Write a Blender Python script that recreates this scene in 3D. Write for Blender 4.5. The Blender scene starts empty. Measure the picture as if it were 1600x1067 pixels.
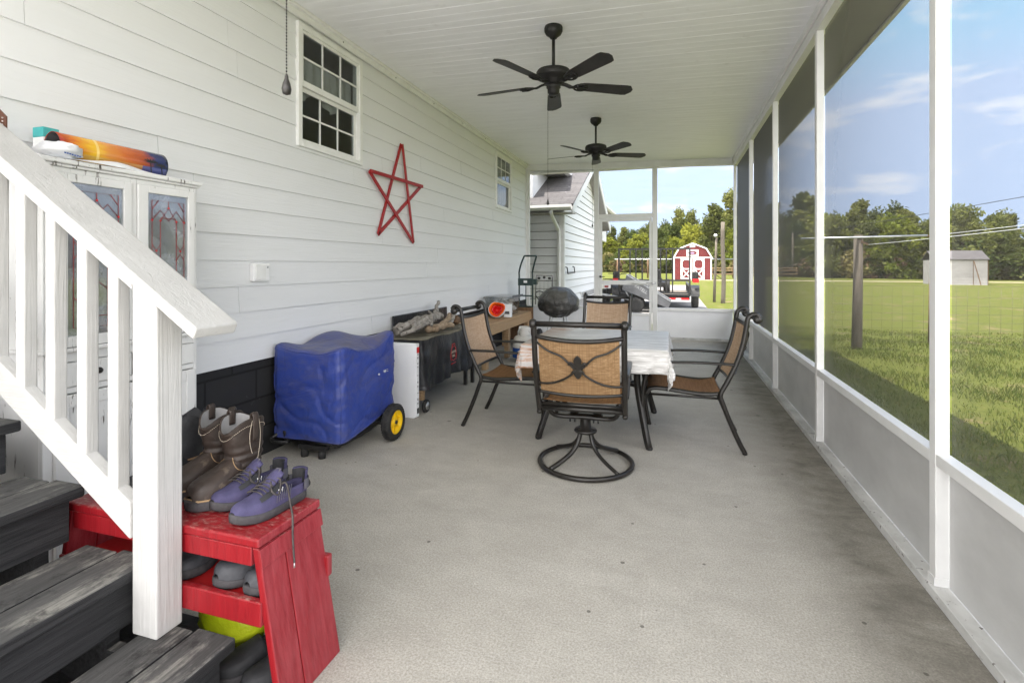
import bpy, math, random
import numpy as np
from mathutils import Vector, Matrix, noise
random.seed(7)
R = math.radians
PI = math.pi
SC = bpy.context.scene
C = SC.collection
OFS = {}


# ---------------------------------------------------------------- tagging
def tag(o, label=None, cat=None, group=None, kind=None):
    if label: o['label'] = label
    if cat: o['category'] = cat
    if group: o['group'] = group
    if kind: o['kind'] = kind
    return o


def thing(name, label, cat, loc=(0, 0, 0), group=None):
    o = bpy.data.objects.new(name, None)
    C.objects.link(o)
    o.location = loc
    o.empty_display_size = 0.1
    OFS[o.name] = Vector(loc)
    return tag(o, label, cat, group)


def kids(o):
    return [c for c in bpy.data.objects if c.parent == o]


def dup(o, loc=None, rotz=None, label=None, parent=None, scale=None):
    c = o.copy()
    C.objects.link(c)
    if parent is not None: c.parent = parent
    if loc is not None: c.location = loc
    if rotz is not None: c.rotation_euler = (0, 0, rotz)
    if scale is not None: c.scale = scale
    if label: c['label'] = label
    for k in kids(o):
        dup(k, parent=c)
    return c


# ---------------------------------------------------------------- mesh builder
class MB:
    def __init__(s):
        s.v = []; s.f = []; s.sm = []; s.T = None

    def add(s, vs, fs, smooth=False):
        b = len(s.v)
        if s.T is not None:
            vs = [s.T @ Vector(p) for p in vs]
        s.v.extend([tuple(p) for p in vs])
        s.f.extend([tuple(i + b for i in q) for q in fs])
        s.sm.extend([smooth] * len(fs))
        return s

    def box(s, x0, x1, y0, y1, z0, z1):
        vs = [(x, y, z) for x in (x0, x1) for y in (y0, y1) for z in (z0, z1)]
        return s.add(vs, [(0, 1, 3, 2), (4, 6, 7, 5), (0, 4, 5, 1), (2, 3, 7, 6), (0, 2, 6, 4), (1, 5, 7, 3)])

    def bar(s, p, q, w, h, up=(0, 0, 1)):
        p, q, up = Vector(p), Vector(q), Vector(up)
        t = (q - p).normalized()
        a = t.cross(up)
        if a.length < 1e-4: a = t.cross(Vector((0, 1, 0)))
        a.normalize(); b = a.cross(t)
        a *= w / 2; b *= h / 2
        vs = [e + i * a + j * b for e in (p, q) for i, j in ((-1, -1), (1, -1), (1, 1), (-1, 1))]
        return s.add(vs, [(3, 2, 1, 0), (4, 5, 6, 7), (0, 1, 5, 4), (1, 2, 6, 5), (2, 3, 7, 6), (3, 0, 4, 7)])

    def tube(s, pts, r, n=8, closed=False, flat=1.0, up=None):
        pts = [Vector(p) for p in pts]
        m = len(pts)
        rr = r if isinstance(r, (list, tuple)) else [r] * m
        fr = None; rings = []
        for i, p in enumerate(pts):
            if closed: t = pts[(i + 1) % m] - pts[i - 1]
            else: t = pts[min(i + 1, m - 1)] - pts[max(i - 1, 0)]
            if t.length < 1e-9: t = Vector((0, 0, 1))
            t.normalize()
            if up is not None:
                a = Vector(up) - t * t.dot(Vector(up))
            elif fr is None:
                a = t.orthogonal()
            else:
                a = fr - t * t.dot(fr)
            if a.length < 1e-6: a = t.orthogonal()
            a.normalize(); fr = a
            b = t.cross(a)
            rings.append([p + rr[i] * (math.cos(2 * PI * k / n) * a * flat + math.sin(2 * PI * k / n) * b) for k in range(n)])
        vs = [q for g in rings for q in g]
        fs = []
        for i in range(m if closed else m - 1):
            j = (i + 1) % m
            for k in range(n):
                l = (k + 1) % n
                fs.append((i * n + k, i * n + l, j * n + l, j * n + k))
        if not closed:
            fs.append(tuple(range(n))[::-1]); fs.append(tuple((m - 1) * n + k for k in range(n)))
        return s.add(vs, fs, True)

    def rings(s, rg, cap0=True, cap1=True, smooth=True, closed=True):
        n = len(rg[0]); m = len(rg)
        vs = [q for g in rg for q in g]; fs = []
        for i in range(m - 1):
            for k in range(n if closed else n - 1):
                l = (k + 1) % n
                fs.append((i * n + k, i * n + l, (i + 1) * n + l, (i + 1) * n + k))
        if cap0: fs.append(tuple(range(n))[::-1])
        if cap1: fs.append(tuple((m - 1) * n + k for k in range(n)))
        return s.add(vs, fs, smooth)

    def lathe(s, prof, c=(0, 0, 0), n=20, axis='z', cap=True):
        c = Vector(c); rg = []
        for r, z in prof:
            g = []
            for k in range(n):
                a = 2 * PI * k / n
                x, y = r * math.cos(a), r * math.sin(a)
                p = (x, y, z) if axis == 'z' else (z, x, y) if axis == 'x' else (y, z, x)
                g.append(c + Vector(p))
            rg.append(g)
        return s.rings(rg, cap, cap)

    def grid(s, fn, nu, nv, smooth=True):
        vs = [fn(i / nu, j / nv) for i in range(nu + 1) for j in range(nv + 1)]
        w = nv + 1
        fs = [(i * w + j, (i + 1) * w + j, (i + 1) * w + j + 1, i * w + j + 1) for i in range(nu) for j in range(nv)]
        return s.add(vs, fs, smooth)

    def prism(s, poly, fn, d0, d1):
        n = len(poly)
        vs = [fn(a, b, d0) for a, b in poly] + [fn(a, b, d1) for a, b in poly]
        fs = [tuple(range(n))[::-1], tuple(range(n, 2 * n))] + [(k, (k + 1) % n, n + (k + 1) % n, n + k) for k in range(n)]
        return s.add(vs, fs)

    def ball(s, c, r, n=14, m=9, fn=None):
        c = Vector(c); r = Vector(r) if not isinstance(r, (int, float)) else Vector((r, r, r)); rg = []
        for i in range(m + 1):
            t = PI * (0.02 + 0.96 * i / m)
            g = []
            for k in range(n):
                a = 2 * PI * k / n
                d = Vector((math.sin(t) * math.cos(a), math.sin(t) * math.sin(a), math.cos(t)))
                f = fn(d) if fn else 1
                g.append(c + Vector((d.x * r.x, d.y * r.y, d.z * r.z)) * f)
            rg.append(g)
        return s.rings(rg)

    def build(s, name, mat, parent=None, label=None, bevel=0, seg=2, subsurf=0, solid=0, ofs=None):
        me = bpy.data.meshes.new(name)
        o = bpy.data.objects.new(name, me)
        if parent is not None:
            d = OFS.get(parent.name, Vector((0, 0, 0)))
            OFS[o.name] = d
        else:
            a = np.array(s.v)
            d = Vector((float((a[:, 0].min() + a[:, 0].max()) / 2), float((a[:, 1].min() + a[:, 1].max()) / 2), float(a[:, 2].min())))
            OFS[o.name] = d
            o.location = d
        me.from_pydata([(p[0] - d.x, p[1] - d.y, p[2] - d.z) for p in s.v], [], s.f)
        me.polygons.foreach_set('use_smooth', s.sm)
        if isinstance(mat, (list, tuple)):
            for m in mat: me.materials.append(m)
        else:
            me.materials.append(mat)
        me.update()
        C.objects.link(o)
        if parent is not None: o.parent = parent
        if label: o['label'] = label
        if solid:
            m = o.modifiers.new('solid', 'SOLIDIFY'); m.thickness = solid; m.offset = 0
        if bevel:
            m = o.modifiers.new('bevel', 'BEVEL'); m.width = bevel; m.segments = seg; m.limit_method = 'ANGLE'; m.angle_limit = R(40)
        if subsurf:
            m = o.modifiers.new('sub', 'SUBSURF'); m.levels = subsurf; m.render_levels = subsurf
        return o


def one(mb, name, mat, label, cat, group=None, kind=None, **kw):
    return tag(mb.build(name, mat, None, **kw), label, cat, group, kind)


def text(body, size, name, mat, parent, M, depth=0.001, label=None, xs=1.0):
    cu = bpy.data.curves.new('t', 'FONT'); cu.body = body; cu.size = size; cu.extrude = depth; cu.align_x = 'CENTER'; cu.align_y = 'CENTER'
    cu.resolution_u = 3
    t = bpy.data.objects.new('t', cu); C.objects.link(t)
    dg = bpy.context.evaluated_depsgraph_get(); dg.update()
    me = bpy.data.meshes.new_from_object(t.evaluated_get(dg))
    b = MB()
    b.v = [tuple(M @ Vector((v.co.x * xs, v.co.y, v.co.z))) for v in me.vertices]
    b.f = [tuple(p.vertices) for p in me.polygons]; b.sm = [False] * len(b.f)
    bpy.data.objects.remove(t); bpy.data.curves.remove(cu); bpy.data.meshes.remove(me)
    return b.build(name, mat, parent, label)


def frame(o, x, y):
    """matrix with origin o, local x axis x, local y axis y"""
    x = Vector(x).normalized(); y = Vector(y); y = (y - x * x.dot(y)).normalized(); z = x.cross(y)
    M = Matrix((x, y, z)).transposed().to_4x4(); M.translation = Vector(o)
    return M


def spline(pts, n=6):
    """Catmull-Rom through pts"""
    P = [Vector(p) for p in pts]; out = []
    for i in range(len(P) - 1):
        a = P[max(i - 1, 0)]; b = P[i]; c = P[i + 1]; d = P[min(i + 2, len(P) - 1)]
        for k in range(n):
            t = k / n
            out.append(0.5 * ((2 * b) + (c - a) * t + (2 * a - 5 * b + 4 * c - d) * t * t + (3 * b - a - 3 * c + d) * t ** 3))
    out.append(P[-1])
    return out


def arc(c, r, a0, a1, n, ax='xz'):
    o = []
    for i in range(n + 1):
        a = R(a0 + (a1 - a0) * i / n)
        u, w = r * math.cos(a), r * math.sin(a)
        o.append({'xz': (c[0] + u, c[1], c[2] + w), 'yz': (c[0], c[1] + u, c[2] + w), 'xy': (c[0] + u, c[1] + w, c[2])}[ax])
    return o


def nz(p, s=1.0):
    return noise.noise(Vector(p) * s)


# ---------------------------------------------------------------- materials
class NT:
    def __init__(s, name):
        s.m = bpy.data.materials.new(name); s.m.use_nodes = True
        s.t = s.m.node_tree; s.t.nodes.clear()
        s.out = s.t.nodes.new('ShaderNodeOutputMaterial')
        s._co = {}

    def n(s, ty, **kw):
        q = s.t.nodes.new(ty)
        for k, v in kw.items():
            if k.startswith('_'): setattr(q, k[1:], v)
        for k, v in kw.items():
            if k.startswith('_'): continue
            i = q.inputs[int(k[1:])] if k[0] == 'i' and k[1:].isdigit() else q.inputs[k.replace('__', ' ')]
            if isinstance(v, bpy.types.NodeSocket): s.t.links.new(v, i)
            else: i.default_value = v
        return q

    def co(s, kind='Object', scale=(1, 1, 1), rot=(0, 0, 0), loc=(0, 0, 0)):
        if 'tc' not in s._co: s._co['tc'] = s.n('ShaderNodeTexCoord')
        return s.n('ShaderNodeMapping', Vector=s._co['tc'].outputs[kind], Scale=scale, Rotation=rot, Location=loc).outputs[0]

    def world(s, scale=(1, 1, 1)):
        if 'g' not in s._co: s._co['g'] = s.n('ShaderNodeNewGeometry')
        return s.n('ShaderNodeMapping', Vector=s._co['g'].outputs['Position'], Scale=scale).outputs[0]

    def noise(s, vec, scale=5, detail=4, rough=.55, dist=0):
        return s.n('ShaderNodeTexNoise', Vector=vec, Scale=scale, Detail=detail, Roughness=rough, Distortion=dist).outputs['Fac']

    def ramp(s, fac, a, b, ca=(0, 0, 0, 1), cb=(1, 1, 1, 1)):
        q = s.n('ShaderNodeValToRGB', Fac=fac)
        e = q.color_ramp.elements
        e[0].position = a; e[0].color = ca if len(ca) == 4 else (*ca, 1)
        e[1].position = b; e[1].color = cb if len(cb) == 4 else (*cb, 1)
        return q.outputs[0]

    def mix(s, fac, a, b, blend='MIX'):
        q = s.t.nodes.new('ShaderNodeMix'); q.data_type = 'RGBA'; q.blend_type = blend
        for i, v in ((0, fac), (6, a), (7, b)):
            if isinstance(v, bpy.types.NodeSocket): s.t.links.new(v, q.inputs[i])
            else: q.inputs[i].default_value = v if i == 0 or len(v) == 4 else (*v, 1)
        return q.outputs[2]

    def math(s, op, a, b=0.0, c=0.0, clamp=False):
        q = s.n('ShaderNodeMath', _operation=op, i0=a, i1=b, i2=c); q.use_clamp = clamp
        return q.outputs[0]

    def bump(s, h, strength=.3, dist=.01, normal=None):
        kw = {'Normal': normal} if normal else {}
        return s.n('ShaderNodeBump', Height=h, Strength=strength, Distance=dist, **kw).outputs[0]

    def pbr(s, col, rough=.6, metal=0, normal=None, spec=.4, **kw):
        a = dict(Roughness=rough, Metallic=metal)
        if normal: a['Normal'] = normal
        q = s.n('ShaderNodeBsdfPrincipled', **a)
        if isinstance(col, bpy.types.NodeSocket): s.t.links.new(col, q.inputs['Base Color'])
        else: q.inputs['Base Color'].default_value = (*col[:3], 1)
        q.inputs['Specular IOR Level'].default_value = spec
        for k, v in kw.items(): q.inputs[k.replace('__', ' ')].default_value = v
        s.t.links.new(q.outputs[0], s.out.inputs[0])
        return s.m

    def surf(s, sock):
        s.t.links.new(sock, s.out.inputs[0]); return s.m


def mat(name, c1, c2=None, scale=6, stretch=(1, 1, 1), lo=.35, hi=.65, rough=.6, metal=0, bump=0, bscale=40, bstretch=None, bdist=.004, spec=.4, speck=None, coord='Object', **kw):
    t = NT(name)
    v = t.co(coord, stretch)
    col = c1
    if c2 is not None:
        col = t.ramp(t.noise(v, scale, 6, .6), lo, hi, c1, c2)
    if speck:
        sc, st, th, cc = speck
        f = t.noise(t.co(coord, st), sc, 5, .65)
        col = t.mix(t.ramp(f, th, th + .04), col if c2 is not None else (*c1, 1), cc)
    nrm = None
    if bump:
        nrm = t.bump(t.noise(t.co(coord, bstretch or stretch), bscale, 4, .6), bump, bdist)
    return t.pbr(col, rough, metal, nrm, spec, **kw)
# ================================================================ materials
def m_siding():
    t = NT('siding')
    g = t.noise(t.co('Object', (30, 1.1, 26)), 3.2, 6, .62, .6)
    big = t.noise(t.co('Object', (1, .35, 1)), 1.3, 3)
    c = t.ramp(big, .3, .75, (.71, .715, .725), (.765, .77, .78))
    c = t.mix(t.ramp(g, .25, .5, (.18, .18, .18, 1), (0, 0, 0, 1)), c, (.63, .635, .645))
    return t.pbr(c, .55, 0, t.bump(g, .38, .005), .35)


def m_ceiling():
    t = NT('ceiling_vinyl')
    d = t.noise(t.co('Object', (.55, 3.5, 1)), 3.5, 6, .65)
    e = t.noise(t.co('Object', (1, 1, 1)), 9, 5, .6)
    c = t.ramp(d, .32, .7, (.85, .855, .875), (.93, .935, .96))
    c = t.mix(t.math('MULTIPLY', t.ramp(e, .62, .80), .35), c, (.58, .57, .55))
    return t.pbr(c, .45, 0, None, .3)


def m_concrete():
    t = NT('concrete_floor')
    g = t.world()
    x = t.n('ShaderNodeSeparateXYZ', Vector=g).outputs[0]
    big = t.noise(g, .9, 6, .6)
    mid = t.noise(t.world((1.3, 1.9, 1)), 3.0, 8, .74, .3)
    fine = t.noise(g, 130, 5, .75)
    c = t.ramp(big, .3, .72, (.455, .428, .378), (.575, .545, .488))
    c = t.mix(t.ramp(mid, .35, .62, (.75, .75, .75, 1), (0, 0, 0, 1)), c, (.41, .385, .34))
    fl = t.noise(t.world((1, 2.5, 1)), 46, 4, .7)
    c = t.mix(t.ramp(fl, .63, .72, (0, 0, 0, 1), (.6, .6, .6, 1)), c, (.20, .19, .165))
    tro = t.noise(t.world((.9, 2.4, 1)), 2.6, 6, .65, .5)
    c = t.mix(t.ramp(tro, .54, .74, (0, 0, 0, 1), (.3, .3, .3, 1)), c, (.60, .575, .53))
    c = t.mix(t.ramp(fine, .38, .60, (.62, .62, .62, 1), (0, 0, 0, 1)), c, (.20, .19, .165))
    gr = t.noise(g, 60, 3, .8)
    c = t.mix(t.ramp(gr, .60, .68, (0, 0, 0, 1), (.45, .45, .45, 1)), c, (.66, .635, .58))
    # mildew band along the right-hand plate, with a ragged edge of its own
    w = t.math('ADD', x, t.math('MULTIPLY', t.noise(t.world((1.3, 1.0, 1)), 1.5, 5, .6), .42))
    band = t.ramp(w, .66, 1.30)
    band = t.math('POWER', band, 1.5)
    pt = t.ramp(t.noise(t.world((1.0, 1.5, 1)), 3.6, 8, .76, .3), .38, .64)
    band = t.math('MULTIPLY', band, t.math('ADD', .45, t.math('MULTIPLY', pt, .55)), clamp=True)
    c = t.mix(t.math('MULTIPLY', band, .80), c, (.125, .115, .097))
    # darker tone towards the house wall, edge broken by noise
    w2 = t.math('ADD', t.math('MULTIPLY', x, -1.0), t.math('MULTIPLY', t.noise(t.world((1.2, 1.2, 1)), 2.4, 6, .65), .9))
    c = t.mix(t.math('MULTIPLY', t.ramp(w2, 2.05, 2.75), .6), c, (.16, .15, .125))
    # spots: small dark drips and specks
    vo = t.n('ShaderNodeTexVoronoi', Vector=t.world((1, 1, 1)), Scale=1.9).outputs['Distance']
    wob = t.math('ADD', vo, t.math('MULTIPLY', t.noise(g, 22, 4), .06))
    sp = t.ramp(wob, .058, .068, (1, 1, 1, 1), (0, 0, 0, 1))
    c = t.mix(t.math('MULTIPLY', sp, .6), c, (.10, .095, .085))
    vo2 = t.n('ShaderNodeTexVoronoi', Vector=t.world((1, 1, 1)), Scale=6.5).outputs['Distance']
    sp2 = t.ramp(t.math('ADD', vo2, t.math('MULTIPLY', t.noise(g, 9, 3), .08)), .092, .100, (1, 1, 1, 1), (0, 0, 0, 1))
    c = t.mix(t.math('MULTIPLY', sp2, .7), c, (.07, .065, .055))
    br = t.noise(t.world((3, 120, 1)), 3, 3, .6)
    h = t.math('ADD', t.math('MULTIPLY', fine, .6), t.math('MULTIPLY', br, .5))
    return t.pbr(c, .88, 0, t.bump(h, .55, .003), .2)


def m_deck():
    t = NT('weathered_deck_stain')
    g = t.noise(t.co('Object', (26, 1.2, 26)), 2.5, 7, .68, .5)
    p = t.noise(t.co('Object', (5, 2.0, 5)), 2.2, 6, .7)
    c = t.ramp(g, .3, .7, (.014, .014, .015), (.044, .044, .046))
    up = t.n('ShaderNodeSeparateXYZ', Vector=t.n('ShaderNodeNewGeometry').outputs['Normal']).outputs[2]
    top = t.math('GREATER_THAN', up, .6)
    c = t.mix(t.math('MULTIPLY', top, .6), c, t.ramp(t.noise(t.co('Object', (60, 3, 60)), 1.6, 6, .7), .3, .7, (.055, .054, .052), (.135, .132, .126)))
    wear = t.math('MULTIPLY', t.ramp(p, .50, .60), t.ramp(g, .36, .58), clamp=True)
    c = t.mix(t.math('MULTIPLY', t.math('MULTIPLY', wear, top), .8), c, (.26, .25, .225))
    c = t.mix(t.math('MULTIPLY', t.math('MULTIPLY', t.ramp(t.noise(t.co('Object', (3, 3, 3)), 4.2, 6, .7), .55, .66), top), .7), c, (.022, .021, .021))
    return t.pbr(c, .8, 0, t.bump(g, .9, .006), .2)


def m_whitewood(name='white_painted_wood', ax=2):
    t = NT(name)
    st = [34, 34, 34]; st[ax] = 1.4
    g = t.noise(t.co('Object', tuple(st)), 1.6, 6, .65, .8)
    p = t.noise(t.co('Object', (1, 1, 1)), 7, 5, .6)
    c = t.ramp(p, .3, .75, (.45, .443, .43), (.53, .523, .51))
    c = t.mix(t.ramp(t.noise(t.co('Object', (1, 1, 1)), 26, 5, .7), .70, .76), c, (.40, .385, .36))
    return t.pbr(c, .5, 0, t.bump(g, .55, .006), .35)


def m_peel():
    t = NT('peeling_white_paint')
    g = t.noise(t.co('Object', (16, 16, 2.2)), 2.4, 7, .7, .6)
    p = t.noise(t.co('Object', (1, 1, 1)), 3.3, 4, .6)
    k = t.math('MULTIPLY', t.ramp(g, .575, .61), t.ramp(p, .50, .58), clamp=True)
    c = t.ramp(p, .2, .8, (.76, .76, .755), (.66, .655, .64))
    c = t.mix(k, c, (.075, .062, .05))
    return t.pbr(c, .55, 0, t.bump(k, -.6, .003), .3)


def m_red():
    t = NT('worn_red_paint_lit_side')
    g = t.noise(t.co('Object', (22, 22, 1.6)), 1.8, 6, .65, .5)
    s = t.noise(t.co('Object', (1.4, 3, 2)), 26, 8, .8)
    c = t.ramp(g, .3, .7, (.19, .004, .008), (.275, .009, .014))
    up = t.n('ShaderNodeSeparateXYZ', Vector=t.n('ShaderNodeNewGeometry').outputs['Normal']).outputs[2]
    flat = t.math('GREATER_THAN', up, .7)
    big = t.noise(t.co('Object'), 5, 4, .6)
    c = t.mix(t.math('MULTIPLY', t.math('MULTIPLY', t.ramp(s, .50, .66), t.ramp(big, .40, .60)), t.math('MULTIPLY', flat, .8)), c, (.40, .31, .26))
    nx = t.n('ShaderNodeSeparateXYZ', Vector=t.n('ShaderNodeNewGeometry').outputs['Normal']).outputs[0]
    c = t.mix(t.math('MULTIPLY', t.math('GREATER_THAN', nx, .6), .55), c, t.ramp(t.noise(t.co('Object', (30, 40, 1.2)), 1.4, 7, .7), .35, .68, (.24, .018, .028), (.42, .080, .095)))  # right-facing sides painted paler pink for the sky glow on them
    c = t.mix(t.math('MULTIPLY', t.ramp(s, .66, .72), .6), c, (.55, .30, .27))
    return t.pbr(c, .42, 0, t.bump(g, .55, .006), .45)


def m_weave(name, c1, c2, c3, sc=520):
    t = NT(name)
    v = t.co('Object')
    sep = t.n('ShaderNodeSeparateXYZ', Vector=v)
    x, y, z = sep.outputs
    row = t.noise(t.co('Object', (2.5, 150, 150)), 1.0, 3, .6)
    colm = t.noise(t.co('Object', (210, 3, 3)), 1.0, 2, .6)
    c = t.ramp(row, .36, .66, c1, c2)
    c = t.mix(t.ramp(t.noise(t.co('Object', (4, 330, 330)), 1.0, 2), .56, .66, (0, 0, 0, 1), (.8, .8, .8, 1)), c, c3)
    c = t.mix(t.ramp(colm, .35, .6, (.55, .55, .55, 1), (0, 0, 0, 1)), c, c3)
    wx = t.n('ShaderNodeMath', _operation='SINE', i0=t.math('MULTIPLY', x, 1900.)).outputs[0]
    wz = t.n('ShaderNodeMath', _operation='SINE', i0=t.math('MULTIPLY', t.math('ADD', y, z), 1900.)).outputs[0]
    h = t.math('MULTIPLY', wx, wz)
    return t.pbr(c, .75, 0, t.bump(t.math('ADD', h, t.math('MULTIPLY', row, 2.)), .35, .001), .25)


def m_screen(name='insect_screen', w=.15, col=(.085, .084, .083)):
    """woven mesh: the open fraction falls as the threads overlap at a slant"""
    t = NT(name)
    g = t.n('ShaderNodeNewGeometry')
    a = t.math('ABSOLUTE', t.n('ShaderNodeVectorMath', _operation='DOT_PRODUCT', i0=g.outputs['Normal'], i1=g.outputs['Incoming']).outputs['Value'])
    a = t.math('MAXIMUM', a, .02)
    T = t.math('MULTIPLY', t.math('SUBTRACT', 1.0, t.math('DIVIDE', w, a)), 1 - w, clamp=True)
    th = t.noise(t.co('Object', (1, 260, 14)), 1.0, 2)
    th2 = t.noise(t.co('Object', (1, 16, 300)), 1.0, 2)
    T = t.math('MULTIPLY', T, t.math('ADD', .84, t.math('MULTIPLY', t.math('ADD', th, th2), .15)), clamp=True)
    d = t.n('ShaderNodeBsdfPrincipled', Roughness=.6)
    d.inputs['Base Color'].default_value = (*col, 1)
    q = t.n('ShaderNodeMixShader', i0=T, i1=d.outputs[0], i2=t.n('ShaderNodeBsdfTransparent').outputs[0])
    return t.surf(q.outputs[0])


def m_glass(name='window_glass', tint=(.75, .78, .78), ior=1.5):
    t = NT(name)
    g = t.n('ShaderNodeNewGeometry')
    a = t.math('ABSOLUTE', t.n('ShaderNodeVectorMath', _operation='DOT_PRODUCT', i0=g.outputs['Normal'], i1=g.outputs['Incoming']).outputs['Value'])
    f = t.math('ADD', .05, t.math('MULTIPLY', t.math('POWER', t.math('SUBTRACT', 1.0, a), 5.0), .9), clamp=True)
    gl = t.n('ShaderNodeBsdfGlossy', Roughness=.02)
    tr = t.n('ShaderNodeBsdfTransparent'); tr.inputs[0].default_value = (*tint, 1)
    return t.surf(t.n('ShaderNodeMixShader', i0=f, i1=tr.outputs[0], i2=gl.outputs[0]).outputs[0])


def m_sheen_glass():
    t = NT('door_glass_painted_sheen')
    d = t.n('ShaderNodeBsdfDiffuse'); d.inputs[0].default_value = (.62, .66, .72, 1)  # pale diffuse put into the glass in place of a sky reflection
    tr = t.n('ShaderNodeBsdfTransparent'); tr.inputs[0].default_value = (.85, .87, .88, 1)
    gl = t.n('ShaderNodeBsdfGlossy', Roughness=.06)
    z = t.n('ShaderNodeSeparateXYZ', Vector=t.co('Object')).outputs[2]
    k = t.math('ADD', .16, t.math('MULTIPLY', t.ramp(t.noise(t.co('Object'), 9, 4, .6), .45, .6), .22))
    m1 = t.n('ShaderNodeMixShader', i0=k, i1=tr.outputs[0], i2=d.outputs[0])
    return t.surf(t.n('ShaderNodeMixShader', i0=.16, i1=m1.outputs[0], i2=gl.outputs[0]).outputs[0])


def m_shingle():
    t = NT('asphalt_shingles')
    b = t.n('ShaderNodeTexBrick', Vector=t.co('Object', (1, 1, 1)), Color1=(.055, .052, .055, 1), Color2=(.10, .095, .095, 1), Mortar=(.025, .024, .025, 1), Scale=1.0)
    b.inputs['Mortar Size'].default_value = .012; b.inputs['Brick Width'].default_value = .3; b.inputs['Row Height'].default_value = .14
    n = t.noise(t.co('Object'), 60, 4)
    c = t.mix(t.ramp(n, .3, .8), b.outputs[0], (.13, .12, .12))
    return t.pbr(c, .9, 0, t.bump(b.outputs['Fac'], -.4, .01), .2)


def m_block():
    t = NT('black_block_wall')
    v = t.n('ShaderNodeCombineXYZ', X=t.n('ShaderNodeSeparateXYZ', Vector=t.co('Object')).outputs[1], Y=t.n('ShaderNodeSeparateXYZ', Vector=t.co('Object')).outputs[2]).outputs[0]
    b = t.n('ShaderNodeTexBrick', Vector=v, Color1=(.022, .022, .023, 1), Color2=(.028, .028, .03, 1), Mortar=(.011, .011, .011, 1), Scale=1.0)
    b.inputs['Mortar Size'].default_value = .008; b.inputs['Brick Width'].default_value = .4; b.inputs['Row Height'].default_value = .2
    n = t.noise(t.co('Object'), 90, 5, .7)
    c = t.mix(t.ramp(t.noise(t.co('Object'), 11, 6, .7), .62, .72, (0, 0, 0, 1), (.7, .7, .7, 1)), b.outputs[0], (.06, .06, .06))
    h = t.math('ADD', t.math('MULTIPLY', b.outputs['Fac'], -1.0), t.math('MULTIPLY', n, .25))
    return t.pbr(c, .75, 0, t.bump(h, .6, .01), .3)


def m_ground():
    t = NT('lawn_ground')
    g = t.world()
    y = t.n('ShaderNodeSeparateXYZ', Vector=g)
    big = t.noise(g, .12, 5, .6)
    mid = t.noise(t.world((1, 1, 1)), .9, 7, .7)
    fine = t.noise(g, 14, 6, .75)
    c = t.ramp(big, .3, .7, (.155, .158, .016), (.25, .22, .032))
    c = t.mix(t.ramp(mid, .35, .7), c, (.20, .19, .024))
    c = t.mix(t.ramp(fine, .3, .72, (.8, .8, .8, 1), (0, 0, 0, 1)), c, (.08, .09, .012))
    # inside the wire fence the grass is longer and greener, with bare sandy patches
    near = t.ramp(y.outputs[1], 10.6, 11.8, (1, 1, 1, 1), (0, 0, 0, 1))
    c2 = t.ramp(fine, .3, .75, (.062, .078, .014), (.15, .16, .030))
    bare = t.math('MULTIPLY', t.ramp(t.noise(g, 1.6, 6, .68), .56, .66), .8)
    c2 = t.mix(bare, c2, (.24, .17, .11))
    c = t.mix(near, c, c2)
    dry = t.math('MULTIPLY', t.ramp(t.noise(t.world((.3, 1.4, 1)), .12, 4), .55, .65), .5)
    c = t.mix(t.math('MULTIPLY', dry, t.ramp(y.outputs[1], 30, 60)), c, (.26, .20, .10))
    return t.pbr(c, .95, 0, t.bump(fine, .8, .05), .1)


def m_leaf(name, a, b, trans=.35):
    t = NT(name)
    oi = t.n('ShaderNodeObjectInfo').outputs['Random']
    n = t.noise(t.co('Object', (1, 1, 1)), .55, 4, .6)
    f = t.math('ADD', t.math('MULTIPLY', n, .8), t.math('MULTIPLY', t.math('SUBTRACT', oi, .5), .6), clamp=True)
    c = t.ramp(f, .22, .72, a, b)
    d = t.n('ShaderNodeBsdfDiffuse', Color=c)
    r = t.n('ShaderNodeBsdfTranslucent', Color=c)
    return t.surf(t.n('ShaderNodeMixShader', i0=trans, i1=d.outputs[0], i2=r.outputs[0]).outputs[0])


def m_cloth():
    """vinyl tablecloth printed as white boards with brown wood showing through"""
    t = NT('printed_tablecloth')
    v = t.co('Object')
    s = t.n('ShaderNodeSeparateXYZ', Vector=v)
    fl = t.math('FRACT', t.math('MULTIPLY', s.outputs[1], 7.5))
    line = t.math('LESS_THAN', fl, .05)
    g = t.noise(t.co('Object', (1.6, 26, 26)), 2.2, 7, .7, .5)
    c = t.ramp(g, .34, .6, (.30, .285, .27), (.74, .73, .715))
    x2 = t.math('ADD', t.math('MULTIPLY', s.outputs[0], -1.0), t.math('MULTIPLY', t.noise(v, 5, 5, .65), .6))
    br = t.math('MULTIPLY', t.ramp(x2, .55, .72), t.ramp(g, .45, .58), clamp=True)
    c = t.mix(br, c, (.34, .16, .075))
    c = t.mix(t.math('MULTIPLY', line, .7), c, (.17, .165, .16))
    return t.pbr(c, .35, 0, t.bump(t.noise(v, 9, 4), .3, .02), .45)


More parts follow.
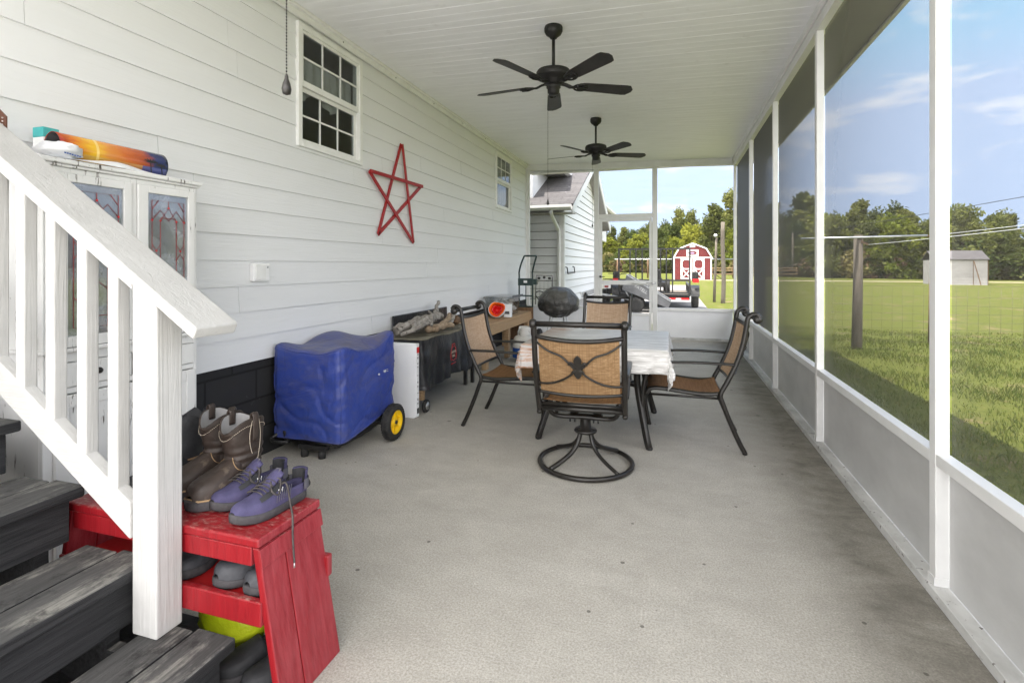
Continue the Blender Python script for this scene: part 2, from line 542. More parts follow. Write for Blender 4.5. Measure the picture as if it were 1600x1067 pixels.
def m_vinyl(name, c1, c2, dirt, k=.6, rough=.42, scale=3.0, amt=.5):
    t = NT(name)
    v = t.co('Object')
    n1 = t.noise(v, scale, 6, .62)
    n2 = t.noise(t.co('Object', (1, 1, 2.2)), 5.5, 8, .74)
    c = t.ramp(n1, .3, .7, c1, c2)
    c = t.mix(t.math('MULTIPLY', t.ramp(n2, .46, .72), k), c, dirt)
    up = t.math('MAXIMUM', t.n('ShaderNodeSeparateXYZ', Vector=t.n('ShaderNodeNewGeometry').outputs['Normal']).outputs[2], 0.0)
    c = t.mix(t.math('MULTIPLY', t.math('MULTIPLY', up, t.ramp(t.noise(v, 4, 7, .7), .3, .62)), .75), c, dirt)
    rd = t.math('ABSOLUTE', t.math('SUBTRACT', t.noise(t.co('Object', (1, 1, .7)), 4.5, 4, .5, 1.0), .5))
    rd = t.math('MINIMUM', rd, .12)
    h = t.math('ADD', t.math('ADD', t.math('MULTIPLY', rd, 3.0), t.math('MULTIPLY', t.noise(v, 9, 5, .6, .8), .6)), t.math('MULTIPLY', t.noise(v, 160, 3), .04))
    return t.pbr(c, rough, 0, t.bump(h, amt, .03), .4)


M = {}
M['siding'] = m_siding(); M['ceil'] = m_ceiling(); M['conc'] = m_concrete(); M['deck'] = m_deck()
M['wwood'] = m_whitewood(); M['wwoodx'] = m_whitewood('white_painted_board', 0); M['peel'] = m_peel(); M['red'] = m_red()
M['sling'] = m_weave('tan_sling', (.235, .135, .062), (.37, .24, .128), (.16, .09, .04))
M['sling2'] = m_weave('tan_sling_front', (.42, .29, .19), (.54, .41, .30), (.30, .19, .11))
M['seat'] = m_weave('brown_sling_seat', (.22, .105, .036), (.31, .165, .07), (.15, .07, .022))
M['screen'] = m_screen(); M['screen2'] = m_screen('insect_screen_end', .10)
M['glass'] = m_glass(); M['sheen_glass'] = m_sheen_glass(); M['shingle'] = m_shingle(); M['block'] = m_block(); M['ground'] = m_ground()
M['trim'] = mat('white_trim', (.74, .74, .725), (.80, .80, .79), 9, rough=.42, bump=.12, bscale=30)
M['alum'] = mat('white_aluminium', (.66, .66, .655), (.72, .72, .715), 5, rough=.33, bump=.05, bscale=20, spec=.5, speck=(38, (1, 1, 1), .70, (.45, .44, .42, 1)))
M['kick'] = mat('aluminium_kick_panel', (.44, .44, .435), (.51, .51, .505), 3, stretch=(1, 1, 2), rough=.4, bump=.1, bscale=8, bdist=.02, speck=(60, (1, 1, 1), .72, (.3, .3, .29, 1)))
M['plate'] = mat('dirty_white_plate', (.42, .42, .41), (.64, .64, .63), 7, stretch=(1, .5, 1), rough=.55, speck=(30, (1, 1, 1), .62, (.14, .13, .12, 1)))
M['black'] = mat('black_metal', (.012, .012, .013), (.024, .023, .022), 18, rough=.38, bump=.15, bscale=60, spec=.5)
M['bronze'] = mat('dark_bronze_metal', (.010, .009, .008), (.021, .018, .015), 22, rough=.36, bump=.12, bscale=80, bdist=.002, spec=.5, speck=(70, (1, 1, 1), .72, (.11, .10, .09, 1)))
M['fan'] = mat('matte_black_fan', (.012, .0115, .011), (.019, .018, .017), 12, rough=.5, spec=.35)
M['blade'] = mat('black_wood_blade', (.017, .016, .015), (.033, .031, .029), 5, stretch=(1, 1, 1), rough=.5, bump=.25, bscale=30, bstretch=(3, 3, 3))
M['rubber'] = mat('black_rubber', (.012, .012, .012), (.03, .029, .028), 25, rough=.75, bump=.3, bscale=60)
M['yellow'] = mat('yellow_plastic', (.72, .44, .004), (.80, .52, .01), 10, rough=.4)
M['redp'] = mat('red_paint_gloss', (.30, .008, .010), (.36, .014, .014), 15, rough=.4, bump=.2, bscale=30)
M['redlens'] = mat('red_plastic', (.62, .012, .014), rough=.3)
M['orange'] = mat('orange_plastic', (.85, .20, .008), (.80, .05, .012), 3, rough=.35)
M['white'] = mat('white_plastic', (.78, .78, .785), (.82, .82, .825), 5, rough=.4)
M['foam'] = mat('white_foam_panel', (.76, .77, .80), (.80, .81, .83), 4, rough=.5)
M['steel'] = mat('galvanised_steel', (.42, .43, .44), (.60, .61, .62), 14, rough=.38, metal=.9)
M['gray'] = mat('grey_poly', (.085, .087, .092), (.12, .122, .13), 6, rough=.55, bump=.15, bscale=60)
M['wood'] = mat('raw_timber', (.30, .19, .10), (.44, .30, .17), 5, stretch=(1, 14, 14), rough=.75, bump=.3, bscale=12)
M['oldwood'] = mat('aged_brown_timber', (.10, .055, .03), (.20, .12, .065), 5, stretch=(14, 14, 1), rough=.8, bump=.4, bscale=10)
M['pole'] = mat('weathered_pole', (.085, .07, .055), (.17, .145, .115), 4, stretch=(22, 22, 1), rough=.9, bump=.6, bscale=8)
M['drift'] = mat('grey_driftwood', (.22, .20, .18), (.44, .41, .37), 5, stretch=(5, 5, 5), rough=.9, bump=.8, bscale=28, bdist=.01, speck=(20, (1, 1, 1), .6, (.06, .05, .04, 1)))
M['driftb'] = mat('tan_driftwood', (.24, .17, .11), (.40, .31, .22), 5, stretch=(5, 5, 5), rough=.85, bump=.6, bscale=28)
M['bark'] = mat('bark', (.06, .043, .03), (.14, .105, .075), 6, stretch=(6, 6, 1), rough=.95, bump=.8, bscale=10)
M['cloth'] = m_cloth()
M['blue'] = m_vinyl('blue_vinyl_cover', (.024, .046, .25), (.038, .070, .31), (.12, .11, .13), .5, .40, 2.5, .24)
M['blackcov'] = m_vinyl('black_fabric_cover', (.012, .013, .015), (.019, .020, .024), (.055, .056, .062), .55, .34, 2.0, .25)
M['olive'] = m_vinyl('olive_dusty_cover', (.085, .078, .052), (.145, .132, .092), (.26, .235, .18), .85, .75, 4.0, .8)
M['grillcov'] = m_vinyl('dusty_black_grill_cover', (.022, .022, .021), (.050, .048, .045), (.16, .155, .145), .8, .34, 3.5, .7)
M['leather'] = mat('brown_boot_leather', (.016, .011, .009), (.058, .041, .033), 8, lo=.28, hi=.72, rough=.5, bump=.6, bscale=26, bdist=.006, speck=(7, (1, 1, 1), .61, (.105, .08, .06, 1)))
M['lining'] = mat('pale_boot_lining', (.30, .29, .285), (.40, .385, .38), 12, rough=.85)
M['stitch'] = mat('cream_stitching', (.58, .50, .40), rough=.8)
M['gold'] = mat('tan_stitching', (.36, .24, .13), rough=.8)
M['sole'] = mat('dark_rubber_sole', (.024, .022, .023), (.06, .056, .06), 16, rough=.8, bump=.4, bscale=60)
M['purple'] = mat('purple_mesh_upper', (.036, .033, .080), (.075, .066, .14), 11, rough=.85, bump=.6, bscale=240, bdist=.002)
M['greyu'] = mat('grey_shoe_fabric', (.075, .072, .088), (.13, .125, .145), 10, rough=.8, bump=.4, bscale=120)
M['lace'] = mat('dark_lace', (.035, .030, .030), (.075, .066, .062), 40, rough=.85)
M['clog'] = mat('dusty_charcoal_foam', (.028, .029, .034), (.075, .077, .086), 8, rough=.6, bump=.25, bscale=80)
M['slip'] = mat('black_slipper_fabric', (.016, .016, .018), (.034, .034, .037), 12, rough=.7, bump=.25, bscale=120)
M['dark'] = mat('dark_void', (.006, .006, .006), rough=.9)
M['lime'] = mat('lime_plastic_bag', (.46, .56, .010), (.60, .66, .03), 5, rough=.3, bump=.6, bscale=12, bdist=.02)
M['mat'] = mat('black_ribbed_mat', (.016, .016, .016), (.032, .031, .03), 8, rough=.85, bump=.6, bscale=30, bstretch=(1, 8, 1))
M['brown'] = mat('brown_metal', (.085, .030, .018), (.12, .048, .028), 7, rough=.5)
M['teal'] = mat('teal_label', (.05, .36, .36), (.07, .42, .42), 4, rough=.5)
M['tank'] = mat('dull_white_tank', (.50, .49, .46), (.60, .59, .56), 6, rough=.5, bump=.15, bscale=40, speck=(14, (1, 1, 1), .63, (.33, .30, .25, 1)))
M['navy'] = mat('blue_sleeve', (.02, .07, .28), (.03, .10, .36), 4, rough=.4)
M['green'] = mat('dark_green_metal', (.010, .030, .028), (.020, .045, .042), 12, rough=.4, spec=.5)
M['lavender'] = mat('lavender_cloth', (.36, .24, .42), (.46, .33, .52), 6, rough=.8)
M['ceramic'] = mat('white_ceramic', (.62, .63, .65), (.72, .73, .75), 5, rough=.2, spec=.6)
M['bin'] = m_glass('clear_plastic_bin', (.80, .80, .79), 1.45)
M['roomdark'] = mat('room_wall', (.42, .40, .37), rough=.9)
M['curtain'] = mat('pale_curtain', (.62, .60, .57), (.72, .70, .67), 5, stretch=(1, 9, 1), rough=.9)
M['barnred'] = mat('barn_red_siding', (.12, .015, .017), (.165, .022, .023), 3, stretch=(3, 3, 1), rough=.7, bump=.4, bscale=6, bstretch=(12, 12, .2))
M['vinyl'] = mat('pale_vinyl_shed', (.30, .285, .28), (.36, .345, .335), 2, rough=.6)
M['drive'] = mat('concrete_drive', (.20, .19, .178), (.28, .268, .255), 1.4, rough=.9, coord='Object', bump=.2, bscale=40)
M['bounce_slab'] = mat('bounce_concrete', (.54, .53, .515), (.62, .61, .595), 1.4, rough=.9)
M['sand'] = mat('sandy_track', (.42, .34, .25), (.52, .43, .33), .6, rough=.95)
M['wire'] = mat('fence_wire', (.10, .085, .07), (.17, .15, .13), 9, rough=.6, metal=.4)
M['line'] = mat('white_line', (.72, .73, .72), rough=.5)
M['cable'] = mat('black_cable', (.03, .03, .032), rough=.5)
M['bulbtile'] = mat('grey_sticker', (.40, .41, .41), (.55, .55, .55), 60, rough=.5)

# ================================================================ constants (metres)
WX = -2.68          # face of the house wall
YB = 9.44           # inside of the end wall
RX = 0.985          # inside of the side screen wall
def ceil_z(x): return 3.225 - 0.0262 * (x - WX)


# ================================================================ ground, slab, drive
b = MB(); b.add([(-300, -200, -.15), (300, -200, -.15), (300, 400, -.15), (-300, 400, -.15)], [(0, 1, 2, 3)])
one(b, 'lawn', M['ground'], 'mown lawn around the house and porch', 'lawn', kind='structure')
b = MB(); b.box(WX - .02, 1.12, -.9, 9.62, -.3, 0)
one(b, 'porch_floor', M['conc'], 'stained grey concrete floor of the screened porch', 'floor', kind='structure')
b = MB(); b.box(-7, 8, -14, -.905, -.3, -.03)  # unseen pale slab, added to bounce sunlight into the porch
one(b, 'patio', M['bounce_slab'], 'unseen pale concrete slab added behind the porch to bounce light in', 'patio', kind='structure')
b = MB(); b.box(-2.35, 1.12, 13.2, 40, -.3, -.135)
one(b, 'driveway', M['drive'], 'pale concrete drive beyond the end screen', 'driveway', kind='structure')
b = MB()
def trk(u, v):
    x = -60 + 160 * u
    y = 54.5 - .02 * x + 1.3 * math.sin(x * .05) + (v - .5) * 1.7
    return (x, y, -.145)
b.grid(trk, 60, 2)
one(b, 'dirt_track', M['sand'], 'pale sandy track crossing the far edge of the lawn', 'track', kind='structure')

# ================================================================ house wall beside the porch
WIN = [(3.166, 3.995, 2.195, 3.125), (7.66, 8.49, 2.215, 3.115)]
house = thing('house', 'white lap sided house wall with two high windows beside the porch', 'house', (WX, 3, 0))
b = MB()
rnd = random.Random(3)
Z0, DZ = .662, .168
def sub(rects, w):
    out = []
    for (y0, y1, z0, z1) in rects:
        a, c, d, e = w
        if c <= y0 or a >= y1 or e <= z0 or d >= z1: out.append((y0, y1, z0, z1)); continue
        if a > y0: out.append((y0, a, z0, z1))
        if c < y1: out.append((c, y1, z0, z1))
        yy0, yy1 = max(a, y0), min(c, y1)
        if d > z0: out.append((yy0, yy1, z0, d))
        if e < z1: out.append((yy0, yy1, e, z1))
    return out
for k in range(16):
    z0 = Z0 + k * DZ; z1 = min(z0 + DZ + .012, 3.26)
    cuts = [-.75]; y = -.75 + rnd.uniform(.6, 3.4)
    while y < 9.5: cuts.append(y); y += 3.66
    cuts.append(9.52)
    for i in range(len(cuts) - 1):
        jx = rnd.uniform(-.0012, .0012)
        for (y0, y1, a, c) in sub(sub([(cuts[i] + .0012, cuts[i + 1] - .0012, z0, z1)], WIN[0]), WIN[1]):
            fx = lambda z: WX + .010 - .011 * (z - z0) / DZ + jx
            p = [(fx(a), y0, a), (fx(a), y1, a), (fx(c), y1, c), (fx(c), y0, c), (WX - .02, y0, a), (WX - .02, y1, a), (WX - .02, y1, c), (WX - .02, y0, c)]
            b.add(p, [(0, 1, 2, 3), (0, 4, 5, 1), (1, 5, 6, 2), (0, 3, 7, 4), (3, 2, 6, 7)])
b.build('siding', M['siding'], house)
b = MB(); b.box(WX - .22, WX - .012, -.75, 9.5, -.3, Z0 + .03); b.build('foundation', M['block'], house)
# hollow core of the house: far walls, room partition, roof
b = MB()
b.box(-11.2, -11, -.75, 9.5, -.3, 3.4); b.box(-11, WX - .02, -.75, -.6, -.3, 3.4); b.box(-11, WX - .24, 9.36, 9.5, -.3, 3.4)
b.build('outer_wall', M['vinyl'], house)
b = MB(); b.box(-5.6, -5.5, -.55, 9.3, .7, 3.3); b.box(-5.5, WX - .25, -.55, 9.3, .62, .7); b.box(-5.5, WX - .03, -.55, 9.3, 3.262, 3.32); b.build('room', M['roomdark'], house)
b = MB()
b.prism([(-2.5, 3.62), (-2.5, 3.72), (-7.0, 5.85), (-11.6, 3.6), (-11.6, 3.5), (-7.0, 5.7)], lambda a, c, d: (a, d, c), -.95, 9.55)
b.build('roof', M['shingle'], house)
b = MB(); b.box(WX - .03, WX - .0, -.75, 9.5, 3.28, 3.66); b.build('upper_wall', M['siding'], house)
b = MB(); b.bar((WX + .022, -.75, 3.187), (WX + .022, 9.46, 3.187), .022, .075); b.bar((WX + .035, -.75, 3.208), (WX + .035, 9.46, 3.208), .05, .026)
b.build('frieze_trim', M['trim'], house, bevel=.003)
for y in np.arange(-.6, 9.4, .86):
    b = MB(); b.lathe([(.006, 0), (.006, .003), (.002, .0045)], (WX + .0332, float(y), 3.180), 8, 'x'); b.build('trim_nail', M['dark'], house)
b = MB(); b.box(WX - .05, WX + .022, 9.443, 9.54, .66, 3.2); b.build('corner_board', M['trim'], house, bevel=.003)


def window(w, k):
    y0, y1, z0, z1 = w
    f = MB(); X0 = WX - .05; X1 = WX + .028
    t_ = .045
    f.box(X0, X1, y0, y0 + t_, z0, z1); f.box(X0, X1, y1 - t_, y1, z0, z1)
    f.box(X0, X1, y0 + t_, y1 - t_, z1 - t_, z1); f.box(X0, X1 + .006, y0 + t_, y1 - t_, z0, z0 + t_ * .8)
    fo = f.build('window', M['trim'], house, bevel=.004)
    zm = (z0 + z1) / 2 - .005
    a0, a1 = y0 + t_, y1 - t_
    for nm, x, lo, hi, dz in (('upper_sash', WX + .004, zm, z1 - t_, 0), ('lower_sash', WX - .022, z0 + t_ * .8, zm, 0)):
        s = MB(); st = .022 if nm == 'upper_sash' else .03
        s.box(x - .012, x + .012, a0, a0 + st, lo, hi); s.box(x - .012, x + .012, a1 - st, a1, lo, hi)
        s.box(x - .012, x + .012, a0 + st, a1 - st, hi - st, hi)
        bt = .045 if nm == 'upper_sash' else .035
        s.box(x - .012, x + .014, a0 + st, a1 - st, lo, lo + bt)
        q0, q1, r0, r1 = a0 + st, a1 - st, lo + bt, hi - st
        if k == 0 or nm == 'upper_sash':
            for i in (1, 2):
                yy = q0 + (q1 - q0) * i / 3; s.box(x - .004, x + .006, yy - .007, yy + .007, r0, r1)
            zz = (r0 + r1) / 2; s.box(x - .004, x + .0072, q0, q1, zz - .007, zz + .007)
        s.build(nm, M['trim'], fo)
        g = MB(); g.box(x - .003, x + .001, q0, q1, r0, r1); g.build('pane', M['glass'], fo)
    c = MB()
    def val(u, v):
        y = a0 + (a1 - a0) * u
        ln = .30 + .05 * math.sin(u * PI * 4) if k == 0 else .92 * (z1 - z0)
        return (WX - .075 + .014 * math.sin(u * 46) * (.3 + v), y, z1 - (.20 if k == 0 else .05) - ln * v)
    c.grid(val, 60, 6); c.build('curtain', M['curtain'], fo)
    return fo


for i, w in enumerate(WIN): window(w, i)

# ================================================================ porch ceiling and roof
b = MB(); PW = .315; ph = 3.144 % PW
prof = []
y = -2.6
n0 = int((-.8 - 3.144) / PW) - 1
for k in range(n0, 22):
    yy = 3.144 + k * PW
    for j, (g, d) in enumerate(((0, .006), (.105, .0035), (.21, .0035))):
        y = yy + g
        if -.75 < y < 9.4: prof += [(y - .005, 0), (y, d * .4), (y + .005, 0)]
prof = [(-.8, 0)] + prof + [(9.5, 0)]
vs = []
for (yy, d) in prof:
    vs += [(WX - .01, yy, ceil_z(WX) + d), (1.02, yy, ceil_z(1.02) + d)]
b.add(vs, [(2 * i, 2 * i + 1, 2 * i + 3, 2 * i + 2) for i in range(len(prof) - 1)])
one(b, 'ceiling', M['ceil'], 'white beaded vinyl ceiling of the porch', 'ceiling', kind='structure')
pr = thing('porch_roof', 'shingled lean-to porch roof with a white eave seen through the side screens', 'roof', (0, 3, 3.3))
b = MB(); b.prism([(-2.68, 3.60), (1.52, 3.20), (1.52, 3.26), (-2.68, 3.70)], lambda a, c, d: (a, d, c), -.85, 9.75); b.build('deck', M['shingle'], pr)
b = MB(); b.box(1.47, 1.50, -.85, 9.72, 3.05, 3.20); b.build('fascia', M['trim'], pr)
b = MB(); b.box(1.045, 1.468, -.85, 9.72, 3.07, 3.085); b.build('soffit', M['vinyl'], pr)
b = MB(); b.box(WX + .05, 1.46, 9.56, 9.72, 3.07, 3.21); b.build('end_fascia', M['trim'], pr)

# ================================================================ side screen wall
sw = thing('screen_wall', 'long white framed screen wall with aluminium kick panels looking onto the lawn', 'screen wall', (RX, 3.4, 0))
posts = [-.98, .72, 2.42, 4.16, 5.83, 7.53, 9.385]
b = MB(); b.box(.968, 1.085, -.9, 9.44, .001, .042); b.build('floor_plate', M['plate'], sw, bevel=.003)
b = MB(); b.box(.985, 1.06, -.9, 9.44, 2.985, 3.125); b.box(.968, .984, -.9, 9.44, 3.06, 3.128); b.build('header_beam', M['alum'], sw, bevel=.003)
for i, y in enumerate(posts):
    b = MB(); b.box(.985, 1.033, y, y + .052, .043, 2.984); b.build('post', M['alum'], sw, bevel=.003)
    b = MB(); b.box(.981, 1.0345, y - .002, y + .054, .0435, .075); b.build('post_bracket', M['alum'], sw)
    if i < len(posts) - 1:
        a, c = y + .053, posts[i + 1] - .001
        b = MB(); b.box(.986, 1.036, a, c, .515, .562); b.build('sill_rail', M['alum'], sw, bevel=.003)
        b = MB()
        bow = random.uniform(.004, .012)
        b.grid(lambda u, v: (1.030 + bow * math.sin(PI * u) * math.sin(PI * v), a + (c - a) * u, .043 + .471 * v), 14, 8)
        b.build('kick_panel', M['kick'], sw)
        b = MB(); b.add([(1.038, a, .563), (1.038, c, .563), (1.038, c, 2.984), (1.038, a, 2.984)], [(0, 1, 2, 3)]); b.build('screen', M['screen'], sw)
        b = MB(); b.tube([(1.026, a + .004, .075), (1.026, a + .004, .50)], .004, 5); b.build('spline_bead', M['rubber'], sw)

# ================================================================ end screen wall with the door
ew = thing('end_screen_wall', 'white framed end screen wall with panels either side of the screen door', 'screen wall', (-.8, YB, 0))
Y0, Y1 = YB, YB + .052
def hz(x): return 3.115 - .0285 * (x - WX)
b = MB(); b.prism([(WX + .02, hz(WX)), (1.03, hz(1.03)), (1.03, ceil_z(1.03) - .001), (WX + .02, ceil_z(WX) - .001)], lambda a, c, d: (a, d, c), Y0, Y1 + .02); b.build('header', M['alum'], ew)
XP = [(-2.655, -2.605), (-1.375, -1.292), (-.345, -.258)]
for (a, c) in XP:
    b = MB(); b.box(a, c, Y0, Y1, .043, hz(c) - .0005); b.build('post', M['alum'], ew, bevel=.003)
b = MB(); b.box(WX + .02, -1.293, Y0 - .01, Y1, .001, .042); b.box(-.257, .965, Y0 - .01, Y1, .001, .042); b.build('floor_plate', M['plate'], ew)
for (a, c) in ((-2.604, -1.376), (-.257, .984)):
    b = MB(); b.box(a, c, Y0 + .001, Y1 - .001, .505, .558); b.build('sill_rail', M['alum'], ew, bevel=.003)
    b = MB(); b.box(a, c, Y0 + .030, Y0 + .036, .043, .504); b.build('kick_panel', M['foam'], ew)
    b = MB(); b.add([(a, Y0 + .045, .559), (c, Y0 + .045, .559), (c, Y0 + .045, hz(c)), (a, Y0 + .045, hz(a))], [(0, 1, 2, 3)]); b.build('screen', M['screen2'], ew)
b = MB(); b.box(-1.291, -.346, Y0 + .001, Y1 - .001, 2.165, 2.235); b.build('door_head', M['alum'], ew, bevel=.003)
b = MB(); b.add([(-1.291, Y0 + .045, 2.236), (-.346, Y0 + .045, 2.236), (-.346, Y0 + .045, hz(-.35)), (-1.291, Y0 + .045, hz(-1.29))], [(0, 1, 2, 3)]); b.build('transom_screen', M['screen2'], ew)
dr = thing('screen_door', 'white aluminium screen door with push bar and closer in the end wall', 'door', (-.82, YB, 0))
b = MB(); xa, xb = -1.285, -.352
b.box(xa, xa + .055, Y0 + .005, Y0 + .04, .02, 2.16); b.box(xb - .045, xb, Y0 + .005, Y0 + .04, .02, 2.16)
b.box(xa + .055, xb - .045, Y0 + .006, Y0 + .039, 2.10, 2.16); b.box(xa + .055, xb - .045, Y0 + .006, Y0 + .039, .955, 1.035)
b.box(xa + .055, xb - .045, Y0 + .006, Y0 + .039, .40, .445); b.box(xa + .055, xb - .045, Y0 + .006, Y0 + .039, .02, .07)
b.build('door_frame', M['alum'], dr, bevel=.003)
b = MB(); b.box(xa + .055, xb - .045, Y0 + .018, Y0 + .024, .07, .40); b.build('kick_panel', M['foam'], dr)
b = MB(); b.add([(xa + .055, Y0 + .03, .445), (xb - .045, Y0 + .03, .445), (xb - .045, Y0 + .03, .955), (xa + .055, Y0 + .03, .955)], [(0, 1, 2, 3)])
b.add([(xa + .055, Y0 + .03, 1.035), (xb - .045, Y0 + .03, 1.035), (xb - .045, Y0 + .03, 2.10), (xa + .055, Y0 + .03, 2.10)], [(0, 1, 2, 3)]); b.build('screen', M['screen2'], dr)
b = MB(); b.lathe([(.022, 0), (.022, -.008), (.010, -.012), (.010, -.045), (.006, -.048)], (xa + .028, Y0 + .004, 1.10), 12, 'y')
b.tube([(xa + .028, Y0 - .04, 1.10), (xa + .06, Y0 - .045, 1.10), (xa + .11, Y0 - .042, 1.098)], .007, 6); b.build('handle', M['black'], dr)
b = MB(); b.tube([(-.70, Y0 - .02, .985), (-.45, Y0 - .02, .99)], .013, 10); b.build('closer', M['alum'], dr)
b = MB(); b.tube([(-.45, Y0 - .02, .99), (-.30, Y0 - .02, .995)], .005, 6); b.box(-.335, -.275, Y0 - .03, Y0 - .002, .975, 1.01); b.build('closer_bracket', M['steel'], dr)

# ================================================================ wall fittings
st = thing('wall_star', 'red wooden lath star hung on the white siding', 'star', (WX + .03, 4.5, 2.0))
tips = [(4.686, 2.545), (5.115, 2.172), (4.255, 1.595), (4.085, 2.165), (4.925, 1.545)]
order = [(0, 2), (0, 4), (3, 1), (1, 2), (3, 4)]
for k, (i, j) in enumerate(order):
    b = MB(); x = WX + .022 + .013 * (k % 3)
    p, q = tips[i], tips[j]
    b.bar((x, p[0], p[1]), (x, q[0], q[1]), .012, .034, (1, 0, 0)) if False else b.bar((x, p[0], p[1]), (x, q[0], q[1]), .034, .0115, (1, 0, 0))
    b.build('slat', M['redp'], st, bevel=.002)
ob = thing('outlet_box', 'white weatherproof outlet cover on the siding below the star', 'outlet', (WX + .02, 2.79, 1.25))
b = MB(); b.box(WX + .006, WX + .045, 2.722, 2.862, 1.195, 1.318); b.build('cover', M['white'], ob, bevel=.008, seg=3)
b = MB(); b.box(WX + .0452, WX + .053, 2.735, 2.82, 1.207, 1.306); b.build('flap', M['trim'], ob, bevel=.004)
b = MB(); b.lathe([(.007, 0), (.007, .004)], (WX + .045, 2.842, 1.29), 8, 'x'); b.build('screw', M['steel'], ob)


# ================================================================ ceiling fans
def fan(name, label, x, y, rot, chain_ang, ledrop):
    zc = ceil_z(x)
    f = thing(name, label, 'ceiling fan', (x, y, zc), 'ceiling fans in a row down the porch')
    c = (x, y, zc)
    b = MB(); b.lathe([(.002, 0), (.068, 0), (.072, -.012), (.071, -.040), (.060, -.062), (.034, -.082), (.026, -.094), (.018, -.096)], c, 24); b.build('canopy', M['fan'], f)
    b = MB(); b.tube([(x, y, zc - .09), (x, y, zc - .335)], .0125, 12); b.build('downrod', M['fan'], f)
    b = MB(); b.lathe([(.015, -.318), (.026, -.322), (.032, -.338), (.10, -.340), (.128, -.350), (.136, -.366), (.136, -.395), (.130, -.405), (.095, -.412), (.088, -.428), (.070, -.436), (.070, -.455), (.05, -.458)], c, 32); b.build('motor_housing', M['fan'], f)
    b = MB(); b.lathe([(.05, -.455), (.054, -.462), (.056, -.482), (.048, -.486), (.046, -.520), (.040, -.526), (.036, -.536), (.004, -.538)], c, 24); b.build('switch_housing', M['fan'], f)
    bm = MB(); br = MB()
    zb = -.452
    pitch = R(-13)
    outline = []
    L0, L1 = .205, .665
    for i in range(15):
        u = i / 14; xx = L0 + (L1 - L0) * u; w = .052 + .018 * u
        if u > .86: w *= math.sqrt(max(0, 1 - ((u - .86) / .14) ** 2)) * .75 + .25
        if u < .1: w *= .75 + 2.5 * u
        outline.append((xx, w))
    poly = outline + [(a, -w) for a, w in reversed(outline)]
    bm.prism(poly, lambda a, c_, d: (a, c_ * math.cos(pitch), zb - .006 + c_ * math.sin(pitch) + d), 0, .006)
    br.tube(spline([(.06, 0, zb + .008), (.10, .0, zb + .002), (.14, 0, zb - .012), (.17, 0, zb - .012)], 4), [.016] * 9 + [.013] * 4, 8, flat=.5)
    ring = [(.225 + .058 * math.cos(t), .042 * math.sin(t) * math.cos(pitch), zb - .011 + .042 * math.sin(t) * math.sin(pitch)) for t in [2 * PI * k / 20 for k in range(20)]]
    br.tube(ring, .0075, 6, True)
    for s in (-1, 0, 1): br.tube([(.165, s * .01, zb - .011), (.225, s * .022, zb - .012 + s * .005), (.275, s * .016, zb - .011 + s * .004)], .006, 6)
    for k in range(5):
        Mx = Matrix.Rotation(rot + k * 2 * PI / 5, 4, 'Z')
        for src, nm, mt, bv in ((br, 'blade_iron', M['fan'], 0), (bm, 'blade', M['blade'], .002)):
            q = MB(); q.v = [tuple(Mx @ Vector(p) + Vector(c)) for p in src.v]; q.f = src.f; q.sm = src.sm
            q.build(nm, mt, f, bevel=bv)
    ch = MB(); cx, cy = x + .045 * math.cos(chain_ang), y + .045 * math.sin(chain_ang)
    z = zc - .50
    nb = int((ledrop) / .0075)
    big = name != 'x'
    for i in range(nb):
        ch.lathe([(.0007, -.003), (.0020, -.0013), (.0020, .0013), (.0007, .003)], (cx, cy, z - i * .0075), 5)
    ch.build('pull_chain', M['fan'], f)
    zz = z - nb * .0075
    ch = MB(); ch.lathe([(.002, .002), (.004, -.004), (.0045, -.010), (.0088, -.022), (.0110, -.034), (.0090, -.045), (.002, -.048)], (cx, cy, zz), 14); ch.build('pull_knob', M['bronze'], f)
    return f


def rotz_for(px_ang): return px_ang
fan('ceiling_fan', 'nearer black five blade ceiling fan above the dining table', -.894, 3.95, R(102), R(205), .86)
fan('ceiling_fan', 'farther black five blade ceiling fan towards the end screens', -.936, 6.58, R(97.5), R(205), .84)
fan('ceiling_fan', 'black ceiling fan overhead with only its knobbed pull chain hanging into view', -.83, 1.02, R(20), R(225), .93)
# ================================================================ stairs with railing
stz = thing('porch_stairs', 'weathered dark grey wooden steps with a white painted railing', 'stairs', (-1.9, .7, 0))
RUN, RISE, NX, NZ = .315, .185, -1.23, .205
ys0, ys1 = .05, 1.195
for k in range(5):
    xn, zt = NX - RUN * k, NZ + RISE * k
    if k == 4: pass
    for j in range(2):
        x1 = xn - j * .146; x0 = x1 - .140
        if x0 < WX + .02: x0 = WX + .02
        if x1 - x0 < .03: continue
        b = MB()
        e = ys1 + (.008 if j == 0 else -.006)
        b.box(x0, x1, ys0, e, zt - .038, zt); b.build('tread', M['deck'], stz, bevel=.007, seg=3)
    b = MB(); b.box(xn - .055, xn - .030, ys0 + .01, ys1 - .02, max(zt - RISE + .006, .005), zt - .044); b.build('riser', M['deck'], stz, bevel=.004)
for y in (ys0 + .03, ys1 - .10):
    b = MB()
    pl = [(NX - .06, 0), (NX - .06, NZ - .045)]
    for k in range(1, 5):
        pl += [(NX - .06 - RUN * k, NZ - .045 + RISE * (k - 1)), (NX - .06 - RUN * k, NZ - .045 + RISE * k)]
    pl += [(WX + .025, NZ - .045 + RISE * 4), (WX + .025, .55), (NX - .5, 0)]
    # dog-toothed carriage, kept convex per step
    for k in range(5):
        a = NX - .06 - RUN * k; c = max(a - RUN, WX + .025); t_ = NZ - .045 + RISE * k
        lo = lambda x: max(0, (NX - .55 - x) * RISE / RUN)
        b.prism([(a, lo(a)), (a, t_), (c, t_), (c, lo(c))], lambda p, q, d: (p, d, q), y, y + .038)
    b.build('carriage', M['deck'], stz)
# newel standing on the lowest tread

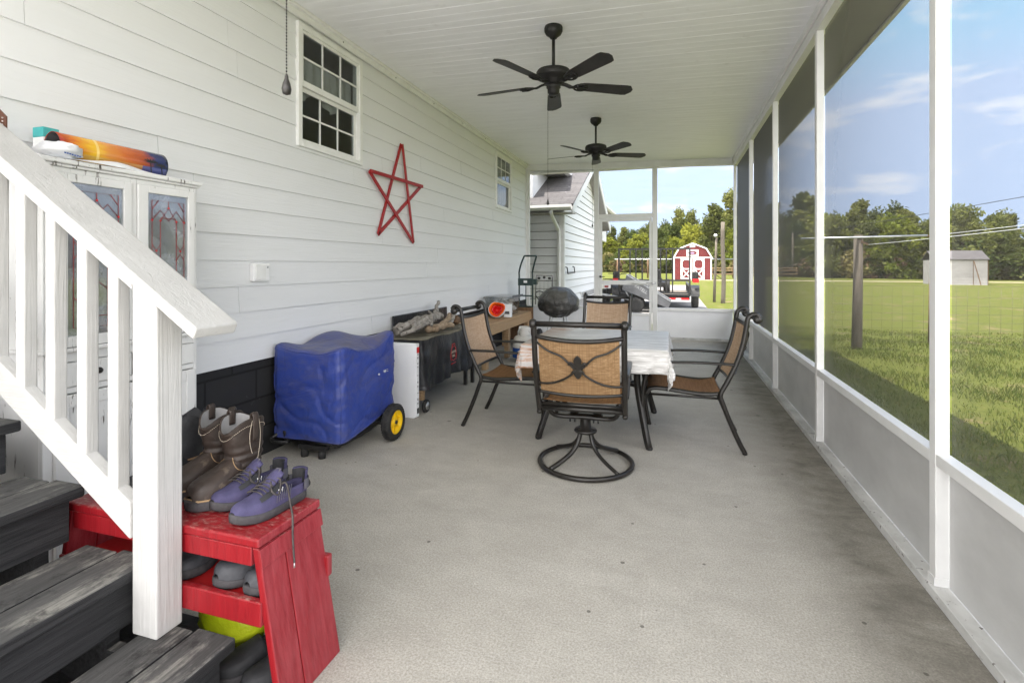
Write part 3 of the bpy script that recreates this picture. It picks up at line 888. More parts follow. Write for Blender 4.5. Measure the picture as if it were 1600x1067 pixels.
SL = (1.655 - 1.128) / (2.083 - 1.256)
def rz(x): return 1.128 + (-1.256 - x) * SL
ang = math.atan(SL)
b = MB(); xe = -2.64
hz_ = .026 / math.cos(ang)
b.prism([(-1.254, rz(-1.254)), (xe, rz(xe)), (xe, rz(xe) - hz_), (-1.254 - .014, rz(-1.254) - hz_)], lambda p, q, d: (p, d, q), 1.090, 1.236)
b.build('handrail_cap', M['wwoodx'], stz, bevel=.006, seg=3)
b = MB(); b.prism([(-1.534, NZ + .001), (-1.436, NZ + .001), (-1.436, rz(-1.436) - hz_ - .001), (-1.534, rz(-1.534) - hz_ - .001)], lambda p, q, d: (p, d, q), 1.118, 1.203); b.build('newel_post', M['wwood'], stz, bevel=.006, seg=3)
b = MB()
def s0(x): return rz(x) - hz_ - .0015
for (ya, yb) in ((1.118, 1.156),):
    b.prism([(-1.5355, s0(-1.5355)), (xe, s0(xe)), (xe, s0(xe) - .045), (-1.5355, s0(-1.5355) - .045)], lambda p, q, d: (p, d, q), ya, yb)
b.build('upper_rail', M['wwoodx'], stz, bevel=.003)
def l1(x): return .603 + (-1.545 - x) * .652
b = MB(); b.prism([(-1.5355, l1(-1.5355)), (xe, l1(xe)), (xe, l1(xe) - .108), (-1.5355, l1(-1.5355) - .108)], lambda p, q, d: (p, d, q), 1.112, 1.152)
b.build('lower_rail', M['wwoodx'], stz, bevel=.005, seg=3)
for x in (-1.612, -1.745, -1.888, -2.030, -2.172, -2.314, -2.456):
    b = MB(); b.box(x - .021, x + .021, 1.116, 1.155, l1(x) - .05, s0(x) - .03)
    b.build('baluster', M['wwood'], stz, bevel=.004)
bb = thing('bracket', 'brown perforated metal bracket end sticking up behind the handrail', 'bracket', (-2.3, 1.24, 1.75))
b = MB(); b.prism([(-2.42, 1.74), (-2.328, 1.72), (-2.328, 1.846), (-2.375, 1.882), (-2.42, 1.882)], lambda p, q, d: (p, d, q), 1.238, 1.244); b.build('plate', M['brown'], bb, bevel=.001)
b = MB()
for z in (1.817, 1.829, 1.841): b.lathe([(.0022, 0), (.0022, -.003)], (-2.343, 1.238, z), 8, 'y')
b.build('rivet', M['white'], bb)

# ================================================================ hutch
M['brownred'] = mat('dull_red_leading', (.22, .03, .03), (.30, .05, .045), 8, rough=.5)
CX0, CX1, CY0, CY1 = -2.655, -2.36, 1.372, 2.055
ht = thing('hutch_cabinet', 'tall peeling white hutch with two leaded glass doors behind the stair railing', 'cabinet', (-2.5, 1.71, 0))
b = MB()
b.box(CX0, CX1 - .022, CY0, CY0 + .02, .02, 1.70); b.box(CX0, CX1 - .022, CY1 - .02, CY1, .02, 1.70); b.box(CX0, CX0 + .015, CY0 + .02, CY1 - .02, .02, 1.70)
for z in (.06, .90, 1.28, 1.68): b.box(CX0 + .015, CX1 - .03, CY0 + .02, CY1 - .02, z - .009, z + .009)
b.build('carcass', M['peel'], ht, bevel=.003)
b = MB(); b.box(CX0, CX1 + .012, CY0 - .012, CY1 + .012, 1.700, 1.712); b.box(CX0, CX1 + .020, CY0 - .02, CY1 + .02, 1.7125, 1.733); b.build('cornice', M['peel'], ht, bevel=.008, seg=3)
b = MB(); b.box(CX1 - .022, CX1, CY0, CY0 + .035, .02, 1.6995); b.box(CX1 - .022, CX1, CY1 - .018, CY1, .02, 1.6995)
b.box(CX1 - .022, CX1, CY0 + .035, CY1 - .018, .905, .945); b.box(CX1 - .022, CX1, CY0 + .035, CY1 - .018, .775, .80)
b.box(CX1 - .022, CX1, 1.718, 1.742, .946, 1.6995); b.box(CX1 - .022, CX1, CY0 + .035, CY1 - .018, .02, .08); b.box(CX1 - .022, CX1, CY0 + .035, 1.717, 1.678, 1.6995); b.box(CX1 - .022, CX1, 1.743, CY1 - .018, 1.678, 1.6995)
b.build('face_frame', M['peel'], ht, bevel=.003)
b = MB(); b.box(CX0, CX1 + .022, CY0 - .015, CY1 + .015, .9455, .962); b.build('waist_ledge', M['peel'], ht, bevel=.006, seg=3)
for (a, c, s) in ((CY0 + .036, 1.716, 0), (1.744, CY1 - .019, 1)):
    b = MB(); x0, x1 = CX1 - .012, CX1 + .010
    z0, z1, sw_, tw = .965, 1.677, .048, .034
    b.box(x0, x1, a, a + sw_, z0, z1); b.box(x0, x1, c - sw_ * .75, c, z0, z1); b.box(x0, x1, a + sw_, c - sw_ * .75, z1 - tw, z1); b.box(x0, x1, a + sw_, c - sw_ * .75, z0, z0 + .045)
    d = b.build('glass_door', M['peel'], ht, bevel=.003)
    g0, g1, h0, h1 = a + sw_, c - sw_ * .75, z0 + .045, z1 - tw
    b = MB(); b.box(CX1 - .003, CX1 + .001, g0, g1, h0, h1); b.build('pane', M['sheen_glass'], d)
    b = MB(); X = CX1 + .004; w = g1 - g0
    def L(*pp): b.tube([(X, g0 + w * u, h0 + (h1 - h0) * v) for u, v in pp], .0016, 5)
    for e in (.10,): b.tube([(X, g0 + w * u, h0 + (h1 - h0) * v) for u, v in ((.1, .05), (.9, .05), (.9, .95), (.1, .95))], .0016, 5, True)
    L((.3, .05), (.3, .80), (.5, .90), (.7, .80), (.7, .05)); L((.1, .80), (.3, .88), (.5, .80), (.7, .88), (.9, .80)); L((.5, .90), (.5, .95)); L((.3, .82), (.7, .82))
    L((.1, .88), (.25, .95)); L((.9, .88), (.75, .95)); L((.1, .62), (.2, .57), (.3, .62)); L((.9, .62), (.8, .57), (.7, .62))
    L((.1, .50), (.2, .55), (.3, .50)); L((.9, .50), (.8, .55), (.7, .50)); L((.1, .25), (.3, .18)); L((.9, .25), (.7, .18)); L((.3, .12), (.7, .12)); L((.3, .30), (.5, .36), (.7, .30))
    b.build('leading', M['brownred'], d)
    for u, v in ((.3, .8), (.7, .8), (.5, .9), (.2, .57), (.8, .57), (.1, .8), (.9, .8), (.8, .3), (.2, .3)):
        b = MB(); b.lathe([(.0042, -.001), (.0042, .003)], (X, g0 + w * u, h0 + (h1 - h0) * v), 10, 'x'); b.build('glass_jewel', M['redlens'], d)
    b = MB(); b.box(x0, x1, a, c, .085, .770); b.box(x1, x1 + .006, a, a + .05, .085, .770); b.box(x1, x1 + .006, c - .05, c, .085, .770); b.box(x1, x1 + .006, a + .0505, c - .0505, .72, .770); b.box(x1, x1 + .006, a + .0505, c - .0505, .085, .14)
    d = b.build('lower_door', M['peel'], ht, bevel=.003)
    b = MB(); b.box(x0, x1 - .002, a, c, .803, .902); d = b.build('drawer_front', M['peel'], ht, bevel=.004)
    b = MB(); b.lathe([(.006, 0), (.006, .012), (.014, .018), (.012, .026), (.002, .028)], (x1, (a + c) / 2, .855), 12, 'x'); b.build('knob', M['bronze'], d)
# things kept inside the hutch
def pot(name, label, cat, c, prof, m, grp=None):
    b = MB(); b.lathe(prof, c, 20); return one(b, name, m, label, cat, grp)
pot('soup_tureen', 'white lidded tureen behind the right glass door of the hutch', 'tureen', (-2.50, 1.90, 1.29), [(.03, 0), (.06, .02), (.085, .07), (.08, .10), (.05, .14), (.02, .16), (.018, .18), (.002, .185)], M['ceramic'])
pot('ceramic_pitcher', 'dark brown jug on the lower shelf behind the right glass door', 'jug', (-2.50, 1.87, .91), [(.05, 0), (.075, .05), (.08, .12), (.055, .19), (.05, .23), (.056, .25), (.002, .25)], M['brown'])
pot('lavender_bundle', 'lavender cloth bundle behind the left glass door of the hutch', 'bundle', (-2.50, 1.53, 1.29), [(.05, 0), (.08, .04), (.085, .12), (.06, .2), (.02, .24), (.002, .245)], M['lavender'])
pot('glass_bowl', 'pale bowl on the lower shelf behind the left glass door', 'bowl', (-2.50, 1.57, .91), [(.03, 0), (.06, .03), (.085, .09), (.082, .09), (.05, .03), (.002, .02)], M['ceramic'])

# ---- rolled sunset poster and the odds and ends on top of the hutch
def m_poster():
    t = NT('sunset_print')
    s = t.n('ShaderNodeSeparateXYZ', Vector=t.co('Object'))
    y = t.math('DIVIDE', t.math('ADD', s.outputs[1], .235), .47)
    nn = t.noise(t.co('Object', (1, 3, 16)), 2.6, 6, .65, .5)
    q = t.n('ShaderNodeValToRGB', Fac=t.math('ADD', y, t.math('MULTIPLY', t.math('SUBTRACT', nn, .5), .30)))
    e = q.color_ramp.elements
    cols = [(0, (.30, .018, .010)), (.12, (.62, .16, .012)), (.28, (.78, .46, .03)), (.42, (.66, .26, .05)), (.58, (.55, .14, .03)), (.76, (.36, .07, .03)), (.86, (.035, .045, .13)), (1, (.02, .03, .10))]
    e[0].position = 0; e[0].color = (*cols[0][1], 1); e[1].position = 1; e[1].color = (*cols[-1][1], 1)
    for p, c in cols[1:-1]: k = e.new(p); k.color = (*c, 1)
    z = s.outputs[2]
    sea = t.math('LESS_THAN', z, .045)
    c = t.mix(t.math('MULTIPLY', sea, .45), q.outputs[0], (.60, .42, .16))
    c = t.mix(t.math('MULTIPLY', t.math('MULTIPLY', sea, t.math('GREATER_THAN', y, .74)), .85), c, (.05, .085, .30))
    sun = t.math('LESS_THAN', t.math('ABSOLUTE', t.math('SUBTRACT', y, .31)), .012)
    c = t.mix(t.math('MULTIPLY', sun, .5), c, (.95, .80, .35))
    return t.pbr(c, .13, 0, None, .6)
M['poster'] = m_poster()
po = thing('rolled_poster', 'glossy curled poster of an orange sunset lying on top of the hutch', 'poster', (-2.47, 1.705, 1.734))
b = MB()
def pf(u, v):
    y = 1.470 + .475 * u
    a = R(-150 + 315 * v); r = .056 + .009 * v
    return (-2.47 + r * math.cos(a) * .85, y, 1.734 + .062 + r * math.sin(a) * 1.02)
b.grid(pf, 24, 26); b.build('sheet', M['poster'], po, solid=.0015)
b = MB(); b.grid(lambda u, v: (pf(u, v)[0] * .0 + (-2.47 + (pf(u, v)[0] + 2.47) * .955), pf(u, v)[1] + .0006, 1.796 + (pf(u, v)[2] - 1.796) * .955), 24, 26); b.build('grey_back', M['gray'], po)
b = MB()
for (yy, zz, sc, ln) in ((1.845, 1.80, 1, 1), (1.90, 1.79, .8, -1)):
    b.bar((-2.4165, yy + .012, 1.742), (-2.4165, yy + .008, zz), .0012, .004, (0, 1, 0))
    for a in range(7):
        an = R(20 + a * 24 * ln if ln > 0 else 160 - a * 24)
        b.bar((-2.4162, yy + .008, zz), (-2.4162 - .0005 * a, yy + .008 + .038 * sc * math.cos(an), zz + .022 * sc * math.sin(an) - .004), .001, .005, (0, 1, 0))
b.build('printed_palm', M['slip'], po)
b = MB(); b.box(-2.60, -2.535, 1.475, 1.535, 1.7335, 1.845); tl = thing('paper_packet', 'small white packet with a teal top standing behind the rolled poster', 'packet', (-2.57, 1.5, 1.7335)); b.build('packet', M['white'], tl, bevel=.003)
b = MB(); b.box(-2.6005, -2.5345, 1.4745, 1.5355, 1.8455, 1.888); b.build('top_band', M['teal'], tl, bevel=.003)
b = MB(); b.box(-2.534, -2.5335, 1.485, 1.525, 1.80, 1.806); b.box(-2.534, -2.5335, 1.485, 1.515, 1.79, 1.795); b.box(-2.534, -2.5335, 1.485, 1.52, 1.78, 1.785); b.build('print', M['gray'], tl)
bg = thing('plastic_bag', 'crumpled white plastic bag at the left end of the hutch top', 'bag', (-2.42, 1.46, 1.734))
b = MB(); b.ball((-2.40, 1.452, 1.766), (.075, .078, .04), 22, 12, lambda d: 1 + .28 * nz((d.x * 2, d.y * 2, d.z * 2 + 3), 1.5) + .10 * nz(d, 6) - (.25 if d.z < -.4 else 0)); b.build('body', M['foam'], bg)
b = MB()
for i in range(7): b.box(-2.332, -2.330, 1.43 + i * .009, 1.436 + i * .009, 1.752 - i * .001, 1.757 - i * .001)
b.build('print', M['navy'], bg)
b = MB(); b.grid(lambda u, v: (-2.345 + .012 * math.sin(u * 7) - .06 * v, 1.40 + .64 * u, 1.7345 + .012 * v + .022 * math.exp(-((u - .45) / .18) ** 2) * math.sin(v * PI * .6)), 30, 6)
one(b, 'plastic_sheet', M['foam'], 'thin white plastic wrap spread along the front of the hutch top', 'plastic wrap', solid=.001)

# ================================================================ red bench with shoes
BX0, BX1, BY0, BY1, BH = -1.965, -1.158, 1.212, 1.482, .5
rb = thing('red_bench', 'red painted plank shoe bench with splayed ends', 'bench', (-1.56, 1.34, 0))
b = MB(); b.box(BX0 - .004, BX1 + .004, BY0 - .004, BY1 + .004, BH - .028, BH); b.build('seat_plank', M['red'], rb, bevel=.007, seg=3)
for s in (1, -1):
    xt = BX1 - .028 if s > 0 else BX0 + .028
    n = 3
    for k in range(n):
        ya = BY0 + (BY1 - BY0) * (0, .31, 1)[k] if k < 2 else None
    cuts = [BY0, BY0 + .10, BY1]
    for k in range(2):
        b = MB(); ya, yb = cuts[k] + .0012, cuts[k + 1] - .0012
        f0, f1 = (.0, .0)
        pts = []
        for z, dx in ((.0, .092), (BH - .030, .004)):
            pts.append((z, dx))
        def fn(p, q, d): return (xt + s * (q + d), p, 0)
        vs = []
        for z, dx in pts:
            for yy in (ya, yb):
                for tk in (0, .024):
                    vs.append((xt + s * (dx + tk), yy, z))
        b.add(vs, [(0, 1, 3, 2), (4, 6, 7, 5), (0, 4, 5, 1), (2, 3, 7, 6), (1, 5, 7, 3), (0, 2, 6, 4)])
        b.build('end_board', M['red'], rb, bevel=.004)
    b = MB()
    for z0, z1 in ((BH - .085, BH - .031),):
        xx = lambda z: xt + s * (.092 - .088 * z / (BH - .03) + .0245)
        b.add([(xx(z0), BY0 - .002, z0), (xx(z0), BY1 + .002, z0), (xx(z1), BY1 + .002, z1), (xx(z1), BY0 - .002, z1), (xx(z0) + s * .006, BY0 - .002, z0), (xx(z0) + s * .006, BY1 + .002, z0), (xx(z1) + s * .006, BY1 + .002, z1), (xx(z1) + s * .006, BY0 - .002, z1)],
              [(0, 1, 2, 3), (7, 6, 5, 4), (0, 4, 5, 1), (1, 5, 6, 2), (2, 6, 7, 3), (3, 7, 4, 0)])
    b.build('end_cleat', M['red'], rb, bevel=.002)
b = MB(); b.box(BX0 + .03, BX1 - .026, BY0, BY0 + .02, BH - .085, BH - .029); b.build('front_apron', M['red'], rb, bevel=.003)
b = MB(); b.box(BX0 + .03, BX1 - .026, BY1 - .02, BY1, BH - .085, BH - .029); b.build('back_apron', M['red'], rb, bevel=.003)
b = MB(); b.box(BX0 - .03, BX1 + .014, BY0 - .006, BY0 + .016, .245, .318); b.build('front_rail', M['red'], rb, bevel=.004)
b = MB(); b.box(BX0 - .03, BX1 + .045, BY1 - .012, BY1 + .014, .245, .318); b.build('back_rail', M['red'], rb, bevel=.006)
b = MB(); b.box(BX0 + .0, BX1 - .0, BY0 + .017, BY1 - .013, .285, .300); b.build('shelf', M['oldred'] if 'oldred' in M else M['redp'], rb)


def shoe(o, L=.285, W=.10, sole=.028, heel=.075, instep=.085, toe=.045, opn=.52, M4=None, up=None, lin=None, sl=None, nm=('upper', 'lining', 'sole'), toew=.80, collar=True, toespring=.012):
    """foot-shaped shoe: heel at y=0, toe at y=L, lofted sections; rear sections open into the lining"""
    NS, NP = 26, 17
    def wid(t):
        w = W / 2 * (.66 + .34 * min(1, max(0, (t - .2) / .45)) ** 1.2)
        if t < .14: w *= math.sqrt(max(.02, 1 - ((.14 - t) / .145) ** 2))
        if t > .72: w *= math.sqrt(max(.012, 1 - ((t - .72) / .285) ** 2)) ** .85
        return w
    def cx(t): return -.010 * math.sin(PI * min(1, t * 1.1))
    def zb(t): return toespring * max(0, (t - .7) / .3) ** 2
    def top(t):
        if t < opn: return heel + (instep - heel) * (t / opn) ** 1.5
        u = (t - opn) / (1 - opn)
        return instep + (toe - instep) * (u ** .85)
    ou, li = MB(), MB(); A = []
    for i in range(NS + 1):
        t = i / NS; y = L * (.012 + .976 * t); w = wid(t) * .96; h = top(t) - sole; z0 = sole + zb(t)
        if t > .9: h *= math.sqrt(max(.1, 1 - ((t - .9) / .11) ** 2))
        row = []
        op = max(0, min(1, (opn - t) / .10)) if collar else 0
        for j in range(NP):
            s = -1 + 2 * j / (NP - 1)
            a = s * PI / 2
            px = math.copysign(abs(math.sin(a)) ** .8, s) * w
            pz = h * abs(math.cos(a)) ** .62
            if abs(s) < .72 and op > 0:
                r = 1 - abs(s) / .72
                px = px * (1 - .25 * op)
                pz = pz - op * (pz - .006) * min(1, r * 3.2)
            if t < .1 and op > 0: px *= 1
            row.append((cx(t) + px, y, z0 + max(pz, 0)))
        A.append(row)
    k0, k1 = 4, NP - 5
    iop = int(NS * opn)
    def put(mb, rows, c0, c1):
        vs = [p for r in rows for p in r[c0:c1 + 1]]; w_ = c1 - c0 + 1
        mb.add(vs, [(i * w_ + j, (i + 1) * w_ + j, (i + 1) * w_ + j + 1, i * w_ + j + 1) for i in range(len(rows) - 1) for j in range(w_ - 1)], True)
    if collar:
        put(ou, A, 0, k0); put(ou, A, k1, NP - 1); put(ou, A[iop:], k0, k1); put(li, A[:iop + 1], k0, k1)
        back = [[(A[0][j][0], A[0][j][1], A[0][j][2]) for j in range(NP)]]
        hh = heel - sole
        bk = [[(A[0][j][0], -.004, sole + f * hh) for j in range(0, NP)] for f in (0, .5, 1)]
    else:
        put(ou, A, 0, NP - 1)
    hb = MB()
    if collar:
        w0 = wid(0.10)
        rows = []
        for f in (0, .35, .7, 1.0, 1.06):
            rows.append([(w0 * .98 * math.sin(q), L * .085 - L * .092 * math.cos(q) - .006 * f, sole + (heel - sole) * min(f, 1) + (.006 if f > 1 else 0)) for q in [R(-96 + 192 * k / 10) for k in range(11)]])
        rows.append([(p[0] * .86, p[1] + .008 * 1, p[2] - .004) for p in rows[-1]])
        rows.append([(p[0] * .98, p[1] + .002, p[2] - .05) for p in rows[-1]])
        put(ou, rows[:6], 0, 10); put(li, rows[5:], 0, 10)
    so = MB(); rg = []
    for (g, z) in ((.97, 0), (1.0, .004), (1.005, sole * .6), (.985, sole + .004), (.93, sole + .006)):
        loop = []
        for i in range(NS + 1):
            t = i / NS; loop.append((cx(t) + wid(t) * g + .002, L * (.5 + (t - .5) * (1 + (g - 1) * .3)), z + zb(t) * (1 if z > .002 else .9)))
        for i in range(NS, -1, -1):
            t = i / NS; loop.append((cx(t) - wid(t) * g - .002, L * (.5 + (t - .5) * (1 + (g - 1) * .3)), z + zb(t) * (1 if z > .002 else .9)))
        rg.append(loop)
    so.rings(rg)
    for mb, m, n_ in ((ou, up, nm[0]), (li, lin, nm[1]), (so, sl, nm[2])):
        if mb.v:
            mb.v = [tuple(M4 @ Vector(p)) for p in mb.v]
            mb.build(n_, m, o)
    def S(t, s, lift=0.0):
        """point on the upper at length t, across s in -1..1"""
        y = L * t; h = (top(t) - sole); a = s * PI / 2
        return M4 @ Vector((cx(t) + math.copysign(abs(math.sin(a)) ** .8, s) * wid(t) * .97, y, sole + zb(t) + h * abs(math.cos(a)) ** .62 + lift))
    return S


def place(x, y, z, heading, tilt=0, roll=0):
    """heel at (x,y,z), toe pointing along heading (degrees from +Y, anticlockwise)"""
    return Matrix.Translation((x, y, z)) @ Matrix.Rotation(R(heading), 4, 'Z') @ Matrix.Rotation(R(tilt), 4, 'X') @ Matrix.Rotation(R(roll), 4, 'Y')


# ---- sneakers on the bench
def sneaker(label, x, y, h, lacehang):
    M4 = place(x, y, BH + .001, h)
    o = thing('sneaker', label, 'sneaker', (x, y, BH), 'purple sneakers on the red bench')
    S = shoe(o, .265, .098, .020, .088, .096, .046, .50, M4, M['purple'], M['slip'], M['sole'])
    b = MB(); rows = []
    for i in range(8):
        t = .60 - .22 * i / 7
        rows.append([tuple(M4 @ Vector((s * (.024 + .004 * i / 7) - .01, .285 * t, .078 + .047 * (i / 7) ** .9 - .010 * s * s))) for s in (-1, -.5, 0, .5, 1)])
    vs = [p for r in rows for p in r]; b.add(vs, [(i * 5 + j, (i + 1) * 5 + j, (i + 1) * 5 + j + 1, i * 5 + j + 1) for i in range(7) for j in range(4)], True)
    b.build('tongue', M['purple'], o, solid=.006)
    b = MB(); c = M4 @ Vector((-.010, .285 * .40, .122)); ux = M4.to_3x3() @ Vector((1, 0, 0)); uy = M4.to_3x3() @ Vector((0, -.8, .6))
    b.add([tuple(c + ux * i * .011 + uy * j * .010) for i, j in ((-1, -1), (1, -1), (1, 1), (-1, 1))], [(0, 1, 2, 3)]); b.build('tongue_label', M['greyu'], o, solid=.002)
    b = MB()
    for s in (-1, 1):      # dark eyestay panels
        rows = [[tuple(S(t, s * q, .0022)) for q in (.34, .48, .62)] for t in (.46, .52, .58, .64, .70, .74)]
        b.add([p for r in rows for p in r], [(i * 3 + j, (i + 1) * 3 + j, (i + 1) * 3 + j + 1, i * 3 + j + 1) for i in range(5) for j in range(2)], True)
    b.build('eyestay', M['slip'], o)
    b = MB()
    for k in range(6):
        t = .47 + .047 * k
        for sg in (-1, 1):
            pts = []
            for q in range(7):
                s = sg * (-.42 + .84 * q / 6)
                pts.append(S(t + (.03 * q / 6 if sg > 0 else .03 * (1 - q / 6)), s, .006 + .006 * math.cos(s * 2)))
            b.tube(pts, .0034, 6, flat=.6)
    for sg in (-1, 1):
        b.tube(spline([S(.50, .1 * sg, .010), S(.47, .5 * sg, .022), S(.52, .8 * sg, .008), S(.60, .55 * sg, .010), S(.55, .12 * sg, .012)], 5), .003, 6)
    b.build('laces', M['lace'], o)
    for sd in (1, -1):
        b = MB()
        for k in range(7):
            t = .30 + .035 * k; b.tube([S(t, .62 * sd, .0015), S(t + .03, .80 * sd, .0015), S(t + .045, .93 * sd, .001)], .0011, 4)
        b.build('overlay_ribs', M['greyu'], o)
    for sd in (-1, 1):
        b = MB()
        b.tube([S(.445, .60 * sd, .004), S(.462, .74 * sd, .004), S(.478, .62 * sd, .004), S(.494, .76 * sd, .004), S(.510, .62 * sd, .004)], .0018, 5)
        b.build('zigzag_mark', M['white'], o)
    b = MB()
    rows = [[tuple(M4 @ Vector(((.034 + .0045) * math.sin(q), .024 - .032 * math.cos(q), z))) for q in [R(-100 + 200 * k / 12) for k in range(13)]] for z in (.034, .05, .068)]
    b.add([p for r in rows for p in r], [(i * 13 + j, (i + 1) * 13 + j, (i + 1) * 13 + j + 1, i * 13 + j + 1) for i in range(2) for j in range(12)], True); b.build('heel_counter', M['greyu'], o)
    if lacehang:
        b = MB(); p0 = S(.46, -.55, .01)
        pts = spline(lacehang(p0), 7); b.tube(pts, .0032, 6); b.build('loose_lace', M['lace'], o)
        b = MB(); b.tube([pts[-1], pts[-1] + Vector((0.001, -.002, -.014))], .0026, 6); b.build('lace_tip', M['steel'], o)
    return o


def hang(p0):
    return [p0, p0 + Vector((.02, .00, .004)), Vector((-1.185, 1.375, BH + .035)), Vector((-1.150, 1.345, BH + .004)), Vector((-1.132, 1.325, BH - .05)), Vector((-1.113, 1.31, BH - .115))]
sneaker('purple sneaker at the end of the red bench with a loose lace hanging down', -1.235, 1.500, 169, hang)
sneaker('purple running sneaker between the brown boot and its mate', -1.365, 1.550, 168, None)


# ---- brown boots
def boot(label, x, y, h):
    M4 = place(x, y, BH + .001, h)
    o = thing('leather_boot', label, 'boot', (x, y, BH), 'brown pull on boots on the red bench')
    S = shoe(o, .272, .112, .026, .10, .140, .080, .40, M4, M['leather'], M['leather'], M['sole'], nm=('vamp', 'vamp_inner', 'sole'), collar=False, toespring=.006)
    b = MB(); rg = []
    NR = 28
    def ring(z, rx, ry, cy, dip=0, g=1.0):
        out = []
        for k in range(NR):
            a = 2 * PI * k / NR
            w = 1 + .035 * nz((math.cos(a) * 1.5 + x * 9, math.sin(a) * 1.5, z * 22)) + (.055 * math.sin(z * 210 + 2.5 * nz((math.cos(a), math.sin(a), x * 5))) * max(0, 1 - abs(z - .125) / .06))
            zz = z - dip * (abs(math.sin(a)) ** 3) * (1 if math.sin(a) > 0 else .8)
            out.append(tuple(M4 @ Vector((rx * w * g * math.cos(a) - .006, cy + ry * w * g * math.sin(a), zz))))
        return out
    spec = [(.030, .034, .046, .046, 0), (.060, .0365, .056, .056, 0), (.085, .039, .066, .068, 0), (.105, .045, .068, .072, 0), (.125, .047, .065, .068, 0), (.145, .049, .065, .067, 0), (.165, .0515, .067, .068, 0), (.20, .053, .070, .070, 0), (.24, .055, .073, .071, .012), (.268, .0562, .075, .072, .034), (.290, .0568, .0765, .072, .046)]
    KZ = .90
    fine = []
    for i in range(len(spec) - 1):
        for j in range(4): fine.append(tuple(spec[i][q] + (spec[i + 1][q] - spec[i][q]) * j / 4 for q in range(5)))
    fine.append(spec[-1])
    for z, rx, ry, cy, dip in fine: rg.append(ring(z * KZ, rx * 1.06, ry * 1.02, cy, dip))
    b.rings(rg, True, False)
    b.build('shaft', M['leather'], o)
    b = MB(); b.rings([ring(.2615, .0610, .0790, .072, .046), ring(.2635, .0585, .0765, .072, .046), ring(.2615, .0560, .0740, .072, .046)], False, False); b.build('rim_binding', M['leather'], o)
    b = MB(); b.rings([ring(.261, .0560, .0740, .072, .046), ring(.225, .0540, .070, .071, .015), ring(.165, .049, .062, .067), ring(.08, .034, .05, .06)], False, True); b.build('lining', M['lining'], o)
    st_ = MB()
    def wrap(dz): return [p for p in ring(.261 - dz, .0606, .0785, .072, .046, 1.006)]
    top = wrap(.022)
    for k in range(0, NR):
        a0 = Vector(top[k]); a1 = Vector(top[(k + 1) % NR])
        for j in range(3): st_.tube([a0.lerp(a1, j / 3 + .05), a0.lerp(a1, j / 3 + .25)], .0010, 4)
    st_.build('stitching', M['stitch'], o)
    for sd in (1, -1):          # pull loops over the side rims
        b = MB()
        for off in (0,):
            cxx = sd * .0565 - .006
            pts = [(cxx + sd * .006, .072, .180), (cxx + sd * .008, .072, .235), (cxx + sd * .007, .072, .267), (cxx - sd * .001, .072, .279), (cxx - sd * .008, .072, .268), (cxx - sd * .008, .072, .225)]
            pts = [M4 @ Vector(p) for p in spline(pts, 4)]
            b.tube(pts, .013, 8, flat=.22, up=tuple(M4.to_3x3() @ Vector((1, 0, 0))))
        b.build('pull_loop', M['leather'], o)
        b = MB()
        b.tube([M4 @ Vector(p) for p in spline([(sd * .0630 - .006, .058, .255), (sd * .0605 - .006, .050, .21), (sd * .0570 - .006, .048, .17), (sd * .0540 - .006, .05, .135), (sd * .0495 - .006, .052, .105)], 5)], .0009, 4)
        b.tube([M4 @ Vector(p) for p in spline([(sd * .0630 - .006, .086, .255), (sd * .0605 - .006, .094, .21), (sd * .0570 - .006, .09, .17), (sd * .0540 - .006, .078, .135)], 5)], .0009, 4)
        b.build('side_stitching', M['stitch'], o)
    b = MB()
    for of in (0, .005):
        for sd in (-1, 1):
            b.tube(spline([S(.40, sd * .02, .03 - of * 2), S(.455 + of, sd * .10, .004), S(.50 + of, sd * .40, .0025), S(.47 + of, sd * .66, .0025), S(.38 + of, sd * .78, .003), S(.26, sd * .74, .004)], 5), .0008, 4)
    b.build('vamp_stitching', M['gold'], o)
    b = MB(); pts = [S(.14 + .82 * k / 20, .985, .001) for k in range(21)] + [S(.96 - .82 * k / 20, -.985, .001) for k in range(21)]
    b.tube(pts, .0032, 5); b.build('welt', M['gold'], o)
    return o
boot('brown leather pull on boot standing next to the purple sneakers', -1.473, 1.540, 176)
boot('brown leather pull on boot standing farther left, half behind its mate', -1.600, 1.570, 175)
o = thing('dark_boot', 'black boot with orange banding mostly hidden behind the white newel post', 'boot', (-1.76, 1.5, BH))
M4 = place(-1.755, 1.55, BH + .001, 176)
shoe(o, .285, .10, .03, .09, .11, .06, .42, M4, M['slip'], M['slip'], M['sole'], collar=False)
b = MB(); b.rings([[tuple(M4 @ Vector((rx * math.cos(2 * PI * k / 20), cy + ry * math.sin(2 * PI * k / 20), z + .012 * math.sin(5 * 2 * PI * k / 20) * (z > .2)))) for k in range(20)] for z, rx, ry, cy in ((.03, .036, .05, .05), (.09, .040, .064, .066), (.13, .047, .060, .062), (.18, .042, .062, .062), (.235, .048, .07, .064))], True, False); b.build('shaft', M['slip'], o, solid=.004)
b = MB()
for z in (.050, .062, .074): b.rings([[tuple(M4 @ Vector(((.043 + g) * math.cos(2 * PI * k / 20), .058 + (.062 + g) * math.sin(2 * PI * k / 20), z + dz))) for k in range(20)] for g, dz in ((0, 0), (.001, .003), (0, .006))], False, False)
b.build('orange_band', M['wood'], o)

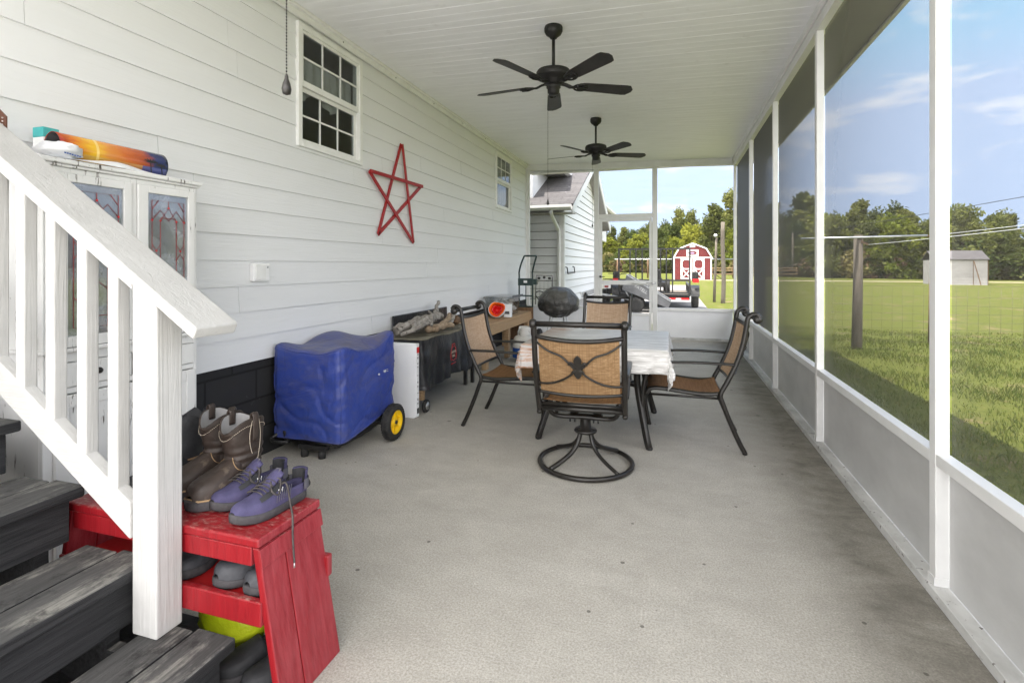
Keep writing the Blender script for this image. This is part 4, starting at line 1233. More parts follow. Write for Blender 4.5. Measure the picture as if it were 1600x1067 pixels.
# ---- shoes on the shelf and under the bench
def simple_shoe(name, label, cat, grp, x, y, z, h, m, **kw):
    o = thing(name, label, cat, (x, y, z), grp)
    S = shoe(o, M4=place(x, y, z, h, kw.pop('tilt', 0)), up=m, lin=kw.pop('lin', M['slip']), sl=kw.pop('sl', M['sole']), **kw)
    return o, S
o, S = simple_shoe('foam_clog', 'dusty charcoal foam clog on the bench shelf with a round strap rivet', 'clog', 'shoes on the red bench shelf', -1.560, 1.480, .3015, 194, M['clog'], L=.27, W=.108, sole=.022, heel=.055, instep=.085, toe=.05, opn=.48)
b = MB(); M4 = frame(S(.47, .62, .001), (1, 0, 0), (0, 1, 0)); b.ball(tuple(S(.46, -.60, .002)), (.012, .012, .012), 12, 8); b.build('strap_rivet', M['steel'], o)
b = MB()
for t, s in ((.60, -.3), (.60, 0), (.60, .3), (.68, -.15), (.68, .2), (.76, 0)): b.ball(tuple(S(t, s, .0)), (.006, .006, .003), 8, 6)
b.build('vent_hole', M['dark'], o)
simple_shoe('rubber_clog', 'dusty grey rubber clog on the bench shelf, farther from the red end board', 'clog', 'shoes on the red bench shelf', -1.290, 1.478, .3015, 168, M['clog'], L=.250, W=.106, sole=.018, heel=.06, instep=.102, toe=.064, opn=.42)
simple_shoe('rubber_clog', 'dusty grey rubber clog on the bench shelf, tucked against the red end board', 'clog', 'shoes on the red bench shelf', -1.182, 1.474, .3015, 171, M['clog'], L=.245, W=.100, sole=.018, heel=.06, instep=.10, toe=.062, opn=.42)
simple_shoe('slip_on_shoe', 'black slip on shoe under the bench next to the lime bag', 'shoe', 'black slip on shoes under the bench', -1.24, 1.47, .013, 156, M['slip'], L=.27, W=.104, sole=.016, heel=.06, instep=.085, toe=.05, opn=.45)
simple_shoe('slip_on_shoe', 'black slip on shoe under the bench beside the red end board', 'shoe', 'black slip on shoes under the bench', -1.14, 1.46, .013, 160, M['slip'], L=.255, W=.10, sole=.016, heel=.06, instep=.08, toe=.048, opn=.45)
b = MB(); b.ball((-1.44, 1.40, .10), (.13, .085, .105), 22, 14, lambda d: 1 + .16 * nz(d, 2.4) + .05 * nz(d, 7)); one(b, 'lime_bag', M['lime'], 'crinkled lime green plastic bag stuffed under the red bench', 'bag')
b = MB(); b.box(-1.95, -1.115, 1.00, 1.455, .001, .012); one(b, 'floor_mat', M['mat'], 'black ribbed rubber mat on the floor under the red bench', 'mat', bevel=.003)

# red flip-flop sole and black sole on the floor behind the boots
o = thing('red_slide', 'red slotted slide standing on edge behind the brown boots', 'slide', (-2.0, 2.35, 0))
b = MB(); pts = [(.065 * math.cos(a), .05 * math.sin(a)) for a in [2 * PI * k / 20 for k in range(20)]]
cR = Vector((-1.80, 2.16, .07)); MM = frame(cR, (.80, .25, -.45), (.1, .55, .8))
b.prism(pts, lambda p, q, d: tuple(MM @ Vector((p, q, d))), -.012, .012); b.build('sole', M['redlens'], o, bevel=.004)
b = MB(); b.prism([(p * .36, q * .36) for p, q in pts], lambda p, q, d: tuple(MM @ Vector((p, q, d))), .0122, .016); b.build('slot', M['dark'], o)
b = MB()
for k in range(8):
    a = 2 * PI * k / 8; b.bar(MM @ Vector((.026 * math.cos(a), .021 * math.sin(a), .0125)), MM @ Vector((.058 * math.cos(a), .045 * math.sin(a), .0125)), .004, .002)
b.build('groove', M['dark'], o)
o = thing('black_slide', 'black ribbed slide leaning upside down behind the boots', 'slide', (-2.1, 2.45, 0))
cR = Vector((-1.95, 2.30, .13)); MM = frame(cR, (.86, -.25, .1), (.1, .8, .45))
b = MB(); b.prism([(.12 * math.cos(a), .048 * math.sin(a)) for a in [2 * PI * k / 24 for k in range(24)]], lambda p, q, d: tuple(MM @ Vector((p, q, d))), -.01, .01); b.build('sole', M['sole'], o, bevel=.004)
b = MB()
for k in range(9):
    u = -.09 + .0225 * k; b.bar(MM @ Vector((u, -.03, .0115)), MM @ Vector((u, .03, .0115)), .008, .004)
b.build('tread_rib', M['rubber'], o)
b = MB(); b.bar(MM @ Vector((-.05, -.05, -.03)), MM @ Vector((-.05, .05, -.03)), .06, .04); b.build('strap', M['slip'], o, bevel=.01)
# ================================================================ covered generator
gx0, gx1, gy0, gy1 = -2.64, -2.085, 2.89, 3.585
gn = thing('covered_generator', 'wheeled generator under a dusty blue vinyl cover against the wall', 'generator', (-2.36, 3.24, 0))
def rect_loop(x0, x1, y0, y1, r, n=7, m=9):
    p = []
    cs = [(x1 - r, y0 + r, -90), (x1 - r, y1 - r, 0), (x0 + r, y1 - r, 90), (x0 + r, y0 + r, 180)]
    for k, (cx, cy, a) in enumerate(cs):
        for i in range(n): t = R(a + 90 * i / (n - 1)); p.append((cx + r * math.cos(t), cy + r * math.sin(t)))
        nx = cs[(k + 1) % 4]; e = (nx[0] + r * math.cos(R(a + 90)), nx[1] + r * math.sin(R(a + 90)))
        for i in range(1, m): p.append((p[-1][0] + (e[0] - p[-1][0]) / (m - i + 1), p[-1][1] + (e[1] - p[-1][1]) / (m - i + 1)))
    return p
gc = ((gx0 + gx1) / 2, (gy0 + gy1) / 2)
def gtop(x, y):
    u = (x - gx0) / (gx1 - gx0); v = (y - gy0) / (gy1 - gy0)
    z = .700
    z += .048 * math.exp(-((u - .95) / .34) ** 2 - ((v - .05) / .24) ** 2)
    z += .062 * math.exp(-((u - .05) / .30) ** 2 - ((v - .04) / .24) ** 2)
    z += .092 * math.exp(-((u - .95) / .32) ** 2 - ((v - .97) / .24) ** 2)
    z += .085 * math.exp(-((u - .2) / .34) ** 2 - ((v - .75) / .28) ** 2)
    z += .040 * math.exp(-((u - .55) / .28) ** 2 - ((v - .50) / .3) ** 2)
    return z + .016 * nz((x * 5, y * 5, 0), 1.3)
loop0 = rect_loop(gx0, gx1, gy0, gy1, .055, 9, 30)
rg = []
for k in (.12, .3, .48, .64, .78, .88, .935, .972, .993):
    rg.append([(gc[0] + (x - gc[0]) * k, gc[1] + (y - gc[1]) * k, gtop(gc[0] + (x - gc[0]) * k, gc[1] + (y - gc[1]) * k) - (.016 if k > .98 else .007 if k > .96 else .002 if k > .9 else 0)) for x, y in loop0])
NSR = 40
for s in range(NSR + 1):
    t = s / NSR; row = []
    for x, y in loop0:
        u = (x - gx0) / (gx1 - gx0); v = (y - gy0) / (gy1 - gy0)
        zb_ = .125 + .12 * max(0, v - .1) ** 1.2 * (1 if u > .6 else .6)
        zt_ = gtop(x, y) - .032
        z = zt_ + (zb_ - zt_) * t
        g = 1.0 + .012 * math.sin(t * PI) + (.0 if t < .02 else .015 * nz((x * 4, y * 4, z * 3), 1.2) + .008 * nz((x * 9, y * 9, z * 10), 1.0))
        if u > .95: g -= .05 * math.exp(-((z - (.36 - .06 * v)) / .07) ** 2) * max(0, v - .25)   # crease above the wheel
        q_ = nz((x * 3 + z * 2.2, y * 3 - z * 1.5, z * 2.5), 1.7); g -= .030 * (max(0, 1 - abs(q_) / .16) ** 1.5) * min(1, t * 6)
        q2 = nz((x * 6 - z * 4, y * 6 + z * 3, 5 + z * 3), 1.5); g += .014 * (max(0, 1 - abs(q2) / .14) ** 1.3) * min(1, t * 5)
        fl = .012 * t
        row.append((gc[0] + (x - gc[0]) * (g + fl), gc[1] + (y - gc[1]) * (g + fl * .5), z))
    rg.append(row)
b = MB(); b.rings(rg, True, False); b.build('cover', M['blue'], gn)
b = MB(); nl = len(loop0)
cor = [4, 4 + 38, 4 + 76, 4 + 114]
for ci in cor:
    b.tube([tuple(Vector(r_[ci]) + Vector((r_[ci][0] - gc[0], r_[ci][1] - gc[1], 0)).normalized() * .002) for r_ in rg[8:]], .0042, 6)
b.tube([tuple(Vector(p) + Vector((0, 0, .002))) for p in rg[8]], .004, 6, True)
b.tube([tuple(p) for p in rg[-1]], .004, 6, True)
b.build('piping', M['blue'], gn)
b = MB()
for y, z, w, h in ((3.335, .49, .003, .012), (3.405, .500, .003, .012), (3.411, .494, .003, .012), (3.421, .500, .003, .014), (3.445, .510, .008, .003), (3.447, .496, .009, .003)): b.box(gx1 - .002, gx1 + .0155, y, y + w, z, z + h)
b.build('worn_print', M['bulbtile'], gn)
b = MB()
for x in (-2.16, -2.54):
    b.tube(spline([(x, 2.90, .17), (x, 2.91, .115), (x, 2.96, .088), (x, 3.10, .080), (x, 3.36, .085), (x, 3.50, .12), (x, 3.58, .19)], 5), .0155, 8)
b.tube([(-2.56, 2.955, .088), (-2.14, 2.955, .088)], .0155, 8); b.tube([(-2.58, 3.45, .10), (-2.10, 3.45, .10)], .0155, 8)
b.tube(spline([(-2.60, 2.90, .14), (-2.62, 2.86, .12), (-2.58, 2.85, .105), (-2.50, 2.88, .10)], 4), .012, 8)
b.box(-2.56, -2.14, 2.93, 3.52, .10, .115); b.build('tube_frame', M['black'], gn)
b = MB(); b.box(-2.48, -2.24, 3.0, 3.4, .116, .40); b.build('engine', M['black'], gn, bevel=.03)
b = MB(); b.bar((-2.44, 2.93, .070), (-2.22, 2.93, .070), .05, .035); b.build('foot_bar', M['black'], gn, bevel=.006)
for x in (-2.40, -2.26):
    b = MB(); b.lathe([(.024, 0), (.026, .02), (.022, .052)], (x, 2.925, .001), 14); b.build('rubber_foot', M['rubber'], gn)
for x in (-1.995, -2.60):
    b = MB(); r = .132
    b.lathe([(.088, -.032), (.118, -.034), (r - .004, -.026), (r, -.012), (r, .012), (r - .004, .026), (.118, .034), (.088, .032)], (x, 3.40, r + .001), 36, 'x', False)
    for k in range(36):
        a = 2 * PI * k / 36
        b.bar((x - .024, 3.40 + r * math.cos(a), r + .001 + (r - .0005) * math.sin(a)), (x - .006, 3.40 + r * math.cos(a + .09), r + .001 + (r - .0005) * math.sin(a + .09)), .008, .005, (0, math.cos(a), math.sin(a)))
        b.bar((x + .024, 3.40 + r * math.cos(a), r + .001 + (r - .0005) * math.sin(a)), (x + .006, 3.40 + r * math.cos(a + .09), r + .001 + (r - .0005) * math.sin(a + .09)), .008, .005, (0, math.cos(a), math.sin(a)))
    w = b.build('wheel', M['rubber'], gn)
    b = MB(); b.lathe([(.0895, -.028), (.0895, .028), (.082, .030), (.076, .010), (.050, .006), (.034, .012), (.030, .022), (.004, .022)], (x, 3.40, r + .001), 30, 'x'); b.build('rim', M['yellow'], w)
    for k in range(6):
        b = MB(); a = 2 * PI * k / 6 + .3; b.bar((x + .012, 3.40 + .036 * math.cos(a), r + .036 * math.sin(a)), (x + .012, 3.40 + .076 * math.cos(a), r + .076 * math.sin(a)), .010, .010, (1, 0, 0))
        b.build('spoke_rib', M['yellow'], w)
    b = MB(); b.lathe([(.014, .0), (.014, .030), (.010, .032)], (x, 3.40, r + .001), 12, 'x'); b.build('hub_cap', M['black'], w)

# ================================================================ white panel
pn = thing('boxed_board', 'white flat boxed panel standing between the blue cover and the black covered griddle', 'panel', (-2.3, 3.95, 0))
b = MB(); b.box(-2.60, -2.075, 3.915, 3.965, .012, .635); b.build('panel', M['foam'], pn, bevel=.004)
b = MB(); b.box(-2.0745, -2.0738, 3.918, 3.962, .555, .605); b.build('red_label', M['redlens'], pn)
b = MB()
for z, h in ((.535, .012), (.505, .018), (.46, .01), (.43, .012), (.36, .008), (.30, .012), (.265, .01), (.21, .008), (.15, .02), (.12, .012)): b.box(-2.0745, -2.0739, 3.934, 3.946, z, z + h)
b.box(-2.0745, -2.0739, 3.925, 3.958, .04, .085); b.build('black_print', M['slip'], pn)
b = MB(); b.box(-2.59, -2.10, 3.92, 3.96, .001, .0115); b.build('edge_strip', M['foam'], pn)

# ================================================================ covered griddle cart
qx0, qx1, qy0, qy1, qz = -2.56, -2.10, 4.07, 5.42, .645
gq = thing('griddle_cart', 'low griddle cart under a black fabric cover with a red printed emblem', 'griddle', (-2.33, 4.75, 0))
lp = rect_loop(qx0, qx1, qy0, qy1, .035, 6, 90)
qc = ((qx0 + qx1) / 2, (qy0 + qy1) / 2)
def qtop(x, y): return qz - .012 + .018 * nz((x * 3, y * 3, 1), 1.6) + .008 * nz((x * 9, y * 9, 4), 1)
rg = [[(qc[0] + (x - qc[0]) * k, qc[1] + (y - qc[1]) * k, qtop(qc[0] + (x - qc[0]) * k, qc[1] + (y - qc[1]) * k) + (.006 if k > .8 else 0)) for x, y in lp] for k in (.03, .2, .4, .55, .7, .82, .9, .955, .985, 1.0)]
b = MB(); b.rings(rg, True, False); b.build('cover_top', M['olive'], gq)
rg2 = []
for s in range(19):
    t = s / 18; row = []
    for i, (x, y) in enumerate(lp):
        v = (y - qy0) / (qy1 - qy0)
        zb_ = .205 + .02 * math.sin(y * 7) + (.115 * max(0, min(1, (v - .80) / .02)) if x > qc[0] else 0)
        z0_ = qtop(x, y) + .004; z = z0_ + (zb_ - z0_) * t
        fold = (.004 + .026 * t) * (math.sin(y * 24 + 2.6 * math.sin(y * 5) + .8 * t) * .7 + .3 * math.sin(y * 41 + t * 2)) * min(1, t * 3)
        fold += .012 * nz((y * 4, z * 6, x * 4), 1.2) * min(1, t * 4)
        sx = 1 if x > qc[0] else -1
        onside = abs(x - qc[0]) > (qx1 - qx0) / 2 - .03
        fx = sx * (fold + .014 * t) if onside else 0
        fy = (fold * .5 + .008 * t) * (1 if y > qc[1] else -1) if not onside else 0
        if sx < 0: fx *= .3
        row.append((x + fx, y + fy, z))
    rg2.append(row)
b = MB(); b.rings(rg2, False, False); b.build('cover_skirt', M['blackcov'], gq)
b = MB(); b.tube([(x * 1.0, y, qtop(x, y) + .005) for x, y in lp], .005, 6, True); b.build('hem_piping', M['olive'], gq)
# emblem: badge outline, hat-like top, bars of lettering and an underline
ex = qx1 + .034
def E(*pp, r=.0026, cl=False): return [(ex + .006, 4.655 + u, .430 + v) for u, v in pp]
b = MB()
sh = [(-.055, -.055), (-.062, -.02), (-.060, .03), (-.045, .062), (-.02, .075), (.02, .078), (.045, .062), (.060, .03), (.062, -.02), (.055, -.055), (.03, -.048), (.0, -.066), (-.03, -.048)]
b.tube(E(*sh), .0030, 5, True)
b.tube(E((-.035, .078), (-.028, .098), (-.008, .102), (0, .095), (.012, .104), (.030, .098), (.034, .082)), .003, 5)
b.tube(E((-.058, -.092), (-.02, -.088), (.02, -.090), (.058, -.086)), .0035, 5)
b.build('emblem', M['redlens'], gq)
for s_, z_, sz in (('CAMP', .022, .036), ('CHEF', -.016, .032)):
    text({'CAMP': 'DAKOTA', 'CHEF': 'GRILL'}[s_], sz, 'emblem_lettering', M['stitch'], gq, frame((ex + .0065, 4.655, .430 + z_), (0, 1, 0), (0, 0, 1)), .0008, None, .78)
for (x, y) in ((-2.13, 5.33), (-2.50, 5.33), (-2.16, 5.20)):
    b = MB(); b.box(x - .018, x + .018, y - .018, y + .018, .001, .55); b.build('leg', M['black'], gq, bevel=.003)
for (x, y) in ((-2.14, 4.14), (-2.50, 4.14)):
    b = MB(); b.box(x - .02, x + .02, y - .02, y + .02, .10, .55); b.build('wooden_leg', M['wood'], gq, bevel=.003)
    b = MB(); b.lathe([(.012, -.014), (.046, -.016), (.056, -.010), (.056, .010), (.046, .016), (.012, .014)], (x + .052, y - .02, .058), 24, 'x'); w = b.build('caster', M['rubber'], gq)
    b = MB(); b.lathe([(.034, -.0175), (.034, .0175)], (x + .052, y - .02, .058), 16, 'x'); b.build('hub', M['steel'], w)
b = MB(); b.box(-2.655, -2.63, 4.5, 5.75, .50, .80); b.build('raised_lid', M['blackcov'], gq, bevel=.006)
b = MB(); b.box(-2.54, -2.12, 4.09, 5.40, .52, .60); b.build('griddle_body', M['black'], gq)

# ---- driftwood
def stick(label, pts, r0, r1, m, sd, grp='driftwood pieces piled on the griddle cover'):
    r0, r1 = r0 * 1.35, r1 * 1.35
    P = spline([(x, y, z + .012) for x, y, z in pts], 7); n = len(P); rn = random.Random(sd)
    rr = [(r0 + (r1 - r0) * i / (n - 1)) * (1 + .22 * nz((i * .31 + sd * 9, sd, 0), 1.7)) for i in range(n)]
    P = [p + Vector((nz((i * .4, sd, 1)), nz((i * .4, sd, 2)), nz((i * .4, sd, 3)))) * r0 * .45 for i, p in enumerate(P)]
    b = MB(); b.tube(P, rr, 9)
    b.v = [tuple(Vector(p) + Vector((nz((p[0] * 30, p[1] * 30, p[2] * 30)), nz((p[0] * 30 + 5, p[1] * 30, p[2] * 30)), nz((p[0] * 30, p[1] * 30 + 5, p[2] * 30)))) * r0 * .20) for p in b.v]
    one(b, 'driftwood', m, label, 'driftwood', grp)
zt = qz + .012
stick('forked grey driftwood branch reaching up towards the wall, longest of the pile', [(-2.42, 4.45, zt + .05), (-2.40, 4.75, zt + .09), (-2.42, 5.0, zt + .075), (-2.50, 5.18, zt + .14), (-2.55, 5.34, zt + .225)], .036, .012, M['drift'], 1)
stick('thick gnarled grey driftwood log on top of the pile', [(-2.36, 4.40, zt + .04), (-2.33, 4.62, zt + .085), (-2.36, 4.86, zt + .10), (-2.38, 5.05, zt + .08)], .042, .030, M['drift'], 2)
stick('knotty grey driftwood lump at the near end of the pile', [(-2.46, 4.24, zt + .02), (-2.42, 4.36, zt + .06), (-2.38, 4.46, zt + .03)], .032, .024, M['drift'], 3)
stick('slim pale driftwood stick lying lowest at the near end', [(-2.36, 4.16, zt + .005), (-2.28, 4.34, zt + .05), (-2.27, 4.56, zt + .085)], .014, .016, M['drift'], 4)
stick('tan driftwood stick slanting along the front of the pile', [(-2.20, 4.55, zt + .012), (-2.22, 4.78, zt + .05), (-2.27, 5.02, zt + .085), (-2.31, 5.1, zt + .10)], .022, .016, M['driftb'], 5)
stick('tan driftwood stick lying on the cover below the others', [(-2.26, 4.50, zt + .016), (-2.20, 4.72, zt + .022), (-2.18, 4.9, zt + .02)], .026, .018, M['driftb'], 6)
stick('curved pale driftwood root at the far end of the pile', [(-2.18, 4.82, zt + .02), (-2.22, 4.98, zt + .06), (-2.25, 5.10, zt + .12), (-2.30, 5.16, zt + .05)], .014, .018, M['drift'], 7)
stick('small brown driftwood pieces heaped at the far end of the cover', [(-2.22, 5.05, zt + .02), (-2.26, 5.18, zt + .05), (-2.30, 5.3, zt + .02)], .032, .022, M['oldwood'], 8)

stick('long straight grey driftwood stick along the wall side of the pile', [(-2.50, 4.30, zt + .03), (-2.47, 4.7, zt + .06), (-2.46, 5.2, zt + .07)], .022, .012, M['drift'], 9)
stick('thin pale driftwood twig crossing over the top of the pile', [(-2.22, 4.50, zt + .06), (-2.33, 4.72, zt + .135), (-2.46, 4.92, zt + .15)], .011, .007, M['drift'], 10)
stick('bent grey driftwood branch hooking over the near end of the pile', [(-2.30, 4.28, zt + .02), (-2.36, 4.42, zt + .085), (-2.44, 4.60, zt + .11), (-2.47, 4.80, zt + .10)], .018, .010, M['drift'], 12)
# ================================================================ scrap-wood bench at the far end
wb = thing('scrap_workbench', 'low rough timber workbench against the wall beyond the griddle', 'workbench', (-2.4, 6.9, 0))
for i, (xa, xb) in enumerate(((-2.64, -2.50), (-2.495, -2.35), (-2.345, -2.165))):
    b = MB(); b.box(xa, xb, 5.95 + .03 * i, 8.05 - .05 * i, .535, .572); b.build('top_board', M['wood'], wb, bevel=.004)
b = MB(); b.box(-2.20, -2.165, 6.0, 7.98, .425, .533); b.build('front_apron', M['wood'], wb, bevel=.004)
for (x, y) in ((-2.235, 6.02), (-2.235, 6.92), (-2.235, 7.92), (-2.60, 6.02), (-2.60, 7.92)):
    b = MB(); b.box(x - .035, x + .030, y - .04, y + .05, .001, .533); b.build('leg', M['wood'], wb, bevel=.004)
b = MB(); b.box(-2.62, -2.17, 8.06, 8.10, .10, .62); b.build('end_board', M['oldwood'], wb, bevel=.004)
bn = thing('storage_bin', 'clear plastic bin of odds and ends with a dark lid handle on the workbench', 'bin', (-2.42, 7.3, .573))
rgb_ = [[(x, y, z) for x, y in rect_loop(-2.60 - g, -2.25 + g, 6.98 - g, 7.62 + g, .05, 5, 6)] for z, g in ((.574, -.02), (.60, -.015), (.82, .01), (.825, .025))]
b = MB(); b.rings(rgb_, True, False); b.build('tub', M['bin'], bn)
rgb_ = [[(x, y, z) for x, y in rect_loop(-2.60 - g, -2.25 + g, 6.98 - g, 7.62 + g, .05, 5, 6)] for z, g in ((.826, .03), (.845, .03), (.855, .0))]
b = MB(); b.rings(rgb_); b.build('lid', M['bin'], bn)
b = MB(); b.box(-2.20, -2.185, 7.05, 7.55, .845, .868); b.build('handle', M['gray'], bn, bevel=.004)
b = MB()
rr_ = random.Random(5)
for i in range(34):
    x, y, z = rr_.uniform(-2.54, -2.31), rr_.uniform(7.06, 7.54), rr_.uniform(.60, .78)
    b.ball((x, y, z), (rr_.uniform(.02, .05), rr_.uniform(.02, .06), rr_.uniform(.015, .04)), 7, 5)
b.build('contents', [M['ceramic']], bn)
bk = thing('orange_scoop', 'white jug cut open to show its orange and red inside, lying on the workbench', 'jug', (-2.33, 6.68, .573))
MM = frame((-2.30, 6.66, .70), (.86, .30, .1), (-.05, .2, 1)); zaxis = MM.to_3x3() @ Vector((0, 0, 1))
if zaxis.y > 0: MM = MM @ Matrix.Rotation(PI, 4, 'Y')
def cone(rs, wob, mb, flip=False):
    rg_ = []
    for r, z in rs:
        rg_.append([tuple(MM @ Vector((r * (1 + wob * math.sin(2 * a + .6) + wob * .5 * math.sin(3 * a)) * math.cos(a), r * .9 * (1 + wob * math.sin(3 * a + 1)) * math.sin(a), z))) for a in [2 * PI * k / 26 for k in range(26)]])
    return rg_
b = MB(); b.rings(cone([(.03, -.21), (.095, -.19), (.118, -.10), (.122, -.02), (.118, .03), (.108, .045)], .05, b), True, False); b.build('body', M['white'], bk)
b = MB(); b.rings(cone([(.108, .047), (.100, .050), (.088, .035), (.074, -.03), (.05, -.12), (.02, -.15)], .10, b), False, True); b.build('inside', M['orange'], bk)
b = MB(); b.rings(cone([(.0705, -.028), (.06, -.02), (.045, -.06), (.02, -.10)], .16, b), False, True); b.build('red_core', M['redlens'], bk)
jb = thing('white_box', 'white carton standing between the orange jug and the clear bin', 'carton', (-2.25, 6.93, .573))
b = MB(); b.box(-2.27, -2.17, 6.86, 6.95, .574, .76); b.build('carton', M['white'], jb, bevel=.006)
b = MB(); b.box(-2.255, -2.185, 6.859, 6.8598, .62, .66); b.build('print', M['gray'], jb)

# ================================================================ propane tank
tk = thing('propane_tank', 'dull white propane tank with a blue sleeve beside the workbench', 'gas tank', (-1.93, 6.72, 0))
c = (-1.93, 6.72, 0)
b = MB(); b.lathe([(.10, .03), (.135, .045), (.153, .08), (.156, .12), (.156, .24), (.150, .29), (.125, .335), (.08, .36), (.03, .366)], c, 30); b.build('tank_body', M['tank'], tk)
b = MB(); b.lathe([(.1572, .06), (.1582, .065), (.1582, .19), (.1572, .195)], c, 30, 'z', False); b.build('sleeve', M['navy'], tk)
b = MB(); b.lathe([(.105, .001), (.108, .001), (.108, .045), (.105, .045)], c, 24, 'z', False); b.build('foot_ring', M['tank'], tk, solid=.003)
b = MB()
b.grid(lambda u, v: (c[0] + .088 * math.cos(R(-60 + 300 * u) - 1.0), c[1] + .088 * math.sin(R(-60 + 300 * u) - 1.0), .335 + .135 * v * (1 if .06 < u < .94 else .55)), 24, 3)
b.build('collar', M['tank'], tk, solid=.004)
b = MB(); b.tube([(c[0], c[1], .36), (c[0], c[1], .415)], .014, 10); b.lathe([(.024, .415), (.026, .425), (.022, .44)], c, 10); b.tube([(c[0], c[1], .40), (c[0] + .02, c[1] - .05, .40)], .012, 8); b.build('valve', M['black'], tk)

# ================================================================ hand truck
hd = thing('hand_truck', 'tall dark green hand truck standing by the end screen wall', 'hand truck', (-2.30, 8.2, 0))
b = MB(); hx, hy = -2.33, 8.22
for dx in (-.115, .115):
    b.tube(spline([(hx + dx, hy, .03), (hx + dx, hy, .5), (hx + dx, hy, 1.10), (hx + dx, hy, 1.20), (hx + dx * .98 + .045, hy - .05, 1.33), (hx + dx * .9 + .10, hy - .08, 1.46)], 5), .0145, 9)
b.tube([(hx - .115 * .9 + .10, hy - .08, 1.46), (hx + .115 * .9 + .10, hy - .08, 1.46)], .0145, 9)
b.tube([(hx, hy, .10), (hx, hy, .98)], .008, 6)
for z in (.12, .50, .62, .80): b.bar((hx - .115, hy, z), (hx + .115, hy, z), .016, .022)
b.build('frame', M['green'], hd)
b = MB(); b.box(hx - .13, hx + .13, hy - .03, hy - .016, .97, 1.09); b.box(hx + .10, hx + .19, hy - .02, hy + .05, .985, 1.08); b.build('hinge_plate', M['green'], hd, bevel=.004)
b = MB(); b.box(hx - .03, hx + .03, hy - .0325, hy - .0305, 1.015, 1.055); b.build('plate_label', M['white'], hd)
b = MB(); b.box(hx - .19, hx + .19, hy - .21, hy - .02, .012, .018); b.build('toe_plate', M['green'], hd, bevel=.002)
for dx in (-.20, .20):
    b = MB(); b.lathe([(.03, -.03), (.11, -.034), (.125, -.02), (.125, .02), (.11, .034), (.03, .03)], (hx + dx, hy + .11, .126), 24, 'x'); b.build('wheel', M['rubber'], hd)

# ================================================================ covered kettle grill
kg = thing('kettle_grill', 'round kettle grill on thin legs under a dusty black cover by the door', 'grill', (-1.78, 8.25, 0))
kc = Vector((-1.80, 8.30, .70))
b = MB()
def kf(d):
    az = math.atan2(d.y, d.x)
    f = 1 + .06 * nz((d.x * 1.6, d.y * 1.6, d.z * 1.6), 1.5) + .03 * nz((d.x, d.y, d.z * .5), 5)
    f += .030 * (1 - abs(math.sin(az * 6 + 2.4 * d.z + 1.5 * nz(d, 2)))) * max(0, .55 - d.z) - .03 * max(0, d.z - .75) * 2
    f += .05 * math.exp(-((d.z + .42) / .12) ** 2) * (.5 + .5 * math.sin(az * 5 + 1))
    if d.z < -.55: f *= .96
    return f
b.ball(kc, (.335, .335, .255), 96, 48, kf); b.build('cover', M['grillcov'], kg)
for k in range(4):
    a = R(45 + 90 * k); b = MB(); b.tube([(kc.x + .14 * math.cos(a), kc.y + .14 * math.sin(a), .52), (kc.x + .27 * math.cos(a), kc.y + .27 * math.sin(a), .02)], .010, 8); b.build('leg', M['steel'], kg)
b = MB(); b.tube(spline([(kc.x - .30, kc.y - .10, .74), (kc.x - .345, kc.y - .12, .80), (kc.x - .345, kc.y - .11, .86), (kc.x - .29, kc.y - .10, .88), (kc.x - .23, kc.y - .08, .86)], 4), .009, 8); b.build('handle', M['black'], kg)
b = MB(); b.lathe([(.008, 0), (.10, .012), (.105, .02)], (kc.x, kc.y, .33), 20); b.build('ash_pan', M['steel'], kg)

# ================================================================ dining table and cloth
TX0, TX1, TY0, TY1, TZ = -1.075, -.035, 3.68, 4.76, .715
tb = thing('dining_table', 'square metal patio table with curved dark legs under a printed cloth', 'table', ((TX0 + TX1) / 2, (TY0 + TY1) / 2, 0))
b = MB(); b.box(TX0 + .01, TX1 - .01, TY0 + .01, TY1 - .01, TZ - .022, TZ - .004); b.build('tabletop', M['bronze'], tb, bevel=.006)
b = MB()
for p, q in (((TX0 + .05, TY0 + .05), (TX1 - .05, TY0 + .05)), ((TX1 - .05, TY0 + .05), (TX1 - .05, TY1 - .05)), ((TX1 - .05, TY1 - .05), (TX0 + .05, TY1 - .05)), ((TX0 + .05, TY1 - .05), (TX0 + .05, TY0 + .05))):
    b.bar((*p, TZ - .05), (*q, TZ - .05), .025, .05)
b.build('apron_frame', M['bronze'], tb, bevel=.003)
for (sx, sy) in ((1, -1), (-1, -1), (1, 1), (-1, 1)):
    x = TX1 - .20 if sx > 0 else TX0 + .20; y = TY0 + .16 if sy < 0 else TY1 - .16
    fx = -.155 if sx > 0 else -.965; fy = TY0 + .065 if sy < 0 else TY1 - .065
    pts = spline([(x, y, TZ - .06), (x - .012 * sx, y, .52), (x - .006 * sx, y + .0, .40), (x + (fx - x) * .35, y + (fy - y) * .35, .22), (fx - .015 * sx, fy, .06), (fx, fy, .006)], 5)
    b = MB(); b.tube(pts, .019, 4, flat=1.35, up=(1, 0, 0)); b.build('leg', M['bronze'], tb, bevel=.002)
    b = MB(); b.lathe([(.018, 0), (.022, .004), (.022, .016), (.016, .02)], (fx, fy, .001), 12); b.build('foot', M['rubber'], tb)
b = MB(); n = 28
ring = [((TX0 + TX1) / 2 + .30 * math.cos(2 * PI * k / n), (TY0 + TY1) / 2 + .30 * math.sin(2 * PI * k / n), .40) for k in range(n)]
b.tube(ring, .012, 8, True)
